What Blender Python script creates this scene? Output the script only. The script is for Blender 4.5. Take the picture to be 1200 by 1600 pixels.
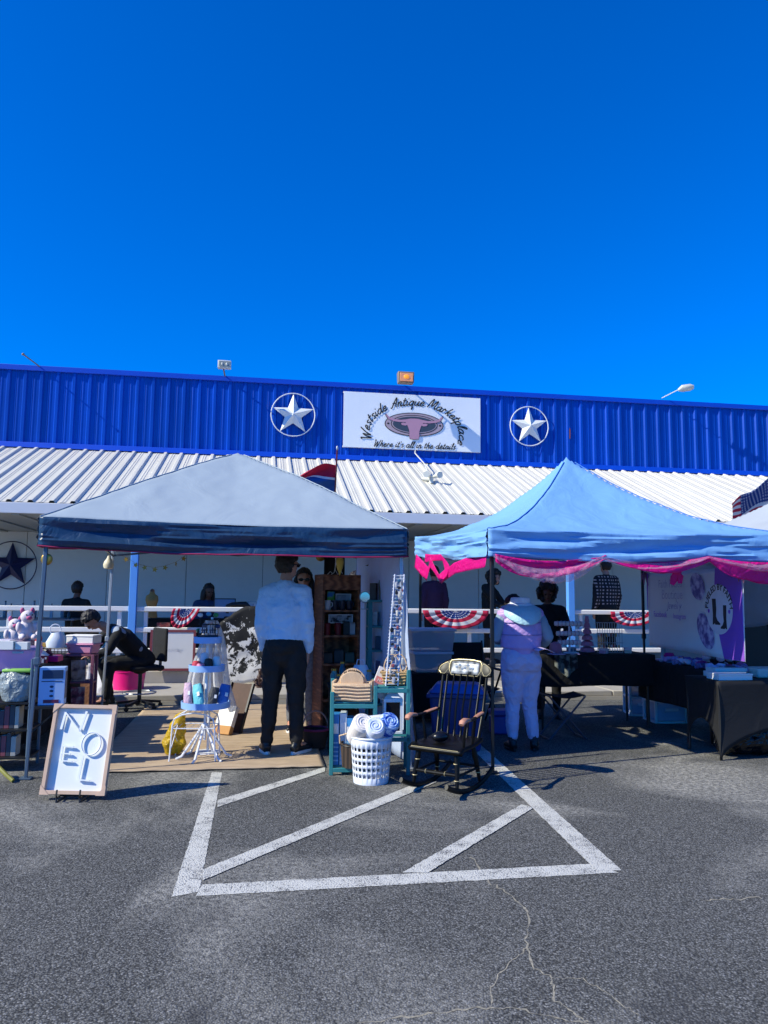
import bpy, bmesh, math, random
from mathutils import Matrix, Vector, noise as mnoise
R = math.radians
rnd = random.Random(7)
scene = bpy.context.scene
C = scene.collection
for o in list(bpy.data.objects): bpy.data.objects.remove(o)

# ---------------------------------------------------------------- camera
FPX, CAMZ, PITCH, ROLL = 1200.0, 1.45, math.atan(130/1200.0), 0.0105
F = Vector((0, math.cos(PITCH), math.sin(PITCH)))
R0 = Vector((1, 0, 0)); U0 = Vector((0, -math.sin(PITCH), math.cos(PITCH)))
RV = R0*math.cos(ROLL) + U0*math.sin(ROLL)
UV = -R0*math.sin(ROLL) + U0*math.cos(ROLL)
CAMP = Vector((0, 0, CAMZ))
cam = bpy.data.cameras.new('camera'); camo = bpy.data.objects.new('camera', cam); C.objects.link(camo)
cam.sensor_fit = 'VERTICAL'; cam.sensor_height = 32.0; cam.lens = 32.0*FPX/1600.0
cam.clip_start = 0.05; cam.clip_end = 3000
mw = Matrix((RV, UV, -F)).transposed().to_4x4(); mw.translation = CAMP
camo.matrix_world = mw
scene.camera = camo
# ---------------------------------------------------------------- sky, sun, exposure
SUN_AZ, SUN_EL = R(24.0), R(36.5)          # direction the light travels to on the ground, height of the sun
w = bpy.data.worlds.new('World'); scene.world = w; w.use_nodes = True
nt = w.node_tree; nt.nodes.clear()
sky = nt.nodes.new('ShaderNodeTexSky'); sky.sky_type = 'NISHITA'; sky.sun_disc = False
sky.sun_elevation = SUN_EL
sdir = Vector((-math.cos(SUN_AZ), -math.sin(SUN_AZ), 0))     # towards the sun
sky.sun_rotation = math.atan2(sdir.x, sdir.y)
sky.air_density = 1.0; sky.dust_density = 0.15; sky.ozone_density = 3.0
hs = nt.nodes.new('ShaderNodeHueSaturation'); hs.inputs['Saturation'].default_value = 1.12; hs.inputs['Value'].default_value = 1.0
bg = nt.nodes.new('ShaderNodeBackground'); bg.inputs['Strength'].default_value = 0.114
wo = nt.nodes.new('ShaderNodeOutputWorld')
tint = nt.nodes.new('ShaderNodeMix'); tint.data_type = 'RGBA'; tint.blend_type = 'MULTIPLY'; tint.inputs[0].default_value = 1.0; tint.inputs[7].default_value = (.20, .68, 1.56, 1)
nt.links.new(sky.outputs[0], tint.inputs[6]); nt.links.new(tint.outputs[2], hs.inputs['Color']); nt.links.new(hs.outputs[0], bg.inputs[0]); nt.links.new(bg.outputs[0], wo.inputs[0])
sun = bpy.data.lights.new('sun', 'SUN'); sun.energy = 5.0; sun.angle = R(0.5); sun.color = (1.0, 0.955, 0.77)
suno = bpy.data.objects.new('sun', sun); C.objects.link(suno); suno.location = (-20, -8, 30)
ldir = Vector((math.cos(SUN_AZ)*math.cos(SUN_EL), math.sin(SUN_AZ)*math.cos(SUN_EL), -math.sin(SUN_EL)))
suno.rotation_euler = ldir.to_track_quat('-Z', 'Y').to_euler()
scene.view_settings.view_transform = 'Standard'; scene.view_settings.look = 'None'
scene.view_settings.gamma = 1.0; scene.view_settings.exposure = 0.30
scene.view_settings.use_curve_mapping = False
scene.cycles.max_bounces = 8; scene.cycles.transparent_max_bounces = 12

# ---------------------------------------------------------------- helpers
def ray(px, py): return F*FPX + RV*(px-600) - UV*(py-800)
def P(px, py, Y): d = ray(px, py); return CAMP + d*(Y/d.y)
def G(px, py, z=0.0): d = ray(px, py); return CAMP + d*((z-CAMZ)/d.z)
ALPHA = math.atan(0.1635)
E = Vector((math.cos(ALPHA), math.sin(ALPHA), 0)); N = Vector((-math.sin(ALPHA), math.cos(ALPHA), 0))

def lin(c):
    if isinstance(c, str):
        c = c.lstrip('#'); c = [int(c[i:i+2], 16)/255 for i in (0, 2, 4)]
    return tuple(x/12.92 if x <= .04045 else ((x+.055)/1.055)**2.4 for x in c)

MATS = {}
def mat(name, col, rough=.6, metal=0.0, var=.12, vs=6.0, bump=.12, bs=90.0, trans=0.0, alpha=1.0, emit=0.0, coat=0.0, spec=.5, wrinkle=0.0, ws=9.0, dirt=0.0):
    """procedural principled material: colour (sRGB hex) with noise variation and fine relief"""
    if name in MATS: return MATS[name]
    m = bpy.data.materials.new(name); m.use_nodes = True; MATS[name] = m
    t = m.node_tree; nd = t.nodes; b = nd['Principled BSDF']; out = nd['Material Output']
    base = lin(col)
    tc = nd.new('ShaderNodeTexCoord')
    n1 = nd.new('ShaderNodeTexNoise'); n1.inputs['Scale'].default_value = vs; n1.inputs['Detail'].default_value = 5; n1.inputs['Roughness'].default_value = .65
    t.links.new(tc.outputs['Object'], n1.inputs['Vector'])
    mx = nd.new('ShaderNodeMix'); mx.data_type = 'RGBA'
    lo = tuple(max(0, c*(1-var*1.6)) for c in base); hi = tuple(min(1, c*(1+var*1.3)+.02*var) for c in base)
    mx.inputs[6].default_value = (*lo, 1); mx.inputs[7].default_value = (*hi, 1)
    t.links.new(n1.outputs['Fac'], mx.inputs[0])
    colout = mx.outputs[2]
    if dirt > 0:
        n3 = nd.new('ShaderNodeTexNoise'); n3.inputs['Scale'].default_value = 2.3; n3.inputs['Detail'].default_value = 9; n3.inputs['Roughness'].default_value = .75
        t.links.new(tc.outputs['Object'], n3.inputs['Vector'])
        rp = nd.new('ShaderNodeValToRGB'); rp.color_ramp.elements[0].position = .52; rp.color_ramp.elements[1].position = .78
        rp.color_ramp.elements[1].color = (dirt, dirt, dirt, 1)
        t.links.new(n3.outputs['Fac'], rp.inputs[0])
        m2 = nd.new('ShaderNodeMix'); m2.data_type = 'RGBA'; m2.inputs[7].default_value = (.16, .14, .11, 1)
        t.links.new(rp.outputs[0], m2.inputs[0]); t.links.new(colout, m2.inputs[6]); colout = m2.outputs[2]
    t.links.new(colout, b.inputs['Base Color'])
    b.inputs['Roughness'].default_value = rough; b.inputs['Metallic'].default_value = metal
    b.inputs['Specular IOR Level'].default_value = spec
    if coat: b.inputs['Coat Weight'].default_value = coat; b.inputs['Coat Roughness'].default_value = .08
    if emit: t.links.new(colout, b.inputs['Emission Color']); b.inputs['Emission Strength'].default_value = emit
    nrm = None
    if bump > 0:
        n2 = nd.new('ShaderNodeTexNoise'); n2.inputs['Scale'].default_value = bs; n2.inputs['Detail'].default_value = 3
        t.links.new(tc.outputs['Object'], n2.inputs['Vector'])
        bp = nd.new('ShaderNodeBump'); bp.inputs['Strength'].default_value = bump; bp.inputs['Distance'].default_value = .004
        t.links.new(n2.outputs['Fac'], bp.inputs['Height']); nrm = bp.outputs[0]
    if wrinkle > 0:
        n4 = nd.new('ShaderNodeTexNoise'); n4.inputs['Scale'].default_value = ws; n4.inputs['Detail'].default_value = 3; n4.inputs['Distortion'].default_value = 1.6
        t.links.new(tc.outputs['Object'], n4.inputs['Vector'])
        b4 = nd.new('ShaderNodeBump'); b4.inputs['Strength'].default_value = wrinkle; b4.inputs['Distance'].default_value = .03
        t.links.new(n4.outputs['Fac'], b4.inputs['Height'])
        if nrm: t.links.new(nrm, b4.inputs['Normal'])
        nrm = b4.outputs[0]
    if nrm: t.links.new(nrm, b.inputs['Normal'])
    sh = b.outputs[0]
    if trans > 0:
        tr = nd.new('ShaderNodeBsdfTranslucent'); t.links.new(colout, tr.inputs['Color'])
        ms = nd.new('ShaderNodeMixShader'); ms.inputs[0].default_value = trans
        t.links.new(sh, ms.inputs[1]); t.links.new(tr.outputs[0], ms.inputs[2]); sh = ms.outputs[0]
    if alpha < 1:
        tp = nd.new('ShaderNodeBsdfTransparent')
        ms = nd.new('ShaderNodeMixShader'); ms.inputs[0].default_value = alpha
        t.links.new(tp.outputs[0], ms.inputs[1]); t.links.new(sh, ms.inputs[2]); sh = ms.outputs[0]
    t.links.new(sh, out.inputs[0])
    return m

class MB:
    def __init__(s): s.v = []; s.f = []; s.uv = {}; s.m = Matrix()
    def at(s, loc=(0, 0, 0), rz=0, rx=0, ry=0): s.m = Matrix.Translation(loc) @ Matrix.Rotation(rz, 4, 'Z') @ Matrix.Rotation(ry, 4, 'Y') @ Matrix.Rotation(rx, 4, 'X'); return s
    def add(s, vs, fs, uvs=None):
        b = len(s.v)
        for i, p in enumerate(vs):
            s.v.append(tuple(s.m @ Vector(p)))
            if uvs: s.uv[b+i] = uvs[i]
        s.f += [tuple(b+i for i in f) for f in fs]; return s
    def box(s, x0, x1, y0, y1, z0, z1):
        return s.add([(x0,y0,z0),(x1,y0,z0),(x1,y1,z0),(x0,y1,z0),(x0,y0,z1),(x1,y0,z1),(x1,y1,z1),(x0,y1,z1)],
                     [(0,3,2,1),(4,5,6,7),(0,1,5,4),(1,2,6,5),(2,3,7,6),(3,0,4,7)])
    def cbox(s, c, sz): return s.box(c[0]-sz[0]/2, c[0]+sz[0]/2, c[1]-sz[1]/2, c[1]+sz[1]/2, c[2]-sz[2]/2, c[2]+sz[2]/2)
    def taper(s, b, t, z0, z1):   # b,t = (x0,x1,y0,y1)
        return s.add([(b[0],b[2],z0),(b[1],b[2],z0),(b[1],b[3],z0),(b[0],b[3],z0),(t[0],t[2],z1),(t[1],t[2],z1),(t[1],t[3],z1),(t[0],t[3],z1)],
                     [(0,3,2,1),(4,5,6,7),(0,1,5,4),(1,2,6,5),(2,3,7,6),(3,0,4,7)])
    def bar(s, p0, p1, w, h=None):
        h = h or w; p0 = Vector(p0); p1 = Vector(p1); d = (p1-p0).normalized()
        up = Vector((0, 0, 1)) if abs(d.z) < .95 else Vector((0, 1, 0))
        x = d.cross(up).normalized()*w/2; y = x.cross(d).normalized()*h/2
        return s.add([p0-x-y, p0+x-y, p0+x+y, p0-x+y, p1-x-y, p1+x-y, p1+x+y, p1-x+y],
                     [(0,3,2,1),(4,5,6,7),(0,1,5,4),(1,2,6,5),(2,3,7,6),(3,0,4,7)])
    def loft(s, pts, rads, n=12, cap=True, ref=None):
        """tube of elliptical sections; rads = r or (rx, ry)"""
        pts = [Vector(p) for p in pts]; k = len(pts); vs = []; fs = []
        prevx = None
        for i, p in enumerate(pts):
            d = (pts[min(i+1, k-1)] - pts[max(i-1, 0)])
            if d.length < 1e-9: d = Vector((0, 0, 1))
            d.normalize()
            if prevx is None:
                r_ = Vector(ref) if ref else (Vector((1, 0, 0)) if abs(d.x) < .9 else Vector((0, 1, 0)))
            else: r_ = prevx
            x = (r_ - d*r_.dot(d))
            if x.length < 1e-6: x = d.orthogonal()
            x.normalize(); y = d.cross(x); prevx = x
            r = rads[i] if isinstance(rads, (list, tuple)) else rads
            rx, ry = r if isinstance(r, (list, tuple)) else (r, r)
            for j in range(n):
                a = 2*math.pi*j/n; vs.append(p + x*math.cos(a)*rx + y*math.sin(a)*ry)
        for i in range(k-1):
            for j in range(n):
                a = i*n+j; b = i*n+(j+1) % n; fs.append((a, b, b+n, a+n))
        if cap: fs.append(tuple(range(n-1, -1, -1))); fs.append(tuple((k-1)*n+j for j in range(n)))
        return s.add(vs, fs)
    def cyl(s, p0, p1, r, r1=None, n=10): return s.loft([p0, p1], [r, r if r1 is None else r1], n)
    def tube(s, pts, r, n=6, closed=False):
        if closed: pts = list(pts) + [pts[0]]
        return s.loft(pts, r, n)
    def ell(s, c, r, nu=14, nv=9, zlo=-1.0, zhi=1.0):
        vs = []; fs = []
        a0 = math.asin(max(-1, zlo)); a1 = math.asin(min(1, zhi))
        for i in range(nv+1):
            a = a0+(a1-a0)*i/nv
            for j in range(nu):
                b = 2*math.pi*j/nu
                vs.append((c[0]+r[0]*math.cos(a)*math.cos(b), c[1]+r[1]*math.cos(a)*math.sin(b), c[2]+r[2]*math.sin(a)))
        for i in range(nv):
            for j in range(nu): fs.append((i*nu+j, i*nu+(j+1) % nu, (i+1)*nu+(j+1) % nu, (i+1)*nu+j))
        fs.append(tuple(range(nu-1, -1, -1))); fs.append(tuple(nv*nu+j for j in range(nu)))
        return s.add(vs, fs)
    def lathe(s, prof, n=24, c=(0, 0, 0), cap=False):
        vs = []; fs = []; k = len(prof)
        for (r, z) in prof:
            for j in range(n):
                a = 2*math.pi*j/n; vs.append((c[0]+r*math.cos(a), c[1]+r*math.sin(a), c[2]+z))
        for i in range(k-1):
            for j in range(n): fs.append((i*n+j, i*n+(j+1) % n, (i+1)*n+(j+1) % n, (i+1)*n+j))
        if cap: fs.append(tuple(range(n-1, -1, -1))); fs.append(tuple((k-1)*n+j for j in range(n)))
        return s.add(vs, fs)
    def prism(s, poly, t0, t1, plane='XZ'):
        """polygon extruded: plane XZ -> along y, XY -> along z, YZ -> along x"""
        n = len(poly)
        mk = {'XZ': lambda a, b, t: (a, t, b), 'XY': lambda a, b, t: (a, b, t), 'YZ': lambda a, b, t: (t, a, b)}[plane]
        vs = [mk(a, b, t0) for a, b in poly] + [mk(a, b, t1) for a, b in poly]
        fs = [tuple(range(n)), tuple(range(2*n-1, n-1, -1))] + [(i, i+n, (i+1) % n+n, (i+1) % n) for i in range(n)]
        return s.add(vs, fs)
    def grid(s, fn, nu, nv, uv=True):
        vs = []; uvs = []; fs = []
        for j in range(nv+1):
            for i in range(nu+1):
                vs.append(fn(i/nu, j/nv)); uvs.append((i/nu, j/nv))
        for j in range(nv):
            for i in range(nu): a = j*(nu+1)+i; fs.append((a, a+1, a+nu+2, a+nu+1))
        return s.add(vs, fs, uvs if uv else None)
    def ring(s, c, r, rt, axis='Y', n=32, nt=6):
        ax = {'Y': (Vector((1,0,0)), Vector((0,0,1))), 'Z': (Vector((1,0,0)), Vector((0,1,0))), 'X': (Vector((0,1,0)), Vector((0,0,1)))}[axis]
        c = Vector(c); nn = ax[0].cross(ax[1]); vs = []; fs = []
        for i in range(n):
            a = 2*math.pi*i/n; d = ax[0]*math.cos(a)+ax[1]*math.sin(a)
            for j in range(nt):
                b = 2*math.pi*j/nt; vs.append(c+d*(r+rt*math.cos(b))+nn*rt*math.sin(b))
        for i in range(n):
            for j in range(nt): fs.append((i*nt+j, ((i+1) % n)*nt+j, ((i+1) % n)*nt+(j+1) % nt, i*nt+(j+1) % nt))
        return s.add(vs, fs)
    def mesh(s, name, smooth=True, angle=35):
        me = bpy.data.meshes.new(name); me.from_pydata([tuple(p) for p in s.v], [], s.f)
        if s.uv:
            ul = me.uv_layers.new(name='UVMap')
            for l in me.loops:
                if l.vertex_index in s.uv: ul.data[l.index].uv = s.uv[l.vertex_index]
        bm = bmesh.new(); bm.from_mesh(me); bmesh.ops.recalc_face_normals(bm, faces=bm.faces); bm.to_mesh(me); bm.free()
        if smooth:
            me.shade_smooth(); me.set_sharp_from_angle(angle=R(angle))
        return me
    def build(s, name, m, parent=None, bevel=0, seg=2, solid=0, smooth=True, angle=35, sub=0, loc=None):
        me = s.mesh(name, smooth, angle); o = bpy.data.objects.new(name, me); C.objects.link(o)
        if m: me.materials.append(m)
        if parent: o.parent = parent
        if loc is not None: o.location = loc
        if solid: md = o.modifiers.new('thick', 'SOLIDIFY'); md.thickness = solid; md.offset = 0
        if bevel: md = o.modifiers.new('edge', 'BEVEL'); md.width = bevel; md.segments = seg; md.limit_method = 'ANGLE'; md.angle_limit = R(40)
        if sub: md = o.modifiers.new('sub', 'SUBSURF'); md.levels = sub; md.render_levels = sub
        return o

def thing(name, label, cat, loc=(0, 0, 0), rz=0.0, group=None):
    o = bpy.data.objects.new(name, None); C.objects.link(o); o.empty_display_size = .2
    o.location = loc; o.rotation_euler = (0, 0, rz); o['label'] = label; o['category'] = cat
    if group: o['group'] = group
    return o
def tag(o, label, cat, group=None):
    o['label'] = label; o['category'] = cat
    if group: o['group'] = group
    return o
def inst(src, parent, loc=None, rot=None, scale=None):
    o = src.copy(); C.objects.link(o); o.parent = parent
    if loc is not None: o.location = loc
    if rot is not None: o.rotation_euler = rot
    if scale is not None: o.scale = scale
    return o
def struct(o): o['kind'] = 'structure'; return o
def text(body, size, m, parent, mtx, name='lettering', shear=0.0, off=0.0, bend=None, depth=.0015, align='CENTER', space=1.0, xs=1.0):
    """lettering as a thin mesh; local X right, Z up, facing -Y after mtx. bend = arc radius (text on top of a circle)"""
    cu = bpy.data.curves.new('lettering', 'FONT'); cu.body = body; cu.size = size; cu.shear = shear; cu.offset = off
    cu.align_x = align; cu.align_y = 'CENTER'; cu.extrude = depth/2; cu.resolution_u = 3; cu.space_character = space
    o = bpy.data.objects.new('lettering', cu); me = bpy.data.meshes.new_from_object(o)
    bpy.data.objects.remove(o); bpy.data.curves.remove(cu)
    for v in me.vertices:
        x, y, z = v.co; x *= xs
        if bend:
            a = x/bend; v.co = (math.sin(a)*(bend+y), -z, math.cos(a)*(bend+y)-bend)
        else: v.co = (x, -z, y)
    me.materials.clear(); me.materials.append(m); me.name = name
    o = bpy.data.objects.new(name, me); C.objects.link(o); o.parent = parent; o.matrix_local = mtx
    return o
def fbm(x, y, z=0.0, o=4): return mnoise.fractal((x, y, z), 1.0, 2.0, o)

# ---------------------------------------------------------------- special materials
def nodes_of(m): return m.node_tree.nodes, m.node_tree.links
def asphalt_material():
    m = bpy.data.materials.new('asphalt'); m.use_nodes = True; nd, lk = nodes_of(m); b = nd['Principled BSDF']
    tc = nd.new('ShaderNodeTexCoord')
    def nz(s, d=4, r=.6, dist=0): n = nd.new('ShaderNodeTexNoise'); n.inputs['Scale'].default_value = s; n.inputs['Detail'].default_value = d; n.inputs['Roughness'].default_value = r; n.inputs['Distortion'].default_value = dist; lk.new(tc.outputs['Object'], n.inputs['Vector']); return n.outputs['Fac']
    def vor(s, feat='F1'): n = nd.new('ShaderNodeTexVoronoi'); n.inputs['Scale'].default_value = s; n.feature = feat; lk.new(tc.outputs['Object'], n.inputs['Vector']); return n
    def ramp(f, a, c0, bb, c1): r = nd.new('ShaderNodeValToRGB'); e = r.color_ramp.elements; e[0].position = a; e[0].color = (*c0, 1); e[1].position = bb; e[1].color = (*c1, 1); lk.new(f, r.inputs[0]); return r.outputs[0]
    def mix(f, a, bb, mode='MIX'):
        x = nd.new('ShaderNodeMix'); x.data_type = 'RGBA'; x.blend_type = mode
        if isinstance(f, float): x.inputs[0].default_value = f
        else: lk.new(f, x.inputs[0])
        for i, v in ((6, a), (7, bb)):
            if isinstance(v, tuple): x.inputs[i].default_value = (*v, 1)
            else: lk.new(v, x.inputs[i])
        return x.outputs[2]
    base = ramp(nz(.55, 6, .6), .28, (.098, .099, .094), .74, (.185, .184, .174))
    v = vor(120.0); cellcol = v.outputs['Color']
    sep = nd.new('ShaderNodeSeparateColor'); lk.new(cellcol, sep.inputs[0])
    stones = ramp(sep.outputs[0], .0, (.052, .052, .050), 1.0, (.27, .27, .26))
    c = mix(.58, base, stones)
    pale = ramp(sep.outputs[1], .90, (0, 0, 0), .955, (1, 1, 1))          # pale chips
    c = mix(pale, c, (.30, .295, .285))
    gap = ramp(v.outputs['Distance'], .38, (1, 1, 1), .62, (.42, .42, .42))
    c = mix(1.0, c, gap, 'MULTIPLY')
    # ravelled, paler patches where the fines have washed out
    pm_ = nd.new('ShaderNodeMath'); pm_.operation = 'MULTIPLY'
    pa = ramp(nz(.5, 4, .6, .6), .50, (0, 0, 0), .64, (1, 1, 1)); pb = ramp(nz(30, 5, .8), .44, (.12, .12, .12), .60, (.95, .95, .95))
    lk.new(pa, pm_.inputs[0]); lk.new(pb, pm_.inputs[1])
    c = mix(pm_.outputs[0], c, (.40, .385, .345))
    oil = ramp(nz(1.1, 6, .65, .8), .58, (0, 0, 0), .72, (.55, .55, .55)); c = mix(oil, c, (.05, .05, .052))
    lk.new(c, b.inputs['Base Color']); b.inputs['Roughness'].default_value = .9; b.inputs['Specular IOR Level'].default_value = .12
    h = nd.new('ShaderNodeMath'); h.operation = 'SUBTRACT'; h.inputs[0].default_value = 1.0; lk.new(v.outputs['Distance'], h.inputs[1])
    b1 = nd.new('ShaderNodeBump'); b1.inputs['Strength'].default_value = .55; b1.inputs['Distance'].default_value = .006; lk.new(h.outputs[0], b1.inputs['Height'])
    b2 = nd.new('ShaderNodeBump'); b2.inputs['Strength'].default_value = .55; b2.inputs['Distance'].default_value = .008; lk.new(nz(38, 5, .7), b2.inputs['Height']); lk.new(b1.outputs[0], b2.inputs['Normal'])
    b3 = nd.new('ShaderNodeBump'); b3.inputs['Strength'].default_value = .25; b3.inputs['Distance'].default_value = .03; lk.new(nz(4, 4, .6), b3.inputs['Height']); lk.new(b2.outputs[0], b3.inputs['Normal'])
    lk.new(b3.outputs[0], b.inputs['Normal'])
    return m
def paint_material():
    m = bpy.data.materials.new('worn_paint'); m.use_nodes = True; nd, lk = nodes_of(m); b = nd['Principled BSDF']
    tc = nd.new('ShaderNodeTexCoord')
    def nz(s, d, r): n = nd.new('ShaderNodeTexNoise'); n.inputs['Scale'].default_value = s; n.inputs['Detail'].default_value = d; n.inputs['Roughness'].default_value = r; lk.new(tc.outputs['Object'], n.inputs['Vector']); return n.outputs['Fac']
    v = nd.new('ShaderNodeTexVoronoi'); v.inputs['Scale'].default_value = 120; lk.new(tc.outputs['Object'], v.inputs['Vector'])
    a = nd.new('ShaderNodeMath'); a.operation = 'MULTIPLY_ADD'; a.inputs[1].default_value = .55; lk.new(v.outputs['Distance'], a.inputs[0]); lk.new(nz(7, 8, .72), a.inputs[2])
    r = nd.new('ShaderNodeValToRGB'); e = r.color_ramp.elements; e[0].position = .80; e[0].color = (.58, .57, .52, 1); e[1].position = 1.06; e[1].color = (.09, .09, .095, 1)
    lk.new(a.outputs[0], r.inputs[0])
    lk.new(r.outputs[0], b.inputs['Base Color']); b.inputs['Roughness'].default_value = .75
    bp = nd.new('ShaderNodeBump'); bp.inputs['Strength'].default_value = .7; bp.inputs['Distance'].default_value = .005; bp.invert = True; lk.new(v.outputs['Distance'], bp.inputs['Height']); lk.new(bp.outputs[0], b.inputs['Normal'])
    return m
def ramp_mat(name, kind, stops, scale=5.0, rough=.6, bump=.3, detail=5, dist=0.0, interp='LINEAR', vec='Object', stretch=(1, 1, 1), trans=0.0):
    """noise / wave / voronoi texture through a colour ramp"""
    m = bpy.data.materials.new(name); m.use_nodes = True; nd, lk = nodes_of(m); b = nd['Principled BSDF']
    tc = nd.new('ShaderNodeTexCoord'); mp = nd.new('ShaderNodeMapping'); mp.inputs['Scale'].default_value = stretch
    lk.new(tc.outputs[vec], mp.inputs[0])
    if kind == 'wave':
        n = nd.new('ShaderNodeTexWave'); n.inputs['Scale'].default_value = scale; n.inputs['Distortion'].default_value = dist; n.inputs['Detail'].default_value = detail; f = n.outputs['Fac']
    elif kind == 'vor':
        n = nd.new('ShaderNodeTexVoronoi'); n.inputs['Scale'].default_value = scale; f = n.outputs['Distance']
    else:
        n = nd.new('ShaderNodeTexNoise'); n.inputs['Scale'].default_value = scale; n.inputs['Detail'].default_value = detail; n.inputs['Distortion'].default_value = dist; f = n.outputs['Fac']
    lk.new(mp.outputs[0], n.inputs['Vector'])
    r = nd.new('ShaderNodeValToRGB'); r.color_ramp.interpolation = interp; e = r.color_ramp.elements
    while len(e) < len(stops): e.new(.5)
    for i, (p, c) in enumerate(stops): e[i].position = p; e[i].color = (*lin(c), 1)
    lk.new(f, r.inputs[0]); lk.new(r.outputs[0], b.inputs['Base Color']); b.inputs['Roughness'].default_value = rough
    bp = nd.new('ShaderNodeBump'); bp.inputs['Strength'].default_value = bump; bp.inputs['Distance'].default_value = .006
    lk.new(f, bp.inputs['Height']); lk.new(bp.outputs[0], b.inputs['Normal'])
    if trans:
        tr = nd.new('ShaderNodeBsdfTranslucent'); lk.new(r.outputs[0], tr.inputs['Color']); ms = nd.new('ShaderNodeMixShader'); ms.inputs[0].default_value = trans
        lk.new(b.outputs[0], ms.inputs[1]); lk.new(tr.outputs[0], ms.inputs[2]); lk.new(ms.outputs[0], nd['Material Output'].inputs[0])
    MATS[name] = m; return m
# ================================================================ SETTING
M_ASPH = asphalt_material(); M_PAINT = paint_material()
ground = struct(MB().grid(lambda u, v: (-400+800*u, -400+800*v, 0), 8, 8, uv=False).build('ground', M_ASPH))
ground['label'] = 'grey asphalt parking lot with pale worn patches'
def ground_sheet(name, pts, m, z=.004, jitter=.0045, parent=None, sub=50):
    """a thin sheet on the ground, its long edges slightly ragged"""
    q = [G(*p) for p in pts]; b = MB()
    def fn(u, v):
        a = q[0].lerp(q[1], u); c = q[3].lerp(q[2], u); p = a.lerp(c, v)
        if v in (0, 1): p = p + Vector((mnoise.noise((p.x*23, p.y*23, v*9))+.7*mnoise.noise((p.x*90, p.y*90, v*9)), mnoise.noise((p.x*19, p.y*27, 5))+.7*mnoise.noise((p.x*85, p.y*90, 4)), 0))*jitter
        return (p.x, p.y, z)
    b.grid(fn, sub*3, 2, uv=False)
    return b.build(name, m, parent or ground, smooth=False)
stripes = [[(268,1402),(331,1207),(347,1207),(311,1394)],
           [(306,1401),(966,1364),(928,1350),(316,1383)],
           [(972,1361),(706,1124),(690,1124),(932,1361)],
           [(340,1251),(508,1199),(508,1206),(339,1262)],
           [(316,1360),(652,1224),(684,1222),(316,1377)],
           [(628,1365),(815,1258),(834,1263),(668,1365)]]
for i, s_ in enumerate(stripes): ground_sheet('painted_stripe', s_, M_PAINT, z=.002+.0007*i)
M_CRACK = ramp_mat('crack_fill', 'noise', [(.3, '#726d62'), (.7, '#aea692')], 60, .9, .6)
def crack(pts, wpx, seed):
    rr = random.Random(seed); out = []
    for i in range(len(pts)-1):
        for k in range(7):
            t = k/7; x = pts[i][0]*(1-t)+pts[i+1][0]*t + rr.uniform(-3, 3); y = pts[i][1]*(1-t)+pts[i+1][1]*t + rr.uniform(-2.5, 2.5); out.append(G(x, y))
    vs = []; fs = []
    for i, p in enumerate(out):
        d = (out[min(i+1, len(out)-1)]-out[max(i-1, 0)]).normalized(); n = Vector((-d.y, d.x, 0)); ww = wpx*.00055*rr.uniform(.2, 1.5)*p.y
        vs += [p+n*ww+Vector((0,0,.0012)), p-n*ww+Vector((0,0,.0012))]
    for i in range(len(out)-1): fs.append((2*i, 2*i+1, 2*i+3, 2*i+2))
    return MB().add(vs, fs).build('crack', M_CRACK, ground, smooth=False)
crack([(736,1338),(764,1378),(800,1400),(826,1428),(822,1470),(832,1510),(862,1528),(864,1560),(900,1585),(925,1602)], 2.2, 1)
crack([(826,1480),(790,1510),(768,1545),(766,1575)], 1.4, 2)
crack([(862,1528),(910,1530),(960,1560),(1000,1590)], 1.2, 3)
crack([(560,1601),(640,1588),(740,1576),(800,1575),(870,1592),(930,1602)], 2.4, 4)
crack([(1095,1405),(1140,1406),(1202,1402)], 1.6, 5)

M_CONC = mat('concrete', '#a8a298', .85, var=.14, vs=3, bump=.35, bs=70, dirt=.35)
B0 = Vector((0, 15.96, 0))
def Bf(s, d, z): return B0 + E*s - N*d + Vector((0, 0, z))
# walkway slabs in front of the porch and the porch slab itself
walk = struct(MB().box(-14, 16, -5.22, -3.78, -.2, .05).build('walkway', M_CONC)); walk.location = B0; walk.rotation_euler = (0, 0, ALPHA)
k = 0
for i in range(20):
    s0 = -14+1.5*i
    MB().box(s0+.006, s0+1.494, -5.20, -3.79, .05, .12+.002*(i % 3)).build('slab', M_CONC, walk, bevel=.012)
porch = struct(MB().box(-14, 16, -3.78, .1, -.2, .30).build('porch_floor', M_CONC, bevel=.015)); porch.location = B0; porch.rotation_euler = (0, 0, ALPHA)

# ---------------------------------------------------------------- building
def fascia_blue():
    m = mat('blue_sheet_metal', '#0344b4', .28, metal=0.0, var=.10, vs=1.6, bump=.05, bs=6, spec=.55)
    return m
M_BLUE = fascia_blue()
M_BLUET = mat('blue_trim_metal', '#0648c4', .40, var=.08, vs=2, bump=.04, bs=10, spec=.5)
M_WROOF = mat('white_roof_metal', '#d3d0c4', .5, var=.07, vs=1.3, bump=.05, bs=14, dirt=.16)
M_WTRIM = mat('white_trim', '#d8dade', .5, var=.05, vs=2, bump=.05)
M_WALL = mat('white_wall_panel', '#e2e4e2', .6, var=.06, vs=1.2, bump=.08, bs=30, dirt=.08)
M_POSTB = mat('blue_post_paint', '#5b9ce6', .5, var=.08, vs=4, bump=.08)
M_SOFF = mat('soffit_metal', '#a7aaa6', .6, var=.08, bump=.05)
M_WRAIL = mat('white_rail_paint', '#e6e4e0', .45, var=.06, vs=9, bump=.08, dirt=.12)
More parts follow.
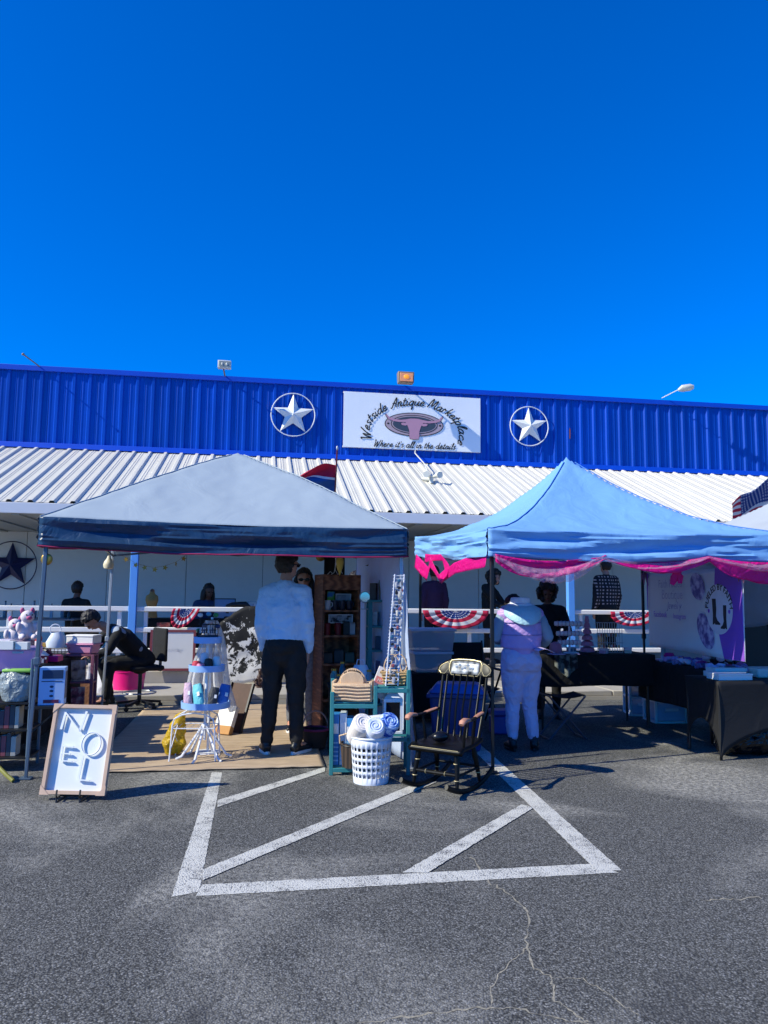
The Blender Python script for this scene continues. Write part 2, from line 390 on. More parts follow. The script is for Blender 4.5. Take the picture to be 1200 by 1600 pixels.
def weather(m, lo, streak):
    nd, lk = nodes_of(m); b = nd['Principled BSDF']; src = b.inputs['Base Color'].links[0].from_socket
    oi = nd.new('ShaderNodeObjectInfo'); mr = nd.new('ShaderNodeMapRange'); mr.inputs['To Min'].default_value = lo; mr.inputs['To Max'].default_value = 1.04; lk.new(oi.outputs['Random'], mr.inputs['Value'])
    tc = nd.new('ShaderNodeTexCoord'); mp = nd.new('ShaderNodeMapping'); mp.inputs['Scale'].default_value = (26, 26, .9); ad = nd.new('ShaderNodeVectorMath'); ad.operation = 'ADD'
    lk.new(tc.outputs['Object'], ad.inputs[0]); lk.new(oi.outputs['Location'], ad.inputs[1]); lk.new(ad.outputs[0], mp.inputs[0])
    n = nd.new('ShaderNodeTexNoise'); n.inputs['Scale'].default_value = 1.0; n.inputs['Detail'].default_value = 6; lk.new(mp.outputs[0], n.inputs['Vector'])
    r = nd.new('ShaderNodeMapRange'); r.inputs['From Min'].default_value = .48; r.inputs['From Max'].default_value = .72; r.inputs['To Min'].default_value = 1.0; r.inputs['To Max'].default_value = 1-streak; lk.new(n.outputs['Fac'], r.inputs['Value'])
    mu = nd.new('ShaderNodeMath'); mu.operation = 'MULTIPLY'; lk.new(mr.outputs[0], mu.inputs[0]); lk.new(r.outputs[0], mu.inputs[1])
    mx = nd.new('ShaderNodeMix'); mx.data_type = 'RGBA'; mx.blend_type = 'MULTIPLY'; mx.inputs[0].default_value = 1; lk.new(src, mx.inputs[6]); lk.new(mu.outputs[0], mx.inputs[7]); lk.new(mx.outputs[2], b.inputs['Base Color'])
weather(M_BLUE, .84, .25); weather(M_WROOF, .96, .10)
bld = thing('market_building', 'long single storey shop with blue ribbed fascia and white metal porch roof', 'building', B0, ALPHA)
ZT, ZB = 5.86, 4.27           # fascia
RIB = .305
def ribbed(length, minor=True, h=.034, flip=1):
    """one 3-rib sheet .915 wide, profile in (x, height), extruded over length along local z (0..length)"""
    prof = []
    for r in range(3):
        o = r*RIB
        prof += [(o, 0), (o+.105, 0), (o+.128, h), (o+.177, h), (o+.200, 0)] if not minor else \
                [(o, 0), (o+.012, .007), (o+.03, .007), (o+.042, 0), (o+.105, 0), (o+.128, h), (o+.177, h), (o+.200, 0), (o+.262, 0), (o+.273, .007), (o+.293, .007), (o+.304, 0)]
    prof.append((.915, 0))
    vs = []; fs = []
    for z in (0, length):
        for x, hh in prof: vs.append((x, -hh*flip, z))
    n = len(prof)
    for i in range(n-1): fs.append((i, i+1, n+i+1, n+i))
    return MB().add(vs, fs).mesh('sheet', smooth=True, angle=12)
fm = ribbed(ZT-ZB-.02); fm.materials.append(M_BLUE)
S0 = -7.5-.1525
for k in range(-4, 23):
    o = bpy.data.objects.new('fascia_panel', fm); C.objects.link(o); o.parent = bld; o.location = (S0+.915*k, (k % 2)*.0012, ZB)
SL0, SL1 = S0-4*.915, S0+23*.915
MB().box(SL0, SL1, -.06, .12, ZT-.075, ZT+.03).build('top_trim', M_BLUET, bld, bevel=.006)
MB().prism([(-.10, ZB-.03), (-.075, ZB+.075), (-.0, ZB+.085), (0, ZB-.03)], SL0, SL1, 'YZ').build('base_trim', M_BLUET, bld, bevel=.004)
MB().box(SL0, SL1, .02, 12, ZT-.5, ZT-.4).build('roof_deck', M_SOFF, bld)
RD, ZE = 3.57, 2.785
RL = math.hypot(RD, ZB-ZE-.02); RA = math.atan2(ZB-.02-ZE, RD)
rm = ribbed(RL, True, .036); rm.materials.append(M_WROOF)
for k in range(-4, 23):
    o = bpy.data.objects.new('roof_panel', rm); C.objects.link(o); o.parent = bld
    o.location = (S0+.915*k, -RD, ZE+(k % 2)*.001); o.rotation_euler = (-(math.pi/2-RA), 0, 0)
MB().box(SL0, SL1, -RD-.015, -RD+.05, ZE-.17, ZE-.006).build('eave_trim', M_WTRIM, bld, bevel=.006)
MB().box(SL0, SL1, -RD+.05, .18, ZE-.165, ZE-.145).build('soffit', M_SOFF, bld)
for k in range(-12, 18):
    MB().box(-.055, .055, -RD+.06, .15, ZE-.19, ZE-.166).build('soffit_batten', M_SOFF, bld, loc=(k*.62, 0, 0))
# back wall panels, 1.52 wide with a recessed joint
wp = MB().box(.006, 1.514, .16, .20, .30, ZE-.17).mesh('wall_panel'); wp.materials.append(M_WALL)
MB().box(SL0, SL1, .2, .3, .3, ZB).build('wall_backing', mat('joint_grey', '#7b8288', .7), bld)
for k in range(-8, 9):
    o = bpy.data.objects.new('wall_panel', wp); C.objects.link(o); o.parent = bld; o.location = (k*1.52+.57, 0, 0)
PD = 3.46; POSTS = [-4.44-3.55, -4.44, -.86, 2.62, 6.1, 9.6]
for i, sx in enumerate(POSTS):
    po = MB().box(-.055, .055, -.055, .055, .30, ZE-.165).build('porch_post', M_POSTB, bld, bevel=.006, loc=(sx, -PD, 0))
    MB().box(-.08, .08, -.08, .08, .301, .325).build('base_plate', M_POSTB, po, bevel=.004)
# railing, one section between each pair of posts
for i in range(len(POSTS)-1):
    a, b_ = POSTS[i]+.056, POSTS[i+1]-.056; L = b_-a
    place = ['leftmost, beyond the first blue post', 'behind the seated person and the cowhide', 'behind the bookcase and the flag bunting', 'behind the jewellery table and purple banner', 'at far right behind the white tent'][i]
    r_ = thing('porch_railing', 'white three rail porch railing section, ' + place, 'railing', Bf(a, PD, .30), ALPHA, 'porch railing sections')
    for z in (.235, .55, .865):
        MB().box(0, L, -.022, .022, z, z+.075).build('rail', M_WRAIL, r_, bevel=.012)
    for t in (.04, .5, .96):
        MB().box(L*t-.03, L*t+.03, .023, .073, 0, .93).build('rail_post', M_WRAIL, r_, bevel=.006)

# ---------------------------------------------------------------- things on the fascia
M_STARW = mat('white_star_tin', '#dcdfe0', .45, var=.06, vs=8, bump=.05, dirt=.06)
M_DKLINE = mat('black_print', '#17181c', .6, var=.1)
def barn_star(name, label, px, py, rpx, m, d, ringr=.012, group=None, tilt=0.0):
    Y = P(px, py, 15.5).y
    # point on fascia plane seen at this pixel
    dd = ray(px, py); t = (B0 - CAMP - N*d).dot(N)/dd.dot(N); p = CAMP + dd*t
    r = rpx*(p-CAMP).dot(F)/FPX
    o = thing(name, label, 'star', p, ALPHA, group)
    pts = []
    for i in range(10):
        a = math.pi/2+i*math.pi/5+tilt; rr = r*.98 if i % 2 == 0 else r*.40; pts.append((math.cos(a)*rr, 0, math.sin(a)*rr))
    vs = pts+[(0, -r*.24, 0)]+[(x, .0, z) for x, y, z in pts]+[(0, .002, 0)]
    fs = [(i, (i+1) % 10, 10) for i in range(10)]+[(11+(i+1) % 10, 11+i, 21) for i in range(10)]
    MB().add(vs, fs).build('star', m, o, smooth=False)
    MB().ring((0, 0, 0), r*1.0, ringr, 'Y', 48, 8).build('hoop', m, o)
    return o
barn_star('barn_star', 'white barn star in a hoop on blue fascia, left of the shop sign', 458, 648, 34, M_STARW, .07, group='white barn stars')
barn_star('barn_star', 'white barn star in a hoop on blue fascia, right of the shop sign', 827, 666, 31, M_STARW, .07, group='white barn stars', tilt=.03)
M_NAVY = mat('navy_tin', '#131c52', .5, var=.1)
barn_star('barn_star', 'navy barn star in a hoop on the porch wall at far left', 18, 883, 37, M_NAVY, -.10, ringr=.010)

# shop sign
def on_fascia(px, py, d):
    dd = ray(px, py); t = (B0 - CAMP - N*d).dot(N)/dd.dot(N); return CAMP + dd*t
def loc_f(p): q = p-B0; return (q.dot(E), q.dot(N), p.z)
c4 = [on_fascia(*q, .06) for q in ((537,612),(750,622),(750,706),(537,699))]
sw = (c4[1]-c4[0]).length; shh = ((c4[0].z-c4[3].z)+(c4[1].z-c4[2].z))/2
sc = sum(c4, Vector())/4
sign = thing('shop_sign', 'white shop sign banner with pink longhorn emblem on the blue fascia', 'sign', sc, ALPHA)
M_SIGNW = mat('sign_vinyl', '#f3f5f6', .35, var=.03, vs=1.5, bump=.03, bs=20, wrinkle=.05, ws=2.5)
MB().grid(lambda u, v: ((u-.5)*sw, .004*math.sin(u*9)*math.sin(v*3), (v-.5)*shh), 24, 10).build('vinyl_sheet', M_SIGNW, sign, solid=.02, smooth=False)
MB().box(-sw/2-.008, sw/2+.008, .012, .04, shh/2-.03, shh/2+.006).box(-sw/2-.008, sw/2+.008, .012, .04, -shh/2-.006, -shh/2+.03).build('frame', M_WTRIM, sign)
M_PINKL = mat('pink_print', '#c08fa2', .5, var=.06); M_RINGP = mat('grey_pink_print', '#b59fa6', .5, var=.06); M_INNER = mat('dark_print', '#3f4a57', .5, var=.1)
def oval(a, b, n=48): return [(a*math.cos(2*math.pi*i/n), b*math.sin(2*math.pi*i/n)) for i in range(n)]
k_ = sw/214.0   # metres per reference pixel on the sign
em = MB().at((0, 0, -.0)); ez = -1*k_
def plate(poly, y, m, nm, oz=0.0, ox=0.0): return MB().prism([(x*k_+ox, z*k_+oz) for x, z in poly], y, y-.002, 'XZ').build(nm, m, sign, smooth=False)
EZ = -4*k_; EX = 2*k_
plate(oval(46, 18.5), -.0180, M_DKLINE, 'emblem_outline', EZ, EX)
plate(oval(44.6, 17.2), -.0205, M_RINGP, 'emblem_ring', EZ, EX)
plate(oval(36.5, 14.8), -.0230, M_DKLINE, 'emblem_inner_line', EZ, EX)
plate(oval(35.2, 13.6), -.0255, M_RINGP, 'emblem_inner_ring', EZ, EX)
plate(oval(33.5, 12.2), -.0280, M_INNER, 'emblem_field', EZ, EX)
half = [(0, 9.2), (6, 9.0), (13, 7.5), (22, 6.2), (32, 7.2), (39, 9.5), (42.5, 13.5), (43.5, 15), (44.2, 12.5), (41, 7.2), (33, 4), (24, 2.8), (14, 3.2),
        (13, 1.6), (18, 2.2), (21, .8), (19.5, -1.6), (14, -2.4), (11, -1.2), (9.2, -6), (7.6, -12), (7.8, -18), (6.6, -22.5), (0, -23)]
skull = half + [(-x, z) for x, z in reversed(half[1:-1])]
plate([(x*1.03, z*1.03+.1) for x, z in skull], -.0305, M_DKLINE, 'longhorn_outline', EZ, EX)
plate(skull, -.0330, M_PINKL, 'longhorn', EZ, EX)
for sx in (-40.5, 40.5): plate([(x*.09+sx, z*.16) for x, z in oval(20, 9, 12)], -.0230, M_DKLINE, 'rivet', EZ, EX)
TM = lambda x, z, r=0: Matrix.Translation((x, -.0195, z)) @ Matrix.Rotation(r, 4, 'Y')
# top line on an elliptical arc
def arc_text(body, size, a_, b_, t0, t1, parent, m, cx, cz, shear, off, depth=.002, y=-.0195):
    cu = bpy.data.curves.new('lettering', 'FONT'); cu.body = body; cu.size = size; cu.shear = shear; cu.offset = off; cu.extrude = depth/2; cu.resolution_u = 3; cu.align_x = 'LEFT'
    o = bpy.data.objects.new('lettering', cu); me = bpy.data.meshes.new_from_object(o); bpy.data.objects.remove(o); bpy.data.curves.remove(cu)
    xs = [v.co.x for v in me.vertices]; x0, x1 = min(xs), max(xs)
    # arc length table
    tab = []; L = 0; pp = None
    for i in range(401):
        t = t0+(t1-t0)*i/400; p = Vector((a_*math.cos(t), b_*math.sin(t)))
        if pp is not None: L += (p-pp).length
        tab.append((L, t)); pp = p
    import bisect
    keys = [q[0] for q in tab]
    for v in me.vertices:
        l = (v.co.x-x0)/(x1-x0)*L; i = min(400, bisect.bisect_left(keys, l)); t = tab[i][1]
        p = Vector((a_*math.cos(t), b_*math.sin(t))); n = Vector((math.cos(t)/a_, math.sin(t)/b_)).normalized()
        q = p + n*v.co.y; v.co = (cx+q.x, y-v.co.z, cz+q.y)
    me.materials.clear(); me.materials.append(m); me.name = 'lettering'
    o = bpy.data.objects.new('lettering', me); C.objects.link(o); o.parent = parent; return o
# cursive lettering drawn stroke by stroke
GL = dict(a=(1.1,[[(.85,.8),(.5,1),(.1,.6),(.1,.2),(.4,0),(.75,.35),(.85,1),(.82,.3),(.95,0),(1.15,.2)]]), c=(.95,[[(.8,.8),(.55,1),(.15,.65),(.12,.25),(.4,0),(.75,.1),(1,.3)]]),
 d=(1.15,[[(.85,.8),(.5,1),(.1,.6),(.1,.2),(.4,0),(.75,.35),(.95,2),(.85,.4),(1,0),(1.2,.2)]]), e=(.9,[[(.1,.45),(.6,.6),(.65,.9),(.4,1),(.12,.6),(.15,.15),(.45,0),(.95,.3)]]),
 h=(1.0,[[(.1,0),(.35,2)],[(.15,.5),(.45,.95),(.7,.9),(.65,.2),(.8,0),(1,.2)]]), i=(.5,[[(.15,1),(.1,.2),(.25,0),(.5,.25)],[(.28,1.42),(.34,1.52)]]),
 k=(.95,[[(.1,0),(.35,2)],[(.8,1),(.25,.5),(.5,.4),(.7,0),(.95,.15)]]), l=(.5,[[(.1,.3),(.45,1.6),(.4,2),(.22,1.7),(.15,.3),(.3,0),(.55,.25)]]),
 n=(.98,[[(.1,1),(.1,0)],[(.1,.5),(.45,1),(.65,.85),(.6,.2),(.75,0),(1,.25)]]), p=(.95,[[(.15,1),(0,-.9)],[(.12,.6),(.45,1),(.8,.8),(.7,.2),(.4,0),(.1,.2)]]),
 q=(1.05,[[(.85,.8),(.5,1),(.1,.6),(.1,.2),(.4,0),(.75,.35),(.88,1),(.75,-.9),(1,-.4)]]), r=(.75,[[(.1,0),(.15,.9),(.3,1.05),(.4,.85),(.7,.85)]]),
 s=(.75,[[(.7,.85),(.4,1),(.15,.8),(.6,.35),(.45,0),(.1,.1)]]), t=(.6,[[(.3,1.7),(.15,.25),(.3,0),(.6,.25)],[(-.05,1.1),(.6,1.15)]]),
 u=(1.05,[[(.1,1),(.08,.3),(.3,0),(.65,.3),(.8,1),(.75,.2),(.9,0),(1.1,.2)]]), W=(1.75,[[(0,1.9),(.25,2),(.3,.1),(.4,0),(.9,1.5),(.95,.1),(1.1,0),(1.7,2)]]),
 A=(1.45,[[(0,.1),(.3,.05),(.8,1.2),(1.2,2),(1.15,.3),(1.3,0)],[(.4,.9),(1.3,.85)]]), M=(1.8,[[(0,0),(.35,1.95),(.55,1.9),(.75,.4),(1.35,2),(1.45,.3),(1.6,0),(1.8,.2)]]))
GL["'"] = (.3,[[(.1,1.9),(.05,1.5)]]); GL[' '] = (.6, [])
def catmull(p, k=6):
    q = [p[0]]+list(p)+[p[-1]]; out = []
    for i in range(1, len(q)-2):
        for j in range(k):
            t = j/k; a0, a1, a2, a3 = q[i-1], q[i], q[i+1], q[i+2]
            out.append(tuple(.5*((2*a1[m])+(-a0[m]+a2[m])*t+(2*a0[m]-5*a1[m]+4*a2[m]-a3[m])*t*t+(-a0[m]+3*a1[m]-3*a2[m]+a3[m])*t**3) for m in (0, 1)))
    out.append(tuple(p[-1])); return out
def script(body, path, hw, m, parent, y, slant=.30, track=.10):
    """path(fraction of length, total advance, height units) -> (x, z)"""
    tot = sum(GL[c][0]+track for c in body); cur = 0
    for ch_c in body:
        adv, st_ = GL[ch_c]
        if st_:
            mb = MB()
            for s_ in st_:
                pts = []
                for (x, z) in catmull(s_): X, Z = path((cur+x+slant*z), tot, z); pts.append((X, y, Z))
                mb.loft(pts, [(.0012, hw)]*len(pts), 6, ref=(0, 1, 0))
            mb.build('letter', m, parent, smooth=False)
        cur += adv+track
def ell_path(a_, b_, t0, t1, cx, cz):
    tab = []; L = 0; pp = None
    for i in range(801):
        t = t0+(t1-t0)*i/800; p = Vector((a_*math.cos(t), b_*math.sin(t)))
        if pp is not None: L += (p-pp).length
        tab.append((L, t)); pp = p
    import bisect
    keys = [q[0] for q in tab]
    def f(x, tot, z):
        l = x/tot*L; i = max(0, min(800, bisect.bisect_left(keys, l))); t = tab[i][1]; p = Vector((a_*math.cos(t), b_*math.sin(t))); n = Vector((math.cos(t)/a_, math.sin(t)/b_)).normalized()
        q = p+n*z*L/tot*.95; return cx+q.x, cz+q.y
    return f
script('Westside Antique Marketplace', ell_path(70*k_, 43*k_, R(197), R(-18), 3*k_, -17*k_), .0135, M_DKLINE, sign, -.0200)
W_ = 128*k_
script("Where it's all in the details", lambda x, tot, z: (3*k_-W_/2+x/tot*W_, -40*k_+z*W_/tot*.92), .0100, M_DKLINE, sign, -.0200)

# lamps on parapet
M_LAMPW = mat('lamp_housing_white', '#cfcfc4', .5, var=.08); M_LAMPG = mat('lamp_housing_bronze', '#8a7660', .5, var=.1)
M_AMBER = mat('amber_lens', '#ff9a2a', .25, emit=.55, var=.15, vs=14, bump=0); M_GLASSG = mat('lamp_glass', '#8f9690', .15, var=.1)  # amber emission stands in for sun caught in the lens
def lamp_arm(o, L, r=.014, drop=.03): MB().cyl((0, 0, 0), (0, -L, drop), r).build('arm', M_LAMPG, o)
o = thing('flood_lamp', 'square white flood lamp on the parapet above the left barn star', 'lamp', on_fascia(352, 588, .0), ALPHA)
MB().cyl((0, .05, -.02), (-.02, -.42, .04), .016).build('arm', M_LAMPG, o)
MB().box(-.13, .13, -.50, -.38, .03, .19).build('housing', M_LAMPW, o, bevel=.012)
MB().box(-.10, .10, -.508, -.501, .055, .165).build('lens', M_GLASSG, o); MB().ell((-.045, -.51, .11), (.02, .01, .03), 10, 6).ell((.045, -.51, .11), (.02, .01, .03), 10, 6).build('bulb', M_LAMPW, o)
o = thing('flood_lamp', 'amber flood lamp on the parapet above the shop sign', 'lamp', on_fascia(627, 602, .0), ALPHA)
MB().cyl((0, .0, .04), (0, -.42, .02), .02).build('arm', M_LAMPG, o)
MB().taper((-.16, .16, -.58, -.40), (-.17, .17, -.56, -.38), -.10, .14).build('housing', M_LAMPG, o, bevel=.012)
MB().box(-.135, .135, -.592, -.582, -.075, .10).build('lens', mat('salmon_lens', '#f2a070', .3, emit=.12), o, bevel=.004)  # faint emission here too, for the sunlit lens face
MB().ell((0, -.595, .02), (.06, .012, .045), 14, 8).build('bulb', M_AMBER, o)
o = thing('area_lamp', 'white area lamp head on a thin arm above the right end of the fascia', 'lamp', on_fascia(1034, 620, .0), ALPHA)
MB().cyl((0, .0, -.03), (.20, -.42, .08), .011).build('arm', M_LAMPW, o)
MB().loft([(.16, -.42, .05), (.24, -.45, .085), (.40, -.5, .105), (.47, -.52, .11)], [(.03, .03), (.085, .055), (.085, .055), (.05, .03)], 12).build('lamp_head', M_LAMPW, o)
o = thing('lamp_arm', 'bare thin lamp arm sticking out above the left end of the fascia', 'lamp arm', on_fascia(66, 574, .0), ALPHA)
MB().cyl((0, .03, -.02), (-.22, -.45, .10), .013).build('tube', M_LAMPG, o); MB().ell((-.23, -.47, .105), (.03, .03, .025), 8, 6).build('socket', M_LAMPG, o)
# twin spotlight lying on the porch roof, with its cable
def on_roof(px, py):
    n = Vector((0, 0, 1))*math.cos(RA) - N*math.sin(RA); p0 = Bf(0, RD, ZE+.04); d = ray(px, py); return CAMP + d*((p0-CAMP).dot(n)/d.dot(n))
pr = on_roof(674, 752)
o = thing('twin_spotlight', 'white twin spotlight fixture on the porch roof below the sign', 'spotlight', pr, ALPHA)
MB().cyl((-.0, 0, -.04), (0, 0, .10), .045, .04).build('base', M_LAMPW, o)
for sx in (-1, 1):
    MB().loft([(sx*.03, -.02, .08), (sx*.09, -.05, .11), (sx*.12, -.12, .11), (sx*.13, -.16, .105)], [.022, .045, .06, .062], 12).build('spot_head', M_LAMPW, o)
MB().loft([(0, .02, .05), (-.09, .10, .06), (-.14, .2, .08)], [.04, .045, .02], 10).build('sensor', M_LAMPW, o)
q0 = on_roof(672, 750)-pr; q1 = on_fascia(649, 704, .1)-pr
mi = Matrix.Rotation(-ALPHA, 3, 'Z')
MB().tube([mi @ q0, mi @ (q0.lerp(q1, .45)+Vector((.04, 0, .03))), mi @ (q0.lerp(q1, .85)+Vector((-.05, 0, .03))), mi @ q1], .012, 6).build('cable', M_LAMPW, o)
# rust streak on fascia
MB().at((4.1, -.0365, 4.9)).prism([(0, 0), (.025, .02), (.03, .2), (.012, .26), (0, .2)], 0, -.001, 'XZ').build('rust_streak', mat('rust', '#8a4a2c', .9), bld, smooth=False)
# ================================================================ CANOPIES
M_CTOP_L = mat('grey_canopy_top', '#a6b4be', .65, var=.05, vs=2, bump=.1, bs=220, trans=.12, wrinkle=.25, ws=2.2)
M_CVAL_L = mat('navy_canopy_valance', '#24405f', .30, var=.12, vs=5, bump=.08, bs=200, wrinkle=.55, ws=5, trans=.05)
M_CTOP_R = mat('light_blue_canopy', '#86bdf0', .6, var=.05, vs=3, bump=.1, bs=220, trans=.22, wrinkle=.3, ws=4)
M_CTOP_W = mat('white_canopy', '#b9c0c6', .65, var=.04, vs=2, bump=.1, bs=220, trans=.2, wrinkle=.25, ws=3)
M_LEGW = mat('pale_grey_leg_paint', '#aeb4ba', .4, metal=.3, var=.08, bump=.05)
M_LEGK = mat('black_leg_paint', '#16171a', .4, var=.1, bump=.05)
M_LEGB = mat('slate_leg_paint', '#56697c', .4, metal=.2, var=.1, bump=.05)
M_TRIMP = mat('magenta_binding', '#a3174f', .6)
def canopy(label, origin, W, zc, zapex, valh, backval, mtop, mval, mleg, power, apexshift=(0, 0), legs=None, seed=0, sag=.05, dome=0.0):
    """origin = front-left corner on the ground; zc = eave heights FL, FR, BR, BL"""
    o = thing('pop_up_canopy', label, 'canopy', origin, ALPHA)
    hw = W/2
    def edge(u, v):   # eave height bilinear
        a, b = (u+1)/2, (v+1)/2
        return (zc[0]*(1-a)+zc[1]*a)*(1-b) + (zc[3]*(1-a)+zc[2]*a)*b
    def roof(a, b):
        u, v = a*2-1, b*2-1
        r = max(abs(u), abs(v)); e = edge(u, v)
        mn = min(abs(u), abs(v))/max(r, 1e-6)            # 1 on the hips, 0 mid-face
        h = (1-r)**power
        if dome: h = 1-(1-h)**(1+dome*.8) if False else h + dome*h*(1-h)*.8
        z = e + (zapex-e)*h - sag*(1-mn)*4*r*(1-r)*.6 - (sag*.35)*(1-mn*mn)*(r**6)
        z += .014*fbm(u*3+seed, v*3, 1)*(.3+r)*min(1, 4*(1-r)+.15) + .006*fbm(u*9, v*9+seed, 2)*min(1, 4*(1-r)+.2)
        k = 1-r
        return (hw+u*hw+apexshift[0]*k, hw+v*hw+apexshift[1]*k, z)
    top = MB().grid(roof, 72, 72); top.build('roof_cloth', mtop, o, solid=.002)
    # hip seams (piping)
    for su, sv in ((-1, -1), (1, -1)):
        pts = [tuple(Vector(roof((su*t+1)/2, (sv*t+1)/2))+Vector((0, 0, .004))) for t in [x/24 for x in range(1, 25)]]
        MB().tube(pts, .005, 6).build('hip_seam', mtop if mtop != M_CTOP_R else mat('blue_piping', '#3f7cc4', .6), o)
    cs = [(-1, -1), (1, -1), (1, 1), (-1, 1)]
    for k in range(4):
        (u0, v0), (u1, v1) = cs[k], cs[(k+1) % 4]
        du, dv = (u1-u0)/2, (v1-v0)/2; nx, ny = dv, -du   # outward
        def val(t, s, u0=u0, v0=v0, u1=u1, v1=v1, nx=nx, ny=ny, k=k):
            u = u0+(u1-u0)*t; v = v0+(v1-v0)*t; p = Vector(roof((u+1)/2, (v+1)/2))
            e2 = 1-abs(2*t-1)**6
            w_ = .040*e2*s*fbm(t*2.2+k*7+seed, s*2.8, 3)+.040*math.sin(s*9+t*3.1+seed+2*fbm(t*2, 1, seed))*e2*fbm(t*2.6+seed, 4+s*.6, 2) + .016*fbm(t*3.5, s*13+k*3, seed)
            vb = (v+1)/2; dz = -(valh*(1-vb)+backval*vb)*s*(1+.07*fbm(t*4+seed, 2, k)) - .012*e2*s
            return (p.x+nx*(.012+w_), p.y+ny*(.012+w_), p.z+dz)
        va = MB().grid(val, 72, 14).build('valance', mval, o, solid=.002)
        if mval == M_CVAL_L:
            MB().tube([val(t/30, 1.0) for t in range(31)], .007, 6).build('binding', M_TRIMP, va)
    ins = .05
    pos = [(ins, ins), (W-ins, ins), (W-ins, W-ins), (ins, W-ins)]
    for k in range(4):
        x, y = pos[k]; lx, ly = (legs or [(0, 0)]*4)[k]; ml = mleg[k]
        lg = MB().bar((x+lx*.4, y+ly*.4, zc[k]*.42), (x, y, zc[k]-.06), .030).build('leg', ml, o, bevel=.004)
        MB().bar((x+lx, y+ly, .01), (x+lx*.35, y+ly*.35, zc[k]*.46), .024).build('lower_leg', ml, lg, bevel=.003)
        MB().cbox((x+lx, y+ly, .008), (.09, .09, .008)).build('foot_plate', ml, lg)
        MB().cbox((x+lx*.4, y+ly*.4, zc[k]*.44), (.045, .045, .06)).build('lock_slider', ml, lg, bevel=.006)
        MB().cbox((x, y, zc[k]-.05), (.055, .055, .07)).build('corner_bracket', ml, lg, bevel=.008)
    # scissor trusses just under the eaves
    for k in range(4):
        a = Vector((*pos[k], zc[k]-.05)); b = Vector((*pos[(k+1) % 4], zc[(k+1) % 4]-.05)); mid = (a+b)/2
        lo = Vector((0, 0, -.14))
        t_ = MB(); t_.bar(a, mid+lo*.9, .014, .022); t_.bar(a+lo, mid, .014, .022); t_.bar(b, mid+lo*.9, .014, .022); t_.bar(b+lo, mid, .014, .022)
        t_.build('truss', mleg[0], o)
    t_ = MB()
    for k in range(4):
        su, sv = cs[k]; t_.tube([tuple(Vector(roof((su*t+1)/2, (sv*t+1)/2))-Vector((0, 0, .05))) for t in (.96, .8, .6, .4, .2, .05)], .010, 6)
    t_.build('roof_strut', mleg[0], o)
    return o
FL_L = Vector((-2.76, 6.136, 0)); FL_R = Vector((.878, 6.466, 0)); FL_W = Vector((4.02, 7.0, 0))
def zat(px, py, p): return P(px, py, p.y).z
Wc = 3.0
cl = canopy('grey topped pop-up canopy with navy valance, left of the two in front', FL_L, Wc,
       (2.05, 2.02, 2.10, 2.07), 2.90, .235, .07, M_CTOP_L, M_CVAL_L, (M_LEGB, M_LEGW, M_LEGW, M_LEGW), 1.06, (.0, 0), [(-.05, -.02), (.10, -.02), (.02, 0), (-.05, 0)], seed=3, sag=.05, dome=.22)
cr = canopy('light blue pop-up canopy with pink ribbon, right of the grey one', FL_R, Wc,
       (2.02, 2.05, 2.20, 2.17), 2.95, .235, .23, M_CTOP_R, M_CTOP_R, (M_LEGK,)*4, 1.95, (-.16, 0), None, seed=11, sag=.07)
cw = canopy('white pop-up canopy at the right edge behind the blue one', FL_W, Wc,
       (2.04, 2.05, 2.10, 2.08), 2.95, .23, .20, M_CTOP_W, M_CTOP_W, (M_LEGW,)*4, 1.1, (0, 0), None, seed=23, sag=.05)
# ================================================================ PEOPLE
SKIN1 = mat('fair_skin', '#c08a72', .5, var=.08, vs=12, bump=.06, bs=200); SKIN2 = mat('brown_skin', '#6b4634', .5, var=.08, vs=12, bump=.06, bs=200)
HAIRK = ramp_mat('black_hair', 'noise', [(.3, '#0a0808'), (.7, '#241c19')], 60, .55, .5, stretch=(1, 1, .25))
HAIRB = ramp_mat('brown_hair', 'noise', [(.3, '#17100c'), (.7, '#3a271d')], 60, .55, .5, stretch=(1, 1, .25))
M_SHADES = mat('sunglass_lens', '#0b0c0e', .12, var=.05, bump=0)
M_EYE = mat('dark_eye', '#15100d', .2, bump=0); M_LIP = mat('lip', '#8a4a48', .5)
CLOUD = bpy.data.textures.new('fold', 'CLOUDS'); CLOUD.noise_scale = .11; CLOUD.noise_depth = 2
CLOUD2 = bpy.data.textures.new('crease', 'CLOUDS'); CLOUD2.noise_scale = .05; CLOUD2.noise_depth = 3
CLOUD3 = bpy.data.textures.new('strand', 'CLOUDS'); CLOUD3.noise_scale = .022; CLOUD3.noise_depth = 2
def remesh(o, vox, fold=0.0, smooth=3, crease=0.0):
    md = o.modifiers.new('skin', 'REMESH'); md.mode = 'VOXEL'; md.voxel_size = vox; md.use_smooth_shade = True
    md = o.modifiers.new('soft', 'SMOOTH'); md.factor = .5; md.iterations = smooth
    if fold: md = o.modifiers.new('fold', 'DISPLACE'); md.texture = CLOUD; md.strength = fold; md.mid_level = .5; md.texture_coords = 'LOCAL'
    if crease: md = o.modifiers.new('crease', 'DISPLACE'); md.texture = CLOUD2; md.strength = crease; md.mid_level = .5; md.texture_coords = 'LOCAL'
    return o
def V(*a): return Vector(a)
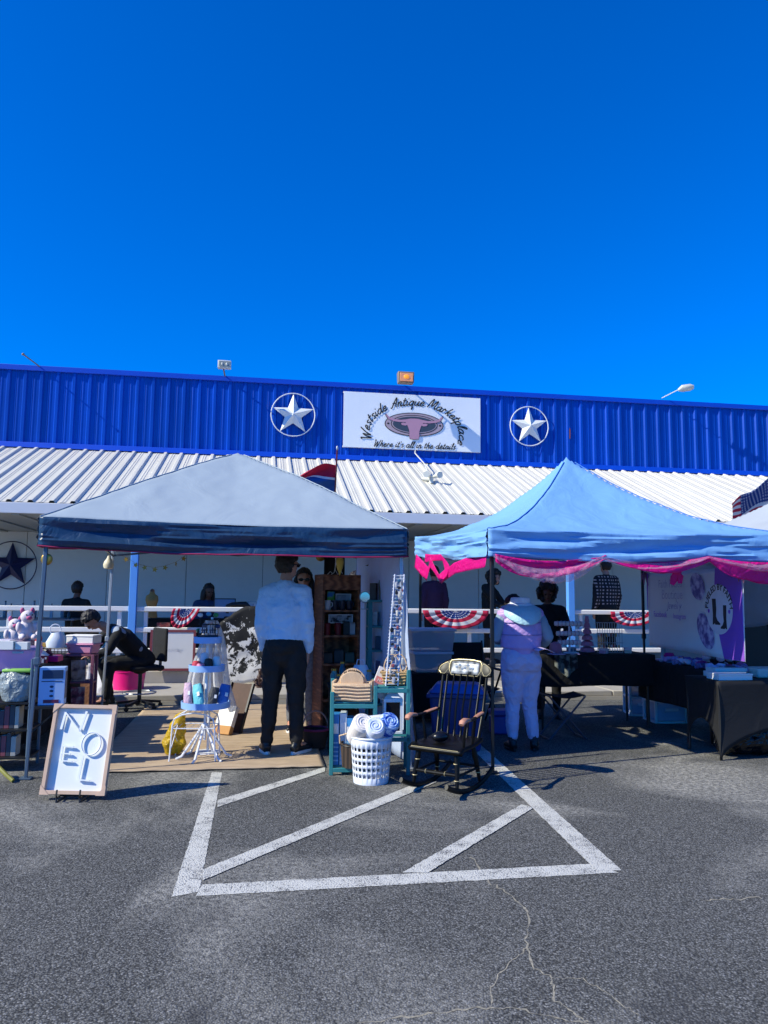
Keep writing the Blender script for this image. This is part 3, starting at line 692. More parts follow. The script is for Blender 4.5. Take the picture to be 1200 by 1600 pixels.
def chain(mb, pts, rads, n=12, ref=None):
    """limb with rounded ends, densified"""
    P_, R_ = [], []
    for i in range(len(pts)-1):
        for k in range(4):
            t = k/4; P_.append(V(*pts[i]).lerp(V(*pts[i+1]), t))
            a, b = rads[i], rads[i+1]
            a = a if isinstance(a, (tuple, list)) else (a, a); b = b if isinstance(b, (tuple, list)) else (b, b)
            R_.append((a[0]*(1-t)+b[0]*t, a[1]*(1-t)+b[1]*t))
    P_.append(V(*pts[-1])); b = rads[-1]; R_.append(b if isinstance(b, (tuple, list)) else (b, b))
    mb.loft(P_, R_, n, ref=ref)
    for p, r in ((P_[0], R_[0]), (P_[-1], R_[-1])):
        rr = min(r)*.97; mb.ell(p, (rr, rr, rr), 10, 6)
    return mb
def hand(mb, wrist, direction, palm_n, side, s=1.0, curl=.5):
    """palm, four curled fingers and a thumb; direction = along the fingers, palm_n = palm facing"""
    d = Vector(direction).normalized(); n = Vector(palm_n); n = (n-d*n.dot(d)).normalized(); x = d.cross(n)*side
    w = Vector(wrist)
    mb.loft([w, w+d*.03*s, w+d*.085*s], [(.024*s, .018*s), (.036*s, .016*s), (.040*s, .013*s)], 10, ref=x)
    for i, (ox, L) in enumerate(((-.030, .066), (-.010, .078), (.010, .073), (.029, .058))):
        p = w+d*.082*s+x*ox*s; q = p; dd = d.copy(); pts = [p-d*.02*s]
        for k in range(3):
            dd = (dd + n*curl*(.35+.25*k)).normalized(); q = q+dd*L*s*(.42, .33, .25)[k]; pts.append(q)
        mb.loft(pts, [.0095*s, .0095*s, .0085*s, .007*s], 8)
    t0 = w+d*.025*s-x*.028*s
    mb.loft([t0, t0+(d*.6-x*.7+n*.3).normalized()*.035*s, t0+(d*.85-x*.45+n*.5).normalized()*.066*s], [.013*s, .011*s, .008*s], 8)

def person(label, loc, rz, J=None, H=1.75, skin=SKIN1, top=None, pants=None, shoes=None, sole=None, hair=None, hairkind='short', vox=.012, girth=1.0, hipw=1.0, shirt='sweat',
           glasses=False, facedir=0.0, nod=0.0, fold=.012, group=None, handcurl=.5, sleeve=1.0, face=True, headup=None, cuffs=True):
    """figure facing local -Y; x>0 is its left side. J overrides joints (metres at H=1.75)"""
    o = thing('person', label, 'person', loc, rz, group)
    S = H/1.75
    j = dict(pel=(0, 0, .95), waist=(0, 0, 1.07), chest=(0, .005, 1.28), nb=(0, .02, 1.455), nt=(0, .005, 1.54), head=(0, -.01, 1.635),
             shL=(.185, .015, 1.415), elL=(.235, .04, 1.13), wrL=(.235, -.03, .885), shR=(-.185, .015, 1.415), elR=(-.235, .04, 1.13), wrR=(-.235, -.03, .885),
             hiL=(.09, 0, .90), knL=(.10, -.015, .50), anL=(.105, .03, .09), hiR=(-.09, 0, .90), knR=(-.10, -.015, .50), anR=(-.105, .03, .09),
             toL=(.125, -.15, .028), toR=(-.125, -.15, .028), hdL=(0, -.15, -1), hdR=(0, -.15, -1), pnL=(-1, 0, 0), pnR=(1, 0, 0))
    if J: j.update(J)
    g = girth
    A = {k: V(*v) for k, v in j.items()}
    up = (A['nb']-A['pel']).normalized()
    # ---- body: one continuous surface
    b = MB()
    chain(b, [A['pel'], A['waist'], A['chest'], A['nb']], [(.16*hipw, .115*g), (.14*g, .10*g), (.165*g, .115*g), (.075, .07)], 16, ref=(1, 0, 0))
    chain(b, [A['shL']-up*.01, A['shR']-up*.01], [(.052, .052), (.052, .052)], 10)
    chain(b, [A['nb']-V(0, 0, .02), A['nt']], [.060, .054], 12)
    for s_ in 'LR':
        chain(b, [A['sh'+s_], A['el'+s_], A['wr'+s_]], [.052*g, .041*g, .027], 10)
        chain(b, [A['hi'+s_], A['kn'+s_], A['an'+s_]], [.085*g*hipw, .058*g, .038], 12)
        chain(b, [A['an'+s_], A['an'+s_]*.35+A['to'+s_]*.65, A['to'+s_]], [.040, .034, .025], 10)
        hand(b, A['wr'+s_], A['hd'+s_], A['pn'+s_], 1 if s_ == 'L' else -1, 1.0, handcurl)
    hm = Matrix.Translation(A['head']) @ Matrix.Rotation(facedir, 4, 'Z') @ Matrix.Rotation(nod, 4, 'X')
    b.m = hm
    b.ell((0, .012, .022), (.076, .097, .098), 18, 12); b.ell((0, -.022, -.045), (.056, .062, .070), 14, 9)
    b.ell((0, -.088, -.015), (.013, .020, .026), 8, 6); b.ell((0, -.082, .028), (.045, .014, .014), 10, 6)
    for sx in (-1, 1): b.ell((sx*.078, .012, -.005), (.010, .020, .033), 8, 6)
    b.m = Matrix()
    bo = b.build('body', skin, o); bo.scale = (S, S, S); remesh(bo, vox*.75, smooth=2)
    if face:
        for sx in (-1, 1):
            e = MB(); e.m = hm; e.ell((sx*.031, -.0845, .006), (.013, .008, .0075), 8, 6); e.build('eye', M_EYE, bo)
        e = MB(); e.m = hm; e.ell((0, -.0825, -.062), (.022, .008, .006), 10, 5); e.build('mouth', M_LIP, bo)
    if glasses:
        e = MB(); e.m = hm
        for sx in (-1, 1): e.ell((sx*.034, -.088, .006), (.028, .008, .019), 12, 7)
        e.box(-.012, .012, -.096, -.088, .006, .014)
        for sx in (-1, 1): e.bar((sx*.064, -.092, .012), (sx*.083, .012, .012), .005, .010)
        e.build('sunglasses', M_SHADES, bo)
    # ---- hair
    if hair:
        h = MB(); h.m = hm; vs = []; 
        def shell(k, lowback, face_cut):
            nu, nv = 32, 18; pts = []; fs = []; keep = []
            for i in range(nv+1):
                a = -1.2+2.75*i/nv
                for q in range(nu):
                    t = 2*math.pi*q/nu; d = V(math.cos(a)*math.cos(t), math.cos(a)*math.sin(t), math.sin(a))
                    r = 1+.035*fbm(d.x*5, d.y*5, d.z*5+k)
                    pts.append(V(0, .014, .026)+V(d.x*.084*r, d.y*.105*r, d.z*.108*r))
                    front = -d.y
                    keep.append((d.z > face_cut*max(0, front)**.7 + (lowback if front < .15 else lowback*.3)))
            for i in range(nv):
                for q in range(nu):
                    f = (i*nu+q, i*nu+(q+1) % nu, (i+1)*nu+(q+1) % nu, (i+1)*nu+q)
                    if all(keep[x] for x in f): fs.append(f)
            h.add(pts, fs)
        shell(1.0, -.80 if hairkind == 'short' else -.8, .62)
        if hairkind == 'long':
            for sx in (-1, 1): h.loft([(sx*.062, .035, .05), (sx*.088, .03, -.06), (sx*.085, .03, -.17), (sx*.07, .02, -.28)], [(.03, .05), (.035, .055), (.035, .05), (.015, .03)], 10)
            h.loft([(0, .09, .05), (0, .115, -.06), (0, .11, -.18), (0, .09, -.30)], [(.07, .03), (.085, .035), (.075, .03), (.04, .015)], 12)
        if hairkind == 'curly':
            rr = random.Random(5)
            for q in range(90):
                a = rr.uniform(0, 6.28); e_ = rr.uniform(-.9, 1.5); d = V(math.cos(e_)*math.cos(a), math.cos(e_)*math.sin(a), math.sin(e_))
                if d.y < -.45 and d.z < .55: continue
                rr_ = rr.uniform(.028, .045); h.ell(V(0, .02, .02)+V(d.x*.11, d.y*.125, d.z*.125), (rr_, rr_, rr_), 7, 5)
        h.m = Matrix()
        ho = h.build('hair', hair, bo)
        md = ho.modifiers.new('thick', 'SOLIDIFY'); md.thickness = .012; md.offset = 1
        md = ho.modifiers.new('sub', 'SUBSURF'); md.levels = md.render_levels = 1
        md = ho.modifiers.new('strand', 'DISPLACE'); md.texture = CLOUD3; md.strength = .030; md.mid_level = .5; md.texture_coords = 'LOCAL'
    # ---- garments
    if top:
        t = MB(); k = .022
        hem = A['pel']*.75+A['waist']*.25 if shirt == 'sweat' else A['waist']
        chain(t, [hem, A['waist'], A['chest'], A['nb']-up*.025], [(.165*g*max(1, hipw*.95), .132*g), (.166*g, .126*g), (.172*g, .136*g), (.092, .092)], 18, ref=(1, 0, 0))
        for s_ in 'LR':
            ni = (A['nb']-up*.04).lerp(A['sh'+s_], .2); chain(t, [ni, A['sh'+s_]-up*.005], [.076, .068*g], 12)
            chain(t, [A['sh'+s_]-up*.03, A['chest'].lerp(A['sh'+s_], .45)], [.07*g, .08*g], 12)
        for s_ in 'LR':
            el, wr = A['el'+s_], A['wr'+s_]; end = el.lerp(wr, sleeve*.94)
            chain(t, [A['sh'+s_]-up*.015, A['sh'+s_].lerp(el, .35), el, end], [.064*g, .066*g, .058*g, .045*g if cuffs else .05], 12)
        to = t.build('top', top, bo); remesh(to, vox, fold*1.4, 4, fold*.28)
        if shirt == 'sweat':
            nb = A['nb']; MB().ring(tuple(nb+up*.002), .066, .014, 'Z', 24, 6).build('collar', top, to)
    if pants:
        t = MB()
        chain(t, [A['waist']+up*.03, A['waist'].lerp(A['pel'], .55), A['pel']-up*.02, A['hiL']*.5+A['hiR']*.5-up*.03], [(.138*g, .112*g), (.155*hipw*g, .128*g), (.170*hipw*g, .148*g), (.155*hipw*g, .135*g)], 18, ref=(1, 0, 0))
        for s_ in 'LR':
            chain(t, [A['hi'+s_], A['hi'+s_].lerp(A['kn'+s_], .45), A['kn'+s_], A['an'+s_].lerp(A['kn'+s_], .08 if cuffs else .16)], [.100*g*hipw, .094*g*hipw, .073*g, .056*g], 14)
        remesh(t.build('trousers', pants, bo), vox, fold*1.4, 7, fold*.30)
    if shoes:
        for s_ in 'LR':
            an, to_ = A['an'+s_], A['to'+s_]; d = (to_-an); d.z = 0; d.normalize(); x = V(-d.y, d.x, 0); z0 = to_.z-.028
            base = V(an.x, an.y, z0)
            t = MB()
            t.loft([base-d*.055+V(0, 0, .045), base-d*.02+V(0, 0, .055), base+d*.06+V(0, 0, .05), base+d*.14+V(0, 0, .042), base+d*.20+V(0, 0, .035)],
                   [(.030, .035), (.038, .05), (.043, .042), (.045, .034), (.030, .022)], 14, ref=x)
            t.loft([base+V(0, 0, .05)-d*.01, base+V(0, 0, .105)-d*.005], [.042, .045], 12)
            so = t.build('shoe', shoes, bo); remesh(so, .009, 0, 2)
            t = MB(); out = []
            for q in range(20):
                a = 2*math.pi*q/20; l = math.cos(a); wv = math.sin(a); cx = base+d*(.072+l*.140)+x*wv*(.046-.008*max(0, -l)); out.append((cx.x, cx.y))
            t.prism(out, z0, z0+.030, 'XY').build('sole', sole or shoes, so, bevel=.006)
    return o
M_SWEAT = mat('blue_sweatshirt', '#bcd3ea', .85, var=.06, vs=5, bump=.25, bs=260, wrinkle=.8, ws=6)
M_BLKP = mat('black_joggers', '#0d0e12', .8, var=.15, bump=.2, bs=200, wrinkle=.3, ws=8)
M_SHOEK = mat('black_leather', '#141518', .4, var=.1); M_SOLEW = mat('white_rubber', '#d4d6d8', .5, var=.05)
LAV = mat('lavender_knit', '#c3b9da', .85, var=.06, vs=6, bump=.25, bs=240, wrinkle=.9, ws=8)
VEST = mat('lilac_puffer_nylon', '#bd9cd8', .45, var=.14, vs=3, bump=.05, wrinkle=.5, ws=12)
HOODM = mat('pale_blue_nylon', '#a8d0de', .4, var=.12, vs=5, bump=.05, wrinkle=.5, ws=12)
SLV = mat('slate_knit', '#8aa0b2', .85, var=.08, bump=.3, bs=220, wrinkle=.4)
BLKC = mat('black_cloth', '#0c0d10', .85, var=.2, bump=.2, wrinkle=.3, ws=6)
DENIM = mat('denim', '#1f3f63', .8, var=.15, bump=.3, bs=240, wrinkle=.4)
PURC = mat('plum_cloth', '#3d1f45', .8, var=.15, wrinkle=.4)
# man in the blue sweatshirt: seen from behind, looking to his right-hand stall
man = person('man in light blue sweatshirt and black trousers seen from behind', Vector((-.90, 7.16, .012)), R(180)+R(-4),
    dict(anL=(.135, .03, .09), anR=(-.125, .01, .09), knL=(.115, -.015, .50), knR=(-.11, -.01, .50), toL=(.20, -.13, .028), toR=(-.21, -.15, .028),
         shL=(.172, .015, 1.395), shR=(-.172, .015, 1.40), elL=(.205, .045, 1.13), wrL=(.195, -.03, .90), elR=(-.208, .04, 1.13), wrR=(-.20, -.04, .89), nb=(0, .015, 1.47), head=(-.012, -.01, 1.635), nt=(0, .0, 1.55)),
    H=1.82, top=M_SWEAT, pants=M_BLKP, shoes=M_SHOEK, sole=M_SOLEW, hair=HAIRK, glasses=True, facedir=R(-38), vox=.010, girth=1.06, fold=.024)
# woman in lilac vest, head bowed over the table
wom = person('woman in lilac puffer vest and lavender joggers seen from behind', Vector((1.33, 7.5, .0)), R(180)+R(8),
    dict(nt=(.0, -.10, 1.475), head=(0, -.215, 1.455), nb=(0, .0, 1.44), elL=(.27, .0, 1.15), wrL=(.16, -.22, 1.10), elR=(-.29, .03, 1.16), wrR=(-.285, -.2, 1.03), hdR=(-.3, -1, -.2), hdL=(-.2, -1, .1), pnR=(0, 0, -1), pnL=(0, 0, -1),
         shL=(.18, .01, 1.39), shR=(-.18, .01, 1.39), anL=(.10, .03, .09), anR=(-.125, .03, .09), hiL=(.085, 0, .90), hiR=(-.085, 0, .90), knL=(.085, -.02, .48), knR=(-.095, -.02, .48), toL=(.11, -.14, .028), toR=(-.19, -.13, .028)),
    H=1.62, top=SLV, pants=LAV, shoes=M_SHOEK, sole=M_SHOEK, hair=HAIRK, hairkind='short', nod=R(62), vox=.010, girth=1.09, hipw=1.17, shirt='plain', fold=.018, cuffs=False)
wb = wom.children[0]
trm = [c_ for c_ in wb.children if c_.name.startswith('trousers')][0]
for sx in (-1, 1):
    b_ = MB().ell((sx*.085, .07, .90), (.115, .105, .13), 16, 10); base_ = len(trm.data.vertices)
    bm = bmesh.new(); bm.from_mesh(trm.data); t2 = b_.mesh('t'); bm.from_mesh(t2); bm.to_mesh(trm.data); bm.free(); bpy.data.meshes.remove(t2)
t = MB(); chain(t, [(0, .0, 1.04), (0, .005, 1.18), (0, .01, 1.33), (0, .01, 1.42)], [(.215, .175), (.222, .18), (.215, .165), (.125, .10)], 20, ref=(1, 0, 0))
chain(t, [(.17, .01, 1.375), (-.17, .01, 1.375)], [(.09, .095), (.09, .095)], 12)
for zz in (1.12, 1.25): pass
vs = t.build('puffer_vest', VEST, wb); remesh(vs, .011, .016, 3, .006)
for zz in (1.175, 1.30): MB().loft([(math.cos(2*math.pi*i/40)*.222, .005+math.sin(2*math.pi*i/40)*.182, zz) for i in range(41)], .004, 6).build('quilt_seam', mat('lilac_seam', '#7f70a8', .6), vs)
t = MB()   # hood hanging down the back, open rim up
def hoodf(u, v):
    a = (u-.5)*2*R(128); sag = math.sin(v*math.pi*.5)
    rr = .115+.075*math.sin(v*math.pi*.62); z = 1.475-.02*v-.155*v**1.4*math.cos(a*.62)**2*1.15
    return (rr*math.sin(a)*1.05, .02+(rr*math.cos(a))*.92+.05*math.cos(a)*v, z+.008*fbm(u*6, v*5, 3))
hd = t.grid(hoodf, 40, 16).build('hood', HOODM, vs, solid=.018, sub=1)
MB().tube([hoodf(i/40, 0) for i in range(41)], .020, 8).build('hood_rim', mat('white_fleece', '#dfe6f2', .9, bump=.6, bs=120), hd)
MB().lathe([(.075, 1.43), (.105, 1.47), (.112, 1.51), (.098, 1.555), (.07, 1.56), (.06, 1.50)], 26, (0, .01, 0)).build('fleece_collar', mat('white_fleece', '#dfe6f2', .9), vs)
for sx in (-1, 1):
    MB().cyl((sx*.105 if sx > 0 else -.125, .03, .10), (sx*.105 if sx > 0 else -.125, .03, .165), .041, .042, 12).build('sock', mat('charcoal_sock', '#2c2f38', .9, bump=.3), wb)
# phone-like pale wristlet held by the woman
# vendor with dark curly hair behind the jewellery table
person('vendor with big dark curly hair behind the jewellery table', Vector((2.02, 9.5, 0)), R(-8), dict(elL=(.26, -.05, 1.14), wrL=(.15, -.25, 1.02), elR=(-.26, -.05, 1.14), wrR=(-.15, -.25, 1.02), hdL=(-.3, -1, 0), hdR=(.3, -1, 0)),
    H=1.60, skin=SKIN2, top=BLKC, pants=BLKC, shoes=M_SHOEK, hair=HAIRK, hairkind='curly', nod=R(18), vox=.016)
person('woman in sunglasses half hidden behind the man in blue', Vector((-.86, 8.35, .012)), R(8), H=1.70, top=BLKC, pants=mat('grey_print_leggings', '#6b6e76', .8, var=.5, vs=40), shoes=M_SHOEK, sole=M_SOLEW, hair=HAIRK, hairkind='long', glasses=True, vox=.016)
person('dark haired person in white shirt behind the brown bookcase', Vector((-.36, 10.15, .0)), R(150), H=1.74, top=mat('white_shirt', '#c9d4e2', .8, wrinkle=.3), pants=DENIM, shoes=M_SHOEK, hair=HAIRK, vox=.018)
def seated(label, loc, rz, top, pants, hair=HAIRK, kind='short', skin=SKIN2, H=1.7, lean=0.0, extra=None, nod=0.0, vox=.018, facedir=0, seat=.45, shirt='sweat'):
    d = seat-.95+.10
    L = lean
    J = dict(pel=(0, .06, seat+.10), waist=(0, .06-L*.10, seat+.22), chest=(0, .055-L*.26, seat+.43-L*.05), nb=(0, .05-L*.42, seat+.60-L*.10), nt=(0, .03-L*.50, seat+.685-L*.13), head=(0, .01-L*.60, seat+.78-L*.17),
             shL=(.185, .05-L*.38, seat+.56-L*.09), elL=(.24, -.02-L*.45, seat+.30-L*.06), wrL=(.15, -.22-L*.4, seat+.24-L*.05), shR=(-.185, .05-L*.38, seat+.56-L*.09), elR=(-.24, -.02-L*.45, seat+.30-L*.06), wrR=(-.15, -.22-L*.4, seat+.24-L*.05),
             hiL=(.09, .0, seat+.06), knL=(.13, -.42, seat+.07), anL=(.13, -.42, .09), hiR=(-.09, .0, seat+.06), knR=(-.13, -.42, seat+.07), anR=(-.13, -.42, .09),
             toL=(.15, -.60, .028), toR=(-.15, -.60, .028), hdL=(-.5, -1, -.2), hdR=(.5, -1, -.2), pnL=(0, 0, -1), pnR=(0, 0, -1))
    if extra: J.update(extra)
    return person(label, loc, rz, J, H=H, skin=skin, top=top, pants=pants, shoes=M_SHOEK, hair=hair, hairkind=kind, nod=nod, vox=vox, facedir=facedir, shirt=shirt)
HOODG = ramp_mat('black_grey_hoodie', 'noise', [(.0, '#0c0d11'), (.60, '#0e0f13'), (.64, '#8d97a6'), (1.0, '#a2abb8')], 3.2, .85, .2, 2, interp='CONSTANT')
sp = seated('hunched person in black hoodie seated on a rolling chair by the pink tub', Vector((-3.08, 9.85, .0)), R(-50), HOODG, BLKC, hair=HAIRK, lean=1.05, nod=R(60), H=1.72, vox=.012, seat=.52, skin=SKIN1,
            extra=dict(anL=(.12, -.45, .16), toL=(.14, -.63, .10), anR=(-.13, -.30, .16), toR=(-.15, -.48, .10)))
seated('person in denim jacket with long dark braids seated on the porch', Bf(-3.42, 2.15, .30), R(35), DENIM, DENIM, kind='long', H=1.72, lean=.15, nod=R(15), vox=.018)
seated('dark silhouetted person seated with back turned on the porch at far left', Bf(-5.5, 2.3, .30), R(175), BLKC, BLKC, H=1.7, vox=.02)
person('person in black with curly hair reaching over the porch railing', Bf(1.42, 2.75, .30), R(62), dict(elR=(-.25, -.20, 1.12), wrR=(-.2, -.42, 1.02), hdR=(.2, -1, -.1), elL=(.24, -.2, 1.1), wrL=(.2, -.42, 1.0), hdL=(0, -1, 0), nb=(0, -.03, 1.44), nt=(0, -.08, 1.5), head=(0, -.12, 1.58)), H=1.62, skin=SKIN1, top=BLKC, pants=BLKC, shoes=M_SHOEK, hair=HAIRK, hairkind='curly', vox=.018)
person('person in plum coat standing on the porch behind the flag bunting', Bf(.52, 2.4, .30), R(200), H=1.66, top=PURC, pants=BLKC, shoes=M_SHOEK, hair=HAIRK, vox=.02)
# plaid shirt: woven check of two colours
pl = bpy.data.materials.new('plaid'); pl.use_nodes = True; nd, lk = nodes_of(pl); tc = nd.new('ShaderNodeTexCoord'); acc = None
for ax in ('X', 'Z'):
    wv = nd.new('ShaderNodeTexWave'); wv.bands_direction = ax; wv.inputs['Scale'].default_value = 5.5; wv.inputs['Distortion'].default_value = .5; lk.new(tc.outputs['Object'], wv.inputs['Vector'])
    r_ = nd.new('ShaderNodeValToRGB'); r_.color_ramp.elements[0].position = .55; r_.color_ramp.elements[1].position = .7; lk.new(wv.outputs['Fac'], r_.inputs[0])
    if acc is None: acc = r_.outputs[0]
    else:
        mm = nd.new('ShaderNodeMix'); mm.data_type = 'RGBA'; mm.blend_type = 'MULTIPLY'; mm.inputs[0].default_value = 1; lk.new(acc, mm.inputs[6]); lk.new(r_.outputs[0], mm.inputs[7]); acc = mm.outputs[2]
mm = nd.new('ShaderNodeMix'); mm.data_type = 'RGBA'; mm.inputs[6].default_value = (.012, .012, .016, 1); mm.inputs[7].default_value = (.45, .36, .34, 1); lk.new(acc, mm.inputs[0]); lk.new(mm.outputs[2], nd['Principled BSDF'].inputs['Base Color']); nd['Principled BSDF'].inputs['Roughness'].default_value = .9
person('person in dark plaid shirt standing on the porch under the blue canopy edge', Bf(3.52, 2.9, .30), R(205), H=1.82, top=pl, pants=BLKC, shoes=M_SHOEK, hair=HAIRK, vox=.018, girth=1.15)
# ================================================================ LEFT AND MIDDLE STALL
M_TEAL = mat('teal_paint', '#2a7a80', .55, var=.14, vs=9, bump=.15, dirt=.15)
M_WOODB = ramp_mat('brown_wood', 'wave', [(.0, '#6a3e2a'), (.5, '#8c5638'), (1.0, '#a56c4b')], 3.0, .6, .2, 4, 6.0, stretch=(1, 1, 6))
M_WOODP = ramp_mat('pale_wood', 'wave', [(.0, '#c8a57c'), (1.0, '#e0c3a0')], 3.0, .65, .15, 4, 5.0, stretch=(6, 1, 1))
M_WICK = ramp_mat('wicker', 'wave', [(.0, '#8a6238'), (.6, '#c99f63'), (1.0, '#e2c68f')], 42, .7, .5, 1, 1.5)
M_BASKT = ramp_mat('pale_wicker', 'wave', [(.0, '#b98d63'), (.6, '#dfbf98'), (1.0, '#ead2b2')], 34, .7, .5, 1, 2.5)
M_WPLAS = mat('white_plastic', '#d9dde6', .4, var=.04, bump=.04); M_KMETAL = mat('black_iron', '#121315', .45, var=.15, bump=.1)
M_WWIRE = mat('white_wire_enamel', '#e2e4ea', .4, var=.05, bump=.04); M_BLKCL = mat('black_tablecloth', '#08090b', .9, var=.25, bump=.15, wrinkle=.5, ws=5)
M_PAPER = mat('white_card', '#e6e4e2', .7, var=.04, bump=.04); M_PINK = mat('hot_pink_plastic', '#e0127c', .35, var=.06); M_PNK2 = mat('soft_pink', '#d88fae', .6, var=.1)
M_RED = mat('red_felt', '#b3202e', .8, var=.1); M_GOLD = mat('gold_foil', '#b08b3e', .35, metal=.7, var=.15); M_TAN = mat('tan_linen', '#a47e45', .8, var=.1, wrinkle=.2)
def rnd_tilt(): return (rnd.uniform(-.08, .08), rnd.uniform(-.08, .08), rnd.uniform(0, 6.28))
def simple(name, label, cat, mb, m, loc, rz=0.0, group=None, **k):
    o = mb.build(name, m, **k); o.location = loc; o.rotation_euler = (0, 0, rz); return tag(o, label, cat, group)
# ---- woven mat
rugm = bpy.data.materials.new('woven_rug'); rugm.use_nodes = True; nd, lk = nodes_of(rugm); tc = nd.new('ShaderNodeTexCoord')
wv = nd.new('ShaderNodeTexWave'); wv.bands_direction = 'Y'; wv.inputs['Scale'].default_value = 13; wv.inputs['Distortion'].default_value = .6; wv.inputs['Detail'].default_value = 2; lk.new(tc.outputs['Object'], wv.inputs['Vector'])
nz = nd.new('ShaderNodeTexNoise'); nz.inputs['Scale'].default_value = 3; nz.inputs['Detail'].default_value = 8; nz.inputs['Roughness'].default_value = .7; mp = nd.new('ShaderNodeMapping'); mp.inputs['Scale'].default_value = (1, 5, 1); lk.new(tc.outputs['Object'], mp.inputs[0]); lk.new(mp.outputs[0], nz.inputs['Vector'])
r_ = nd.new('ShaderNodeValToRGB'); e = r_.color_ramp.elements; e[0].position = .3; e[0].color = (*lin('#b0967c'), 1); e[1].position = .75; e[1].color = (*lin('#dcc4a4'), 1); lk.new(nz.outputs['Fac'], r_.inputs[0])
mm = nd.new('ShaderNodeMix'); mm.data_type = 'RGBA'; mm.blend_type = 'MULTIPLY'; mm.inputs[0].default_value = .32; lk.new(r_.outputs[0], mm.inputs[6]); lk.new(wv.outputs['Color'], mm.inputs[7])
lk.new(mm.outputs[2], nd['Principled BSDF'].inputs['Base Color']); nd['Principled BSDF'].inputs['Roughness'].default_value = .9
bp = nd.new('ShaderNodeBump'); bp.inputs['Strength'].default_value = .8; bp.inputs['Distance'].default_value = .006; lk.new(wv.outputs['Fac'], bp.inputs['Height']); lk.new(bp.outputs[0], nd['Principled BSDF'].inputs['Normal'])
rp = G(508, 1200)
def rugf(u, v): return (-1.95*(1-u), 3.72*v+.012*fbm(u*6, v, 2), .010+.010*abs(fbm(u*5, v*6, 1)))
simple('woven_mat', 'brown woven mat lying under the grey canopy', 'mat', MB().grid(rugf, 50, 60), rugm, (rp.x, rp.y, .002), ALPHA, solid=.006)

# ---- teal slatted shelf with things on it
ts = G(514, 1212); tsl = Vector((ts.x, ts.y, 0))
sh = thing('teal_shelf', 'teal painted slatted plant shelf beside the laundry basket', 'shelf', tsl, R(3))
def sx(z0, z1, x, y, w=.032): return MB().box(x-w/2, x+w/2, y-w/2, y+w/2, z0, z1)
for (x, y, z) in ((.016, .016, .66), (.016, .29, .74), (.37, .016, .71), (.37, .29, .74), (.64, .016, .84), (.64, .29, .84)): sx(0, z, x, y).build('post', M_TEAL, sh, bevel=.004)
for (x0, x1, z) in ((.03, .36, .565), (.385, .66, .69), (.03, .36, .06), (.385, .66, .30)):
    MB().box(x0, x1, .0, .022, z-.035, z-.001).build('apron', M_TEAL, sh, bevel=.003)
    n_ = 6
    for i in range(n_): MB().box(x0, x1, .03+.045*i, .064+.045*i, z, z+.014).build('slat', M_TEAL, sh, bevel=.002)
MB().box(.0, .03, .02, .29, .62, .655).build('side_rail', M_TEAL, sh); MB().box(.0, .03, .02, .29, .08, .115).build('side_rail', M_TEAL, sh)
def onsh(x, y, z): return tsl + Matrix.Rotation(R(3), 3, 'Z') @ Vector((x, y, z))
# crate shaped wicker box with arched welcome board
cr_ = thing('wicker_crate', 'pale wicker crate with a round top board lettered in brown', 'crate', onsh(.185, .13, .58), R(-4))
MB().taper((-.145, .145, -.10, .10), (-.155, .155, -.105, .105), 0, .145).build('basket', M_BASKT, cr_, bevel=.01)
for i in range(5): MB().tube([(-.15, -.108, .018+.027*i), (-.05, -.114, .022+.027*i), (.05, -.110, .014+.027*i), (.155, -.112, .020+.027*i)], .009, 6).build('weave', M_BASKT, cr_)
for sx_ in (-1, 1): MB().box(sx_*.155-.012, sx_*.155+.012, -.09, .09, .0, .16).build('end_board', M_WOODP, cr_, bevel=.004)
MB().prism([(.125*math.cos(a), .10+.165*math.sin(a)) for a in [math.pi*i/20 for i in range(21)]], -.04, -.02, 'XZ').build('round_board', M_WOODP, cr_)
MB().at((0, -.05, .165)).prism([(.10*math.cos(a)-.0, .075*math.sin(a)) for a in [2*math.pi*i/20 for i in range(20)]], -.02, .005, 'XZ').build('lid', M_BASKT, cr_, bevel=.006)
MB().prism([(.07*math.cos(a), .168+.068*math.sin(a)) for a in [math.pi*i/14 for i in range(15)]]+[(-.045, .175), (.045, .175)], -.043, -.041, 'XZ').build('red_arch', mat('rose_print', '#c05a66', .6), cr_, smooth=False)
arc_text('FLOWER', .034, .098, .098, R(128), R(52), cr_, mat('brown_ink', '#3a2418', .7), 0, .13, 0, .001, y=-.0425)
# card sign leaning behind
cs_ = thing('card_sign', 'white card sign with pink band leaning between crate and basket', 'sign', onsh(.385, .16, .60), R(10))
m_ = MB(); m_.m = Matrix.Rotation(R(24), 4, 'Y') @ Matrix.Rotation(R(-12), 4, 'X')
m_.box(-.075, .075, -.008, .008, 0, .25).build('card', M_PAPER, cs_); m_.v = []; m_.f = []
m_.box(-.068, .068, -.0105, -.0085, .105, .165).build('pink_band', mat('salmon_print', '#e08a8a', .6), cs_)
text('HOME', .035, mat('white_ink', '#f0e8e6', .6), cs_, m_.m @ Matrix.Translation((0, -.012, .135)))
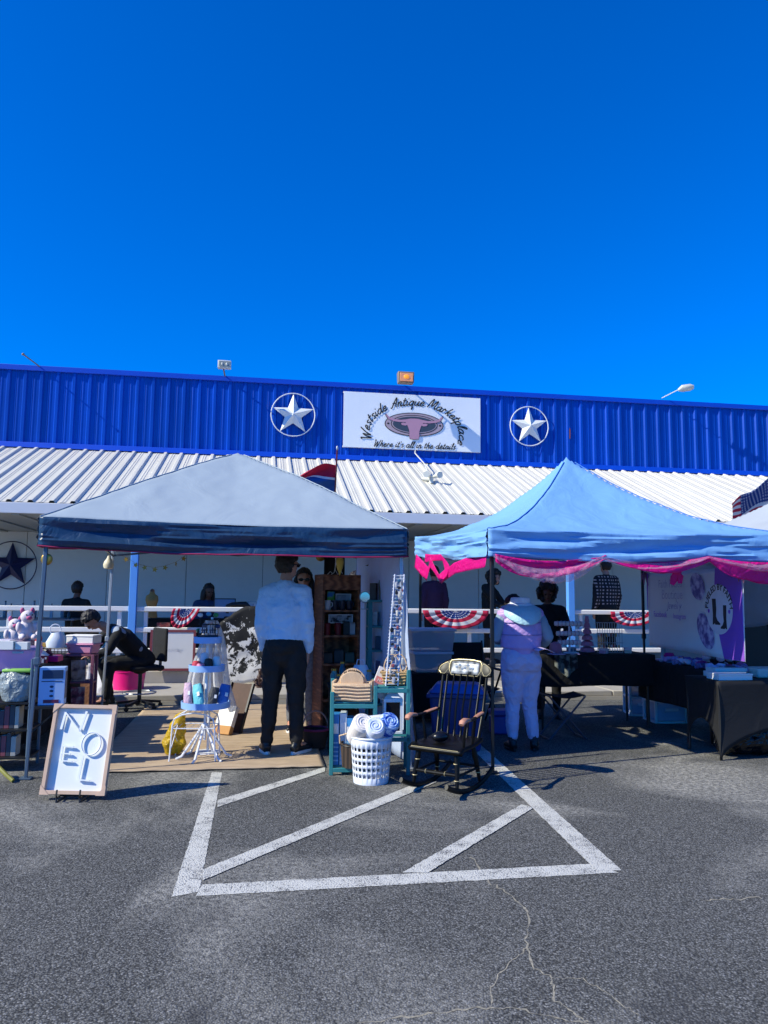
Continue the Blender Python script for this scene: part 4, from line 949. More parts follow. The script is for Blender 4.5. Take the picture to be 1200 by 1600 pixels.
# wicker basket with tall handle
wb_ = thing('wicker_basket', 'golden wicker basket with two hoop handles on the teal shelf', 'basket', onsh(.535, .14, .708), R(-6))
MB().taper((-.085, .085, -.07, .07), (-.105, .105, -.085, .085), 0, .105).build('basket', M_WICK, wb_, bevel=.012)
for i in range(4): MB().tube([(-.09-.004*i, -.075-.004*i, .015+.025*i), (-.03, -.083-.004*i, .019+.025*i), (.03, -.078-.004*i, .011+.025*i), (.09+.004*i, -.076-.004*i, .017+.025*i)], .010, 6).build('weave', M_WICK, wb_)
MB().tube([(-.108, -.088, .106), (0, -.094, .110), (.108, -.088, .106), (.112, 0, .106), (.108, .088, .106), (-.108, .088, .106)], .011, 6, True).build('rim', M_WICK, wb_)
for yy, dx in ((-.03, -.02), (.03, .03)): MB().tube([(-.07+dx*.2, yy, .09)]+[(.07*-math.cos(a)+dx, yy, .12+.13*math.sin(a)) for a in [math.pi*i/14 for i in range(1, 14)]]+[(.07+dx*.2, yy, .09)], .005, 6).build('handle', M_WOODP, wb_)
# white lantern on the right bay
ln = thing('lantern', 'small white lantern with open panes on the lower teal shelf bay', 'lantern', onsh(.515, .12, .318), R(5))
MB().box(-.08, .08, -.07, .07, 0, .022).build('base', M_WPLAS, ln, bevel=.003); MB().box(-.08, .08, -.07, .07, .255, .285).build('top', M_WPLAS, ln, bevel=.003)
MB().taper((-.075, .075, -.065, .065), (-.03, .03, -.03, .03), .286, .335).build('roof', M_WPLAS, ln, bevel=.003)
for a in (-1, 1):
    for b in (-1, 1): MB().box(a*.069-.009, a*.069+.009, b*.059-.009, b*.059+.009, .022, .255).build('corner_post', M_WPLAS, ln)
MB().ring((0, 0, .36), .025, .004, 'Y', 16, 6).build('ring', M_WPLAS, ln)
MB().box(-.055, .055, -.045, .045, .023, .25).build('pane', mat('dark_glass', '#10151c', .1, bump=0), ln)
# blue binders / books standing on the lower left shelf, and a dark bucket
for i, (dx, hh, col, lab) in enumerate(((.05, .40, '#2d7fc0', 'tall blue boxed set standing in the left bay of the teal shelf'), (.112, .41, '#c9d3dc', 'white ribbed box standing in the left bay of the teal shelf'), (.165, .37, '#3f93d0', 'bright blue box behind the dark bucket on the teal shelf'))):
    b_ = thing('boxed_set', lab, 'box', onsh(dx, .10, .075), 0)
    MB().box(-.028, .028, -.06, .10, 0, hh).build('carton', mat('carton_%d' % i, col, .45), b_, bevel=.003)
    MB().box(-.024, .024, -.0625, -.0605, hh*.62, hh*.82).build('label', M_PAPER, b_)
    for q in range(5): MB().box(-.026, .026, -.0625, -.0605, .03+.035*q, .042+.035*q).build('print_line', mat('pale_blue_print', '#8fc0e0', .5), b_)
bk = thing('bucket', 'dark wooden bucket with rope handle on the bottom of the teal shelf', 'bucket', onsh(.19, -.02, .076), 0)
MB().lathe([(.0, 0), (.085, 0), (.105, .19), (.097, .19), (.08, .012), (0, .012)], 20).build('pail', ramp_mat('dark_stave', 'wave', [(0, '#211812'), (1, '#4a3a2c')], 9, .7, .4), bk)
MB().ring((0, 0, .175), .1045, .004, 'Z', 24, 6).build('hoop', M_KMETAL, bk); MB().tube([(-.105, 0, .18), (-.11, .0, .24), (-.02, -.02, .27), (.09, 0, .24), (.105, 0, .18)], .007, 6).build('rope_handle', M_WOODP, bk)

# ---- laundry basket with rolled blankets
lb = G(579, 1229); lbc = Vector((lb.x, lb.y+.155, 0))
lo = thing('laundry_basket', 'white round perforated plastic laundry basket full of rolled blankets', 'basket', lbc, 0)
nseg, bands = 36, [(0, .135), (.05, .139), (.075, .141), (.10, .143), (.125, .145), (.15, .147), (.175, .149), (.20, .151), (.225, .153), (.25, .155), (.275, .157), (.345, .163)]
vs = []; fs = []
for z, r in bands:
    for j in range(nseg*2): a = 2*math.pi*j/(nseg*2); vs.append((r*math.cos(a), r*math.sin(a), z))
n2 = nseg*2
for i in range(len(bands)-1):
    for j in range(n2):
        if 1 <= i <= 9 and i % 2 == 1 and (j//1) % 3 != 0: continue
        fs.append((i*n2+j, i*n2+(j+1) % n2, (i+1)*n2+(j+1) % n2, (i+1)*n2+j))
fs.append(tuple(range(n2)))
MB().add(vs, fs).build('tub', M_WPLAS, lo, solid=.004); MB().ring((0, 0, .348), .165, .009, 'Z', 48, 8).build('rim', M_WPLAS, lo)
TIE = ramp_mat('blue_tie_dye', 'noise', [(.30, '#0d2c8c'), (.45, '#2b62c8'), (.55, '#9fc0ea'), (.70, '#e6ecf4')], 13, .9, .4, 4, 2.0); TIE2 = ramp_mat('pale_tie_dye', 'noise', [(.25, '#7fa0d0'), (.5, '#dfe4ee'), (.7, '#f0e6e4')], 6, .9, .4, 4, 1.0)
CREAM = mat('cream_fleece', '#e6ddd6', .95, var=.06, bump=.5, bs=110)
def roll(label, c, d, L, r, m):
    o = thing('rolled_blanket', label, 'blanket', lbc+Vector(c), 0, 'blankets in the laundry basket'); d = Vector(d).normalized()
    x = d.orthogonal().normalized(); y = d.cross(x); vs = []; fs = []; n = 40
    rm_ = MB(); rm_.loft([-d*L/2, -d*L*.42, d*L*.42, d*L/2], [r*.86, r, r*1.02, r*.84], 22).build('roll', m, o)
    for s_ in (-1, 1):
        pts = [d*(s_*L*.502)+(x*math.cos(a)+y*math.sin(a))*(r*.12+r*.66*a/(6.28*2.6)) for a in [6.28*2.6*i/40 for i in range(41)]]
        MB().tube(pts, r*.07, 5).build('spiral_edge', m, o)
    return o
roll('cream rolled blanket at the left front of the laundry basket', (-.09, -.05, .40), (.25, -.75, .62), .26, .082, CREAM)
roll('white rolled blanket in the middle of the laundry basket', (.02, -.07, .385), (.1, -.8, .55), .26, .078, TIE2)
roll('deep blue tie dye rolled blanket on the right of the laundry basket', (.10, .0, .40), (.35, -.7, .6), .28, .082, TIE)
roll('pale blue tie dye blanket at the back of the laundry basket', (.0, .08, .43), (1, .1, .1), .24, .062, TIE2)

# ---- rocking chair
rc = Vector((.50, 6.02, 0)); rcz = R(-33)
ch = thing('rocking_chair', 'black wooden spindle rocking chair with gold lines and tan arm ends', 'rocking chair', rc, rcz); ch.scale = (.9, .9, .92)
M_BLKL = mat('black_lacquer', '#050506', .38, var=.2, bump=.04, spec=.18); M_GLD = mat('gold_line', '#c9b98a', .35, metal=.3, var=.1); M_ARM = mat('worn_arm_wood', '#b9836a', .5, var=.12)
def seatf(u, v):
    x = (u-.5)*(.50-.04*v); y = -.22+.44*v; return (x, y, .355+.03*v**3-.018*math.sin(u*math.pi)*math.sin(v*math.pi)-(.028*(1-min(1, v*6))**2))
MB().grid(seatf, 20, 20).build('seat', M_BLKL, ch, solid=.032, angle=60)
for sx_ in (-1, 1):
    # rockers: shallow arcs
    pts = [(sx_*.21, -.40+.86*t, .012+.10*(2*t-1.0)**2) for t in [i/16 for i in range(17)]]
    MB().loft(pts, [(.016, .022)]*17, 8, ref=(1, 0, 0)).build('rocker', M_BLKL, ch)
    for y0, y1 in ((-.17, -.21), (.15, .20)):
        lg = MB().loft([(sx_*.17, y0, .34), (sx_*.185, y0*1.02+.0, .26), (sx_*.195, (y0+y1)/2, .18), (sx_*.205, y1, .05)], [.018, .024, .020, .014], 10).build('leg', M_BLKL, ch)
        for zz, t in ((.245, .3), (.12, .75)):
            x_ = sx_*(.17+.035*t); MB().ring((x_, y0+(y1-y0)*t, zz), .0205, .0035, 'Z', 14, 5).build('gold_ring', M_GLD, lg)
    MB().cyl((sx_*.20, -.19, .15), (sx_*.20, .18, .16), .011).build('side_stretcher', M_BLKL, ch)
    # back posts, arms
    MB().loft([(sx_*.20, .19, .36), (sx_*.215, .26, .62), (sx_*.215, .34, .93)], [.015, .014, .013], 10).build('back_post', M_BLKL, ch)
    MB().tube([(sx_*.20-.0, .178, .40), (sx_*.213, .248, .62), (sx_*.213, .328, .92)], .0024, 5).build('gold_stripe', M_GLD, ch)
    ar = MB().loft([(sx_*.215, .245, .60), (sx_*.235, .12, .585), (sx_*.25, -.04, .575), (sx_*.255, -.16, .585)], [(.020, .014), (.022, .012), (.024, .012), (.026, .014)], 10, ref=(1, 0, 0)).build('arm', M_BLKL, ch)
    MB().loft([(sx_*.252, -.10, .582), (sx_*.256, -.17, .590), (sx_*.257, -.215, .580), (sx_*.257, -.235, .562)], [(.027, .015), (.031, .019), (.030, .020), (.022, .014)], 12, ref=(1, 0, 0)).build('arm_end', M_ARM, ar)
    MB().loft([(sx_*.225, .22, .603), (sx_*.232, .14, .597), (sx_*.242, .05, .588)], [(.020, .009), (.022, .009), (.020, .006)], 10, ref=(1, 0, 0)).build('arm_rear', M_ARM, ar)
    for y_ in (-.14, .02): MB().loft([(sx_*.225, y_-.02+.03, .36), (sx_*.235, y_, .47), (sx_*.25, y_, .575)], [.010, .014, .009], 8).build('arm_post', M_BLKL, ch)
fs_ = MB().loft([(-.20, -.195, .16), (0, -.20, .16), (.20, -.195, .16)], [.011, .019, .011], 10).build('front_stretcher', M_BLKL, ch)
for x_ in (-.09, .0, .09): MB().ring((x_, -.198, .16), .0175, .003, 'X', 14, 5).build('gold_ring', M_GLD, fs_)
MB().cyl((-.20, .18, .17), (.20, .18, .17), .011).build('rear_stretcher', M_BLKL, ch)
for i in range(6):
    t = (i-2.5)/2.5; MB().loft([(t*.155, .185, .365), (t*.16, .245-.02*(1-t*t)+.0, .62), (t*.165, .325, .90)], [.008, .0095, .0075], 8).build('spindle', M_BLKL, ch)
    MB().tube([(t*.155-.004, .177, .38), (t*.16-.004, .235, .62), (t*.165-.004, .316, .89)], .0016, 4).build('spindle_line', M_GLD, ch)
def crest(u, v):   # curved board
    x = (u-.5)*.54; w_ = 1-abs(2*u-1)**3.2; z = .875+.035*(abs(2*u-1)**2)*0+ .155*v*(.45+.55*w_) + .02*(1-w_)*(1-v); y = .32+.045*v-.05*(1-(2*u-1)**2)*-.6-.012
    return (x, y, z)
cb = MB().grid(crest, 30, 8).build('crest_rail', M_BLKL, ch, solid=.024, angle=60)
def cl_line(uv): return [tuple(Vector(crest(u, v))+Vector((0, -.0145, 0))) for u, v in uv]
def loop(u0, u1, v0, v1, cut):
    q = [(u0+cut, v0), (u1-cut, v0), (u1, v0+.3), (u1, v1-.12), (u1-cut*.5, v1), (u0+cut*.5, v1), (u0, v1-.12), (u0, v0+.3), (u0+cut, v0)]
    r2 = []
    for i in range(len(q)-1):
        for k in range(4): t = k/4; r2.append((q[i][0]*(1-t)+q[i+1][0]*t, q[i][1]*(1-t)+q[i+1][1]*t))
    return r2
for lp in (loop(.21, .79, .08, .95, .05), loop(.03, .19, .12, .9, .05), loop(.81, .97, .12, .9, .05)): MB().tube(cl_line(lp), .0024, 5, True).build('gold_border', M_GLD, cb)
rr = random.Random(3)
MB().grid(lambda u, v: tuple(Vector(crest(.25+.5*u, .16+.68*v))+Vector((0, -.0135, 0))), 16, 4).build('silver_panel', ramp_mat('silver_sheen', 'noise', [(.35, '#2a2c30'), (.55, '#9fa3a6'), (.7, '#cfd0cf')], 16, .35, .1), cb, solid=.001)  # silver panel, the crest's bright reflection put into its pale mottled colour
for i in range(7): MB().ell(tuple(Vector(crest(.34+.05*i, .5+.12*math.sin(i*2)))+Vector((0, -.0145, 0))), (.014, .002, .018), 10, 5).build('stencil_flower', mat('silver_stencil', '#9aa0a6', .3, metal=.4, var=.3), cb)
MB().tube([(x_, -.222-.002, .352) for x_ in (-.22, -.1, 0, .1, .22)], .0025, 5).build('seat_line', M_GLD, ch)
simple('leather_pouch', 'small black pouch lying on the rocking chair seat', 'pouch', MB().ell((0, 0, .04), (.07, .05, .04), 16, 8), mat('pouch_leather', '#0e1018', .3), rc+Vector((-.05, .03, .335)), .4)

# ---- brown bookcase (angled) and its goods
bc = thing('bookcase', 'tall brown wooden bookcase filled with mugs and prints', 'bookcase', P(501, 1100, 8.0)*1.0, R(22)); bc.location.z = .0
Wb, Db, Hb = .42, .30, 1.66
MB().box(-.0, .025, 0, Db, 0, Hb).build('side_panel', M_WOODB, bc, bevel=.003); MB().box(Wb-.025, Wb, 0, Db, 0, Hb).build('side_panel', M_WOODB, bc, bevel=.003); MB().box(.0252, Wb-.0252, Db-.012, Db, 0, Hb).build('back_panel', M_WOODB, bc)
zsh = [.04, .36, .72, 1.01, 1.27, Hb-.024]
for z in zsh: MB().box(.0255, Wb-.0255, .004, Db-.013, z, z+.022).build('shelf', M_WOODB, bc, bevel=.002)
MB().box(.0255, Wb-.0255, .0, .016, Hb-.16, Hb-.025).build('header', M_WOODB, bc)
def onbc(x, y, z): return bc.location + Matrix.Rotation(R(22), 3, 'Z') @ Vector((x, y, z))
def mug(label, p, r, h, m, grp):
    o = thing('mug', label, 'mug', p, rnd.uniform(-.6, .6), grp)
    MB().lathe([(0, 0), (r*.9, 0), (r, .01), (r, h), (r*.9, h), (r*.88, .012), (0, .012)], 18).build('cup', m, o)
    MB().tube([(r*.95, 0, h*.8), (r*1.5, 0, h*.72), (r*1.6, 0, h*.45), (r*.95, 0, h*.25)], .006, 6).build('handle', m, o)
M_NVYC = mat('navy_ceramic', '#1a2238', .3, var=.4, vs=30); M_WCER = mat('white_ceramic', '#ccd0d4', .3, var=.06); M_REDC = mat('red_candle', '#8c1c1c', .5, var=.1)
for i, (x, lab, m) in enumerate(((.075, 'cream mug at the left end of the upper bookcase shelf', M_WCER), (.155, 'navy printed mug, second from the left on the upper bookcase shelf', M_NVYC), (.235, 'navy printed mug, third from the left on the upper bookcase shelf', M_NVYC), (.315, 'navy printed mug at the right end of the upper bookcase shelf', M_NVYC))): mug(lab, onbc(x, .07, 1.292), .036, .10, m, 'mugs on the bookcase')
def framed(name, label, cat, p, rz, w_, h_, m, fm=None, tilt=0.0, fw=.012, extra=None):
    o = thing(name, label, cat, p, rz); t = MB().at((0, 0, 0), 0, tilt)
    t.box(-w_/2, w_/2, 0, .010, 0, h_).build('panel', m, o)
    for a in ((-w_/2-.0, -w_/2+fw, 0, h_), (w_/2-fw, w_/2, 0, h_), (-w_/2+fw, w_/2-fw, 0, fw), (-w_/2+fw, w_/2-fw, h_-fw, h_)):
        t = MB().at((0, 0, 0), 0, tilt); t.box(a[0], a[1], -.010, -.0005, a[2], a[3]).build('frame_bar', fm or m, o)
    return o
framed('greeting_card', 'green and blue card propped on the upper bookcase shelf', 'card', onbc(.13, .13, 1.292), R(15), .075, .19, ramp_mat('green_card', 'noise', [(.4, '#2f7fc0'), (.5, '#8fd030'), (.7, '#d8e24a')], 9, .5, 0))
framed('print_block', 'pale photo block behind the mugs on the bookcase', 'print', onbc(.28, .16, 1.292), R(18), .17, .17, ramp_mat('photo_print', 'noise', [(.4, '#8e94a4'), (.55, '#c8ccd6')], 8, .4, 0), M_PAPER)
framed('photo_strip', 'black and white photo strip on the middle bookcase shelf', 'print', onbc(.24, .12, 1.15), R(20), .27, .095, ramp_mat('bw_photo', 'noise', [(.42, '#2c2c2e'), (.52, '#b8b8ba')], 16, .4, 0), M_PAPER)
for i, x in enumerate((.08, .20)): simple('candle', ('red pillar candle at the left of the middle bookcase shelf', 'red pillar candle at the centre of the middle bookcase shelf')[i], 'candle', MB().lathe([(0, 0), (.035, 0), (.036, .12), (.03, .125), (0, .122)], 16), M_REDC, onbc(x, .08, 1.032), 0, 'red candles')
for i, (x, z, col, lab) in enumerate(((.30, 1.032, '#202226', 'black jar beside the red candles on the bookcase'), (.36, 1.032, '#b8bcc0', 'thin white box at the right of the middle bookcase shelf'), (.10, .742, '#3d2e28', 'brown box on the lower bookcase shelf'), (.22, .742, '#24313a', 'dark slate box on the lower bookcase shelf'), (.34, .742, '#3f5a52', 'green grey box on the lower bookcase shelf'), (.16, .382, '#6c4a38', 'brown box near the bottom of the bookcase'), (.32, .382, '#1f2a3c', 'navy box near the bottom of the bookcase'))):
    hh = rnd.uniform(.09, .16); w_ = .035 if i < 2 else .05; simple('small_box', lab, 'box', MB().box(-w_, w_, -.04, .05, 0, hh).box(-w_*.9, w_*.9, -.035, .045, hh, hh+.012), mat('smallbox%d' % i, col, .5), onbc(x, .1, z), .1, bevel=.003)
# black pennant and wire script word on top of bookcase
simple('black_banner', 'black fabric banner hanging above the brown bookcase', 'banner', MB().grid(lambda u, v: ((u-.5)*.24, .01*math.sin(u*9), -.52*v), 10, 12), BLKC, P(523, 862, 8.9), ALPHA, solid=.004)
wo_ = simple('wire_word', 'pale wire script word standing on top of the bookcase', 'ornament', MB().tube([(0, 0, 0), (.03, 0, .03), (.05, 0, .015), (.04, 0, 0), (.07, 0, .02), (.10, 0, .17), (.085, 0, .18), (.08, 0, .05), (.11, 0, 0), (.15, 0, .04), (.13, 0, .05), (.16, 0, .01)], .004, 6), M_PAPER, onbc(.08, .1, Hb+.002), R(10))
# wire clamp lamp / round mirror at bookcase top right, bottles
rm_ = thing('vanity_mirror', 'small round mirror on a stand at the right of the bookcase', 'mirror', P(570, 960, 8.0), 0); rm_.location.z = 1.30
MB().ring((0, 0, .13), .055, .007, 'Y', 28, 6).build('frame', M_LEGW, rm_); MB().lathe([(0, -.002), (.052, -.002), (.052, .002), (0, .002)], 24).build('glass', mat('mirror', '#c8d4da', .05, metal=1, bump=0), rm_).matrix_local = Matrix.Translation((0, 0, .13)) @ Matrix.Rotation(R(90), 4, 'X')
MB().cyl((0, 0, 0), (0, 0, .07), .006).build('stem', M_LEGW, rm_); MB().cyl((0, 0, 0), (0, 0, .012), .04).build('base', M_LEGW, rm_)
# teal rack behind
tr_ = thing('teal_rack', 'tall teal wooden rack with goods behind the teal shelf', 'rack', P(577, 1100, 7.85), R(6)); tr_.location.z = 0
for x in (0, .30):
    for y in (0, .26): MB().box(x-.02, x+.02, y-.02, y+.02, 0, 1.40).build('post', M_TEAL, tr_, bevel=.003)
for z in (.35, .62, .88, 1.12, 1.38): MB().box(-.02, .32, -.021, .281, z, z+.02).build('shelf', M_TEAL, tr_, bevel=.003)
def ontr(x, y, z): return tr_.location + Matrix.Rotation(R(6), 3, 'Z') @ Vector((x, y, z))
for i, (x, z, w_, h_, col, lab) in enumerate(((.04, 1.402, .05, .17, '#3c2a26', 'dark printed tin on top of the teal rack'), (.13, 1.402, .05, .20, '#6a5644', 'tall brown carton on top of the teal rack'), (.25, 1.402, .04, .10, '#1c1d22', 'black bottle box on top of the teal rack'),
        (.06, 1.142, .045, .14, '#b0b6ba', 'white bottle carton on the upper teal rack shelf'), (.20, 1.142, .08, .15, '#15171c', 'black speckled box on the upper teal rack shelf'), (.10, .902, .06, .13, '#34445c', 'slate blue folded scarf on the middle teal rack shelf'),
        (.23, .902, .05, .10, '#8a4a62', 'mauve box on the middle teal rack shelf'), (.12, .642, .08, .14, '#5b4a70', 'purple box on the lower teal rack shelf'), (.16, .372, .1, .16, '#23384e', 'dark blue box on the bottom teal rack shelf'))):
    simple('display_box', lab, 'box', MB().box(-w_/1.6, w_/1.6, -.05, .06, 0, h_).box(-w_/1.8, w_/1.8, -.052, -.0505, h_*.25, h_*.7), mat('dispbox%d' % i, col, .45, var=.3, vs=25), ontr(x, .11, z), rnd.uniform(-.2, .2), bevel=.003)
# blue tote and jar group beside the rack (front low table of goods)
lt = thing('low_display_table', 'dark low display table between the bookcase and teal shelf', 'table', P(548, 1100, 7.35), R(6)); lt.location.z = 0
MB().box(-.22, .22, -.14, .14, .60, .62).build('top', BLKC, lt)
for a in (-1, 1):
    for b in (-1, 1): MB().box(a*.19-.015, a*.19+.015, b*.11-.015, b*.11+.015, 0, .60).build('leg', BLKC, lt)
for i, (x, y, r, h, col, lab) in enumerate(((-.16, 0, .035, .12, '#4f7d78', 'green glass jar at the left of the low display table'), (-.08, .05, .03, .18, '#2a3d52', 'dark blue bottle on the low display table'), (.0, -.02, .03, .10, '#6aa0d0', 'sky blue jar on the low display table'), (.17, .0, .03, .11, '#7f8c94', 'grey jar at the right of the low display table'), (-.12, -.09, .028, .08, '#38545a', 'small slate jar at the front of the low display table'))):
    o = thing('jar', lab, 'jar', lt.matrix_basis @ Vector((x, y, .621)), 0, 'jars on the low display table')
    MB().lathe([(0, 0), (r, 0), (r*1.05, h*.7), (r*.7, h*.85), (r*.7, h), (0, h)], 16).build('glass', mat('jar%d' % i, col, .15, bump=0), o); MB().lathe([(0, h), (r*.78, h), (r*.78, h+.018), (0, h+.018)], 16).build('lid', M_GOLD, o)
o = thing('tote_bag', 'light blue printed cloth bag standing on the low display table', 'bag', lt.matrix_basis @ Vector((.09, .03, .621)), .1)
MB().loft([(0, 0, 0), (0, 0, .05), (0, 0, .13), (0, 0, .17)], [(.075, .045), (.082, .05), (.078, .03), (.06, .012)], 16).build('bag', TIE2, o); MB().tube([(-.04, 0, .165), (-.03, 0, .22), (.03, 0, .22), (.04, 0, .165)], .005, 6).build('strap', TIE2, o)
simple('teal_dish', 'pale teal dish lying on the crate end of the teal shelf', 'dish', MB().lathe([(0, 0), (.05, 0), (.085, .025), (.08, .025), (.045, .006), (0, .006)], 24), mat('pale_teal_glaze', '#8fc7c4', .25), lt.matrix_basis @ Vector((.02, -.10, .621)), 0)
# leaning wire earring ladder
el_ = thing('earring_ladder', 'tall narrow white wire earring rack leaning against the canopy side', 'rack', P(603, 1040, 6.42), 0); el_.location.z = .71
a0 = Vector((0, 0, .0)); a1 = P(617, 897, 6.50)-el_.location; wv_ = Vector((.10, .02, 0))
MB().tube([a0, a0.lerp(a1, .5), a1], .005, 6).build('side_wire', M_WWIRE, el_); MB().tube([a0+wv_*1.0, (a0+wv_).lerp(a1+wv_*.8, .5), a1+wv_*.8], .005, 6).build('side_wire', M_WWIRE, el_)
for i in range(34):
    t = (i+.5)/34; p = a0.lerp(a1, t); q = (a0+wv_).lerp(a1+wv_*.8, t); MB().tube([p-wv_*.12, p, q, q+wv_*.1], .0028, 4).build('rung', M_WWIRE, el_)
cols_ = ['#1b1b1f', '#b8b8bc', '#5a5a60', '#2f5f80', '#8a8a90', '#d8d0c0', '#17181c', '#8f4a52']
for i in range(44):
    t = .03+.93*i/44; p = a0.lerp(a1, t)+wv_*(.12+.75*((i*7) % 11)/11)+Vector((0, -.012, 0))
    MB().ell(p, (.006+.005*((i*5) % 3), .003, .010+.006*((i*3) % 4)), 8, 5).build('earring', mat('earring_' + cols_[i % 8][1:], cols_[i % 8], .4), el_)
# white fabric side wall of the grey canopy
M_SIDE = mat('white_side_wall', '#c8d6ee', .6, var=.05, bump=.1, bs=200, trans=.35, wrinkle=.35, ws=3.5)
fr = FL_L + E*(Wc-.04) + N*.05; bk_ = FL_L + E*(Wc-.06) + N*(Wc-.1)
def sidef(u, v):
    p = fr.lerp(bk_, u); z = 2.0-v*(1.98-.10*u) ; w_ = .05*math.sin(u*16+v*2.2)*v**.6*(.5+.5*v) + .03*fbm(u*5, v*2, 3)
    q = p + E*(w_ + .10*v*(1-u)**2); return (q.x, q.y, z)
tag(MB().grid(sidef, 60, 30).build('side_wall', M_SIDE, solid=.002), 'white fabric side wall hanging from the right side of the grey canopy', 'side wall')
# dark bird / star garland against the side wall
gb = thing('bird_garland', 'string of small dark bird shapes against the white side wall', 'garland', P(585, 868, 8.6), 0)
for i, (px, py) in enumerate(((586, 868), (599, 866), (583, 878), (595, 876), (588, 886), (577, 884), (591, 884))):
    p = P(px, py, 8.6)-gb.location; MB().at(p, 0).prism([(-.05, .004), (-.015, .012), (0, .04), (.008, .012), (.045, .018), (.012, -.004), (.0, -.035), (-.012, -.004)], -.002, .002, 'XZ').build('bird', BLKC, gb)
MB().tube([P(580, 862, 8.6)-gb.location, P(588, 884, 8.6)-gb.location, P(600, 862, 8.6)-gb.location], .0018, 4).build('string', BLKC, gb)

# ---- hanging ornaments
def hang(name, label, px, py, Y, mb, m, top_py):
    o = thing(name, label, 'ornament', P(px, py, Y), 0); mb.build('ornament', m, o); d = P(px, top_py, Y)-P(px, py, Y)
    MB().cyl((0, 0, .02), (0, 0, d.z), .0018, n=5).build('cord', M_DKLINE, o); return o
hang('hanging_disc', 'round gold filigree ornament hanging at the left canopy corner', 73, 874, 6.2, MB().at((0, 0, 0), 0, R(90)).lathe([(.0, -.012), (.028, -.016), (.045, -.008), (.048, 0), (.045, .008), (.028, .016), (0, .012)], 24), M_GOLD, 858)
hang('hanging_gourd', 'cream gourd ornament hanging near the blue porch post', 170, 876, 9.0, MB().lathe([(0, -.10), (.05, -.09), (.062, -.05), (.05, -.01), (.022, .03), (.016, .055), (0, .06)], 18), mat('cream_gourd', '#d8cba6', .5), 862)
hang('hanging_disc', 'flat gold disc ornament hanging above the man in blue', 501, 869, 9.0, MB().at((0, 0, 0), 0, R(90)).lathe([(0, -.006), (.05, -.006), (.06, 0), (.05, .006), (0, .006)], 20), M_GOLD, 860)
hang('hanging_spindle', 'yellow pointed spindle ornament hanging above the bookcase', 531, 882, 7.6, MB().lathe([(0, -.115), (.012, -.08), (.030, -.03), (.038, .02), (.034, .055), (.016, .085), (.010, .10), (0, .105)], 18), mat('yellow_straw', '#d9b64e', .55, var=.15), 860)
sg = thing('star_garland', 'string of seven small gold stars on the white porch wall', 'garland', P(240, 880, 9.2), 0)
spt = [(197, 874), (212, 883), (226, 887), (242, 890), (258, 887), (275, 881), (287, 873)]
for i, (px, py) in enumerate(spt):
    p = P(px, py, 9.2)-sg.location; a = rnd.uniform(-.4, .4)
    MB().at(p, 0).prism([((.036 if q % 2 == 0 else .016)*math.cos(math.pi/2+a+q*math.pi/5)*(.4 if i == 5 else 1), (.036 if q % 2 == 0 else .016)*math.sin(math.pi/2+a+q*math.pi/5)) for q in range(10)], -.003, .003, 'XZ').build('gold_star', M_GOLD, sg, smooth=False)
MB().tube([P(190, 868, 9.2)-sg.location]+[P(px, py-3, 9.2)-sg.location for px, py in spt]+[P(296, 862, 9.2)-sg.location], .0016, 4).build('string', M_GOLD, sg)
# ---- NOEL board on its little easel
nb_ = G(112, 1251); nz0 = thing('framed_board', 'white framed board with raised NOEL letters turned sideways on a small easel', 'sign', Vector((nb_.x-.0, nb_.y+.0, 0)), R(2))
TB = Matrix.Translation((0, .02, .035)) @ Matrix.Rotation(R(-15), 4, 'X') @ Matrix.Rotation(R(1.0), 4, 'Y')
bw, bh = .445, .615
def tbx(x0, x1, y0, y1, z0, z1): m_ = MB(); m_.m = TB; return m_.box(x0, x1, y0, y1, z0, z1)
tbx(-bw/2+.02, bw/2-.02, .012, .020, .02, bh-.02).build('board', mat('white_board', '#dfe3e2', .55, var=.03), nz0)
M_FRAME = mat('bare_pine', '#c9aa92', .65, var=.12, vs=12, bump=.15)
for a in ((-bw/2, -bw/2+.026, 0, bh), (bw/2-.026, bw/2, 0, bh), (-bw/2+.026, bw/2-.026, 0, .026), (-bw/2+.026, bw/2-.026, bh-.026, bh)): tbx(a[0], a[1], -.022, .024, a[2], a[3]).build('frame_bar', M_FRAME, nz0, bevel=.002)
for (x, z, sx_, sz) in ((-bw/2, bh, 1, -1), (bw/2, bh, -1, -1), (-bw/2, 0, 1, 1), (bw/2, 0, -1, 1)):
    m_ = MB(); m_.m = TB; m_.prism([(x-sx_*.004, z-sz*.004), (x+sx_*.062, z-sz*.004), (x-sx_*.004, z+sz*.062)], -.026, -.0225, 'XZ').build('corner_protector', M_FRAME, nz0)
ML = mat('white_letter', '#e8ebec', .5, var=.03)
def strokes(name, segs):
    g_ = MB(); g_.m = TB
    for (x0, z0, x1, z1) in segs: g_.bar((x0, -.006, z0), (x1, -.006, z1), .016, .0085)
    return g_.build(name, ML, nz0)
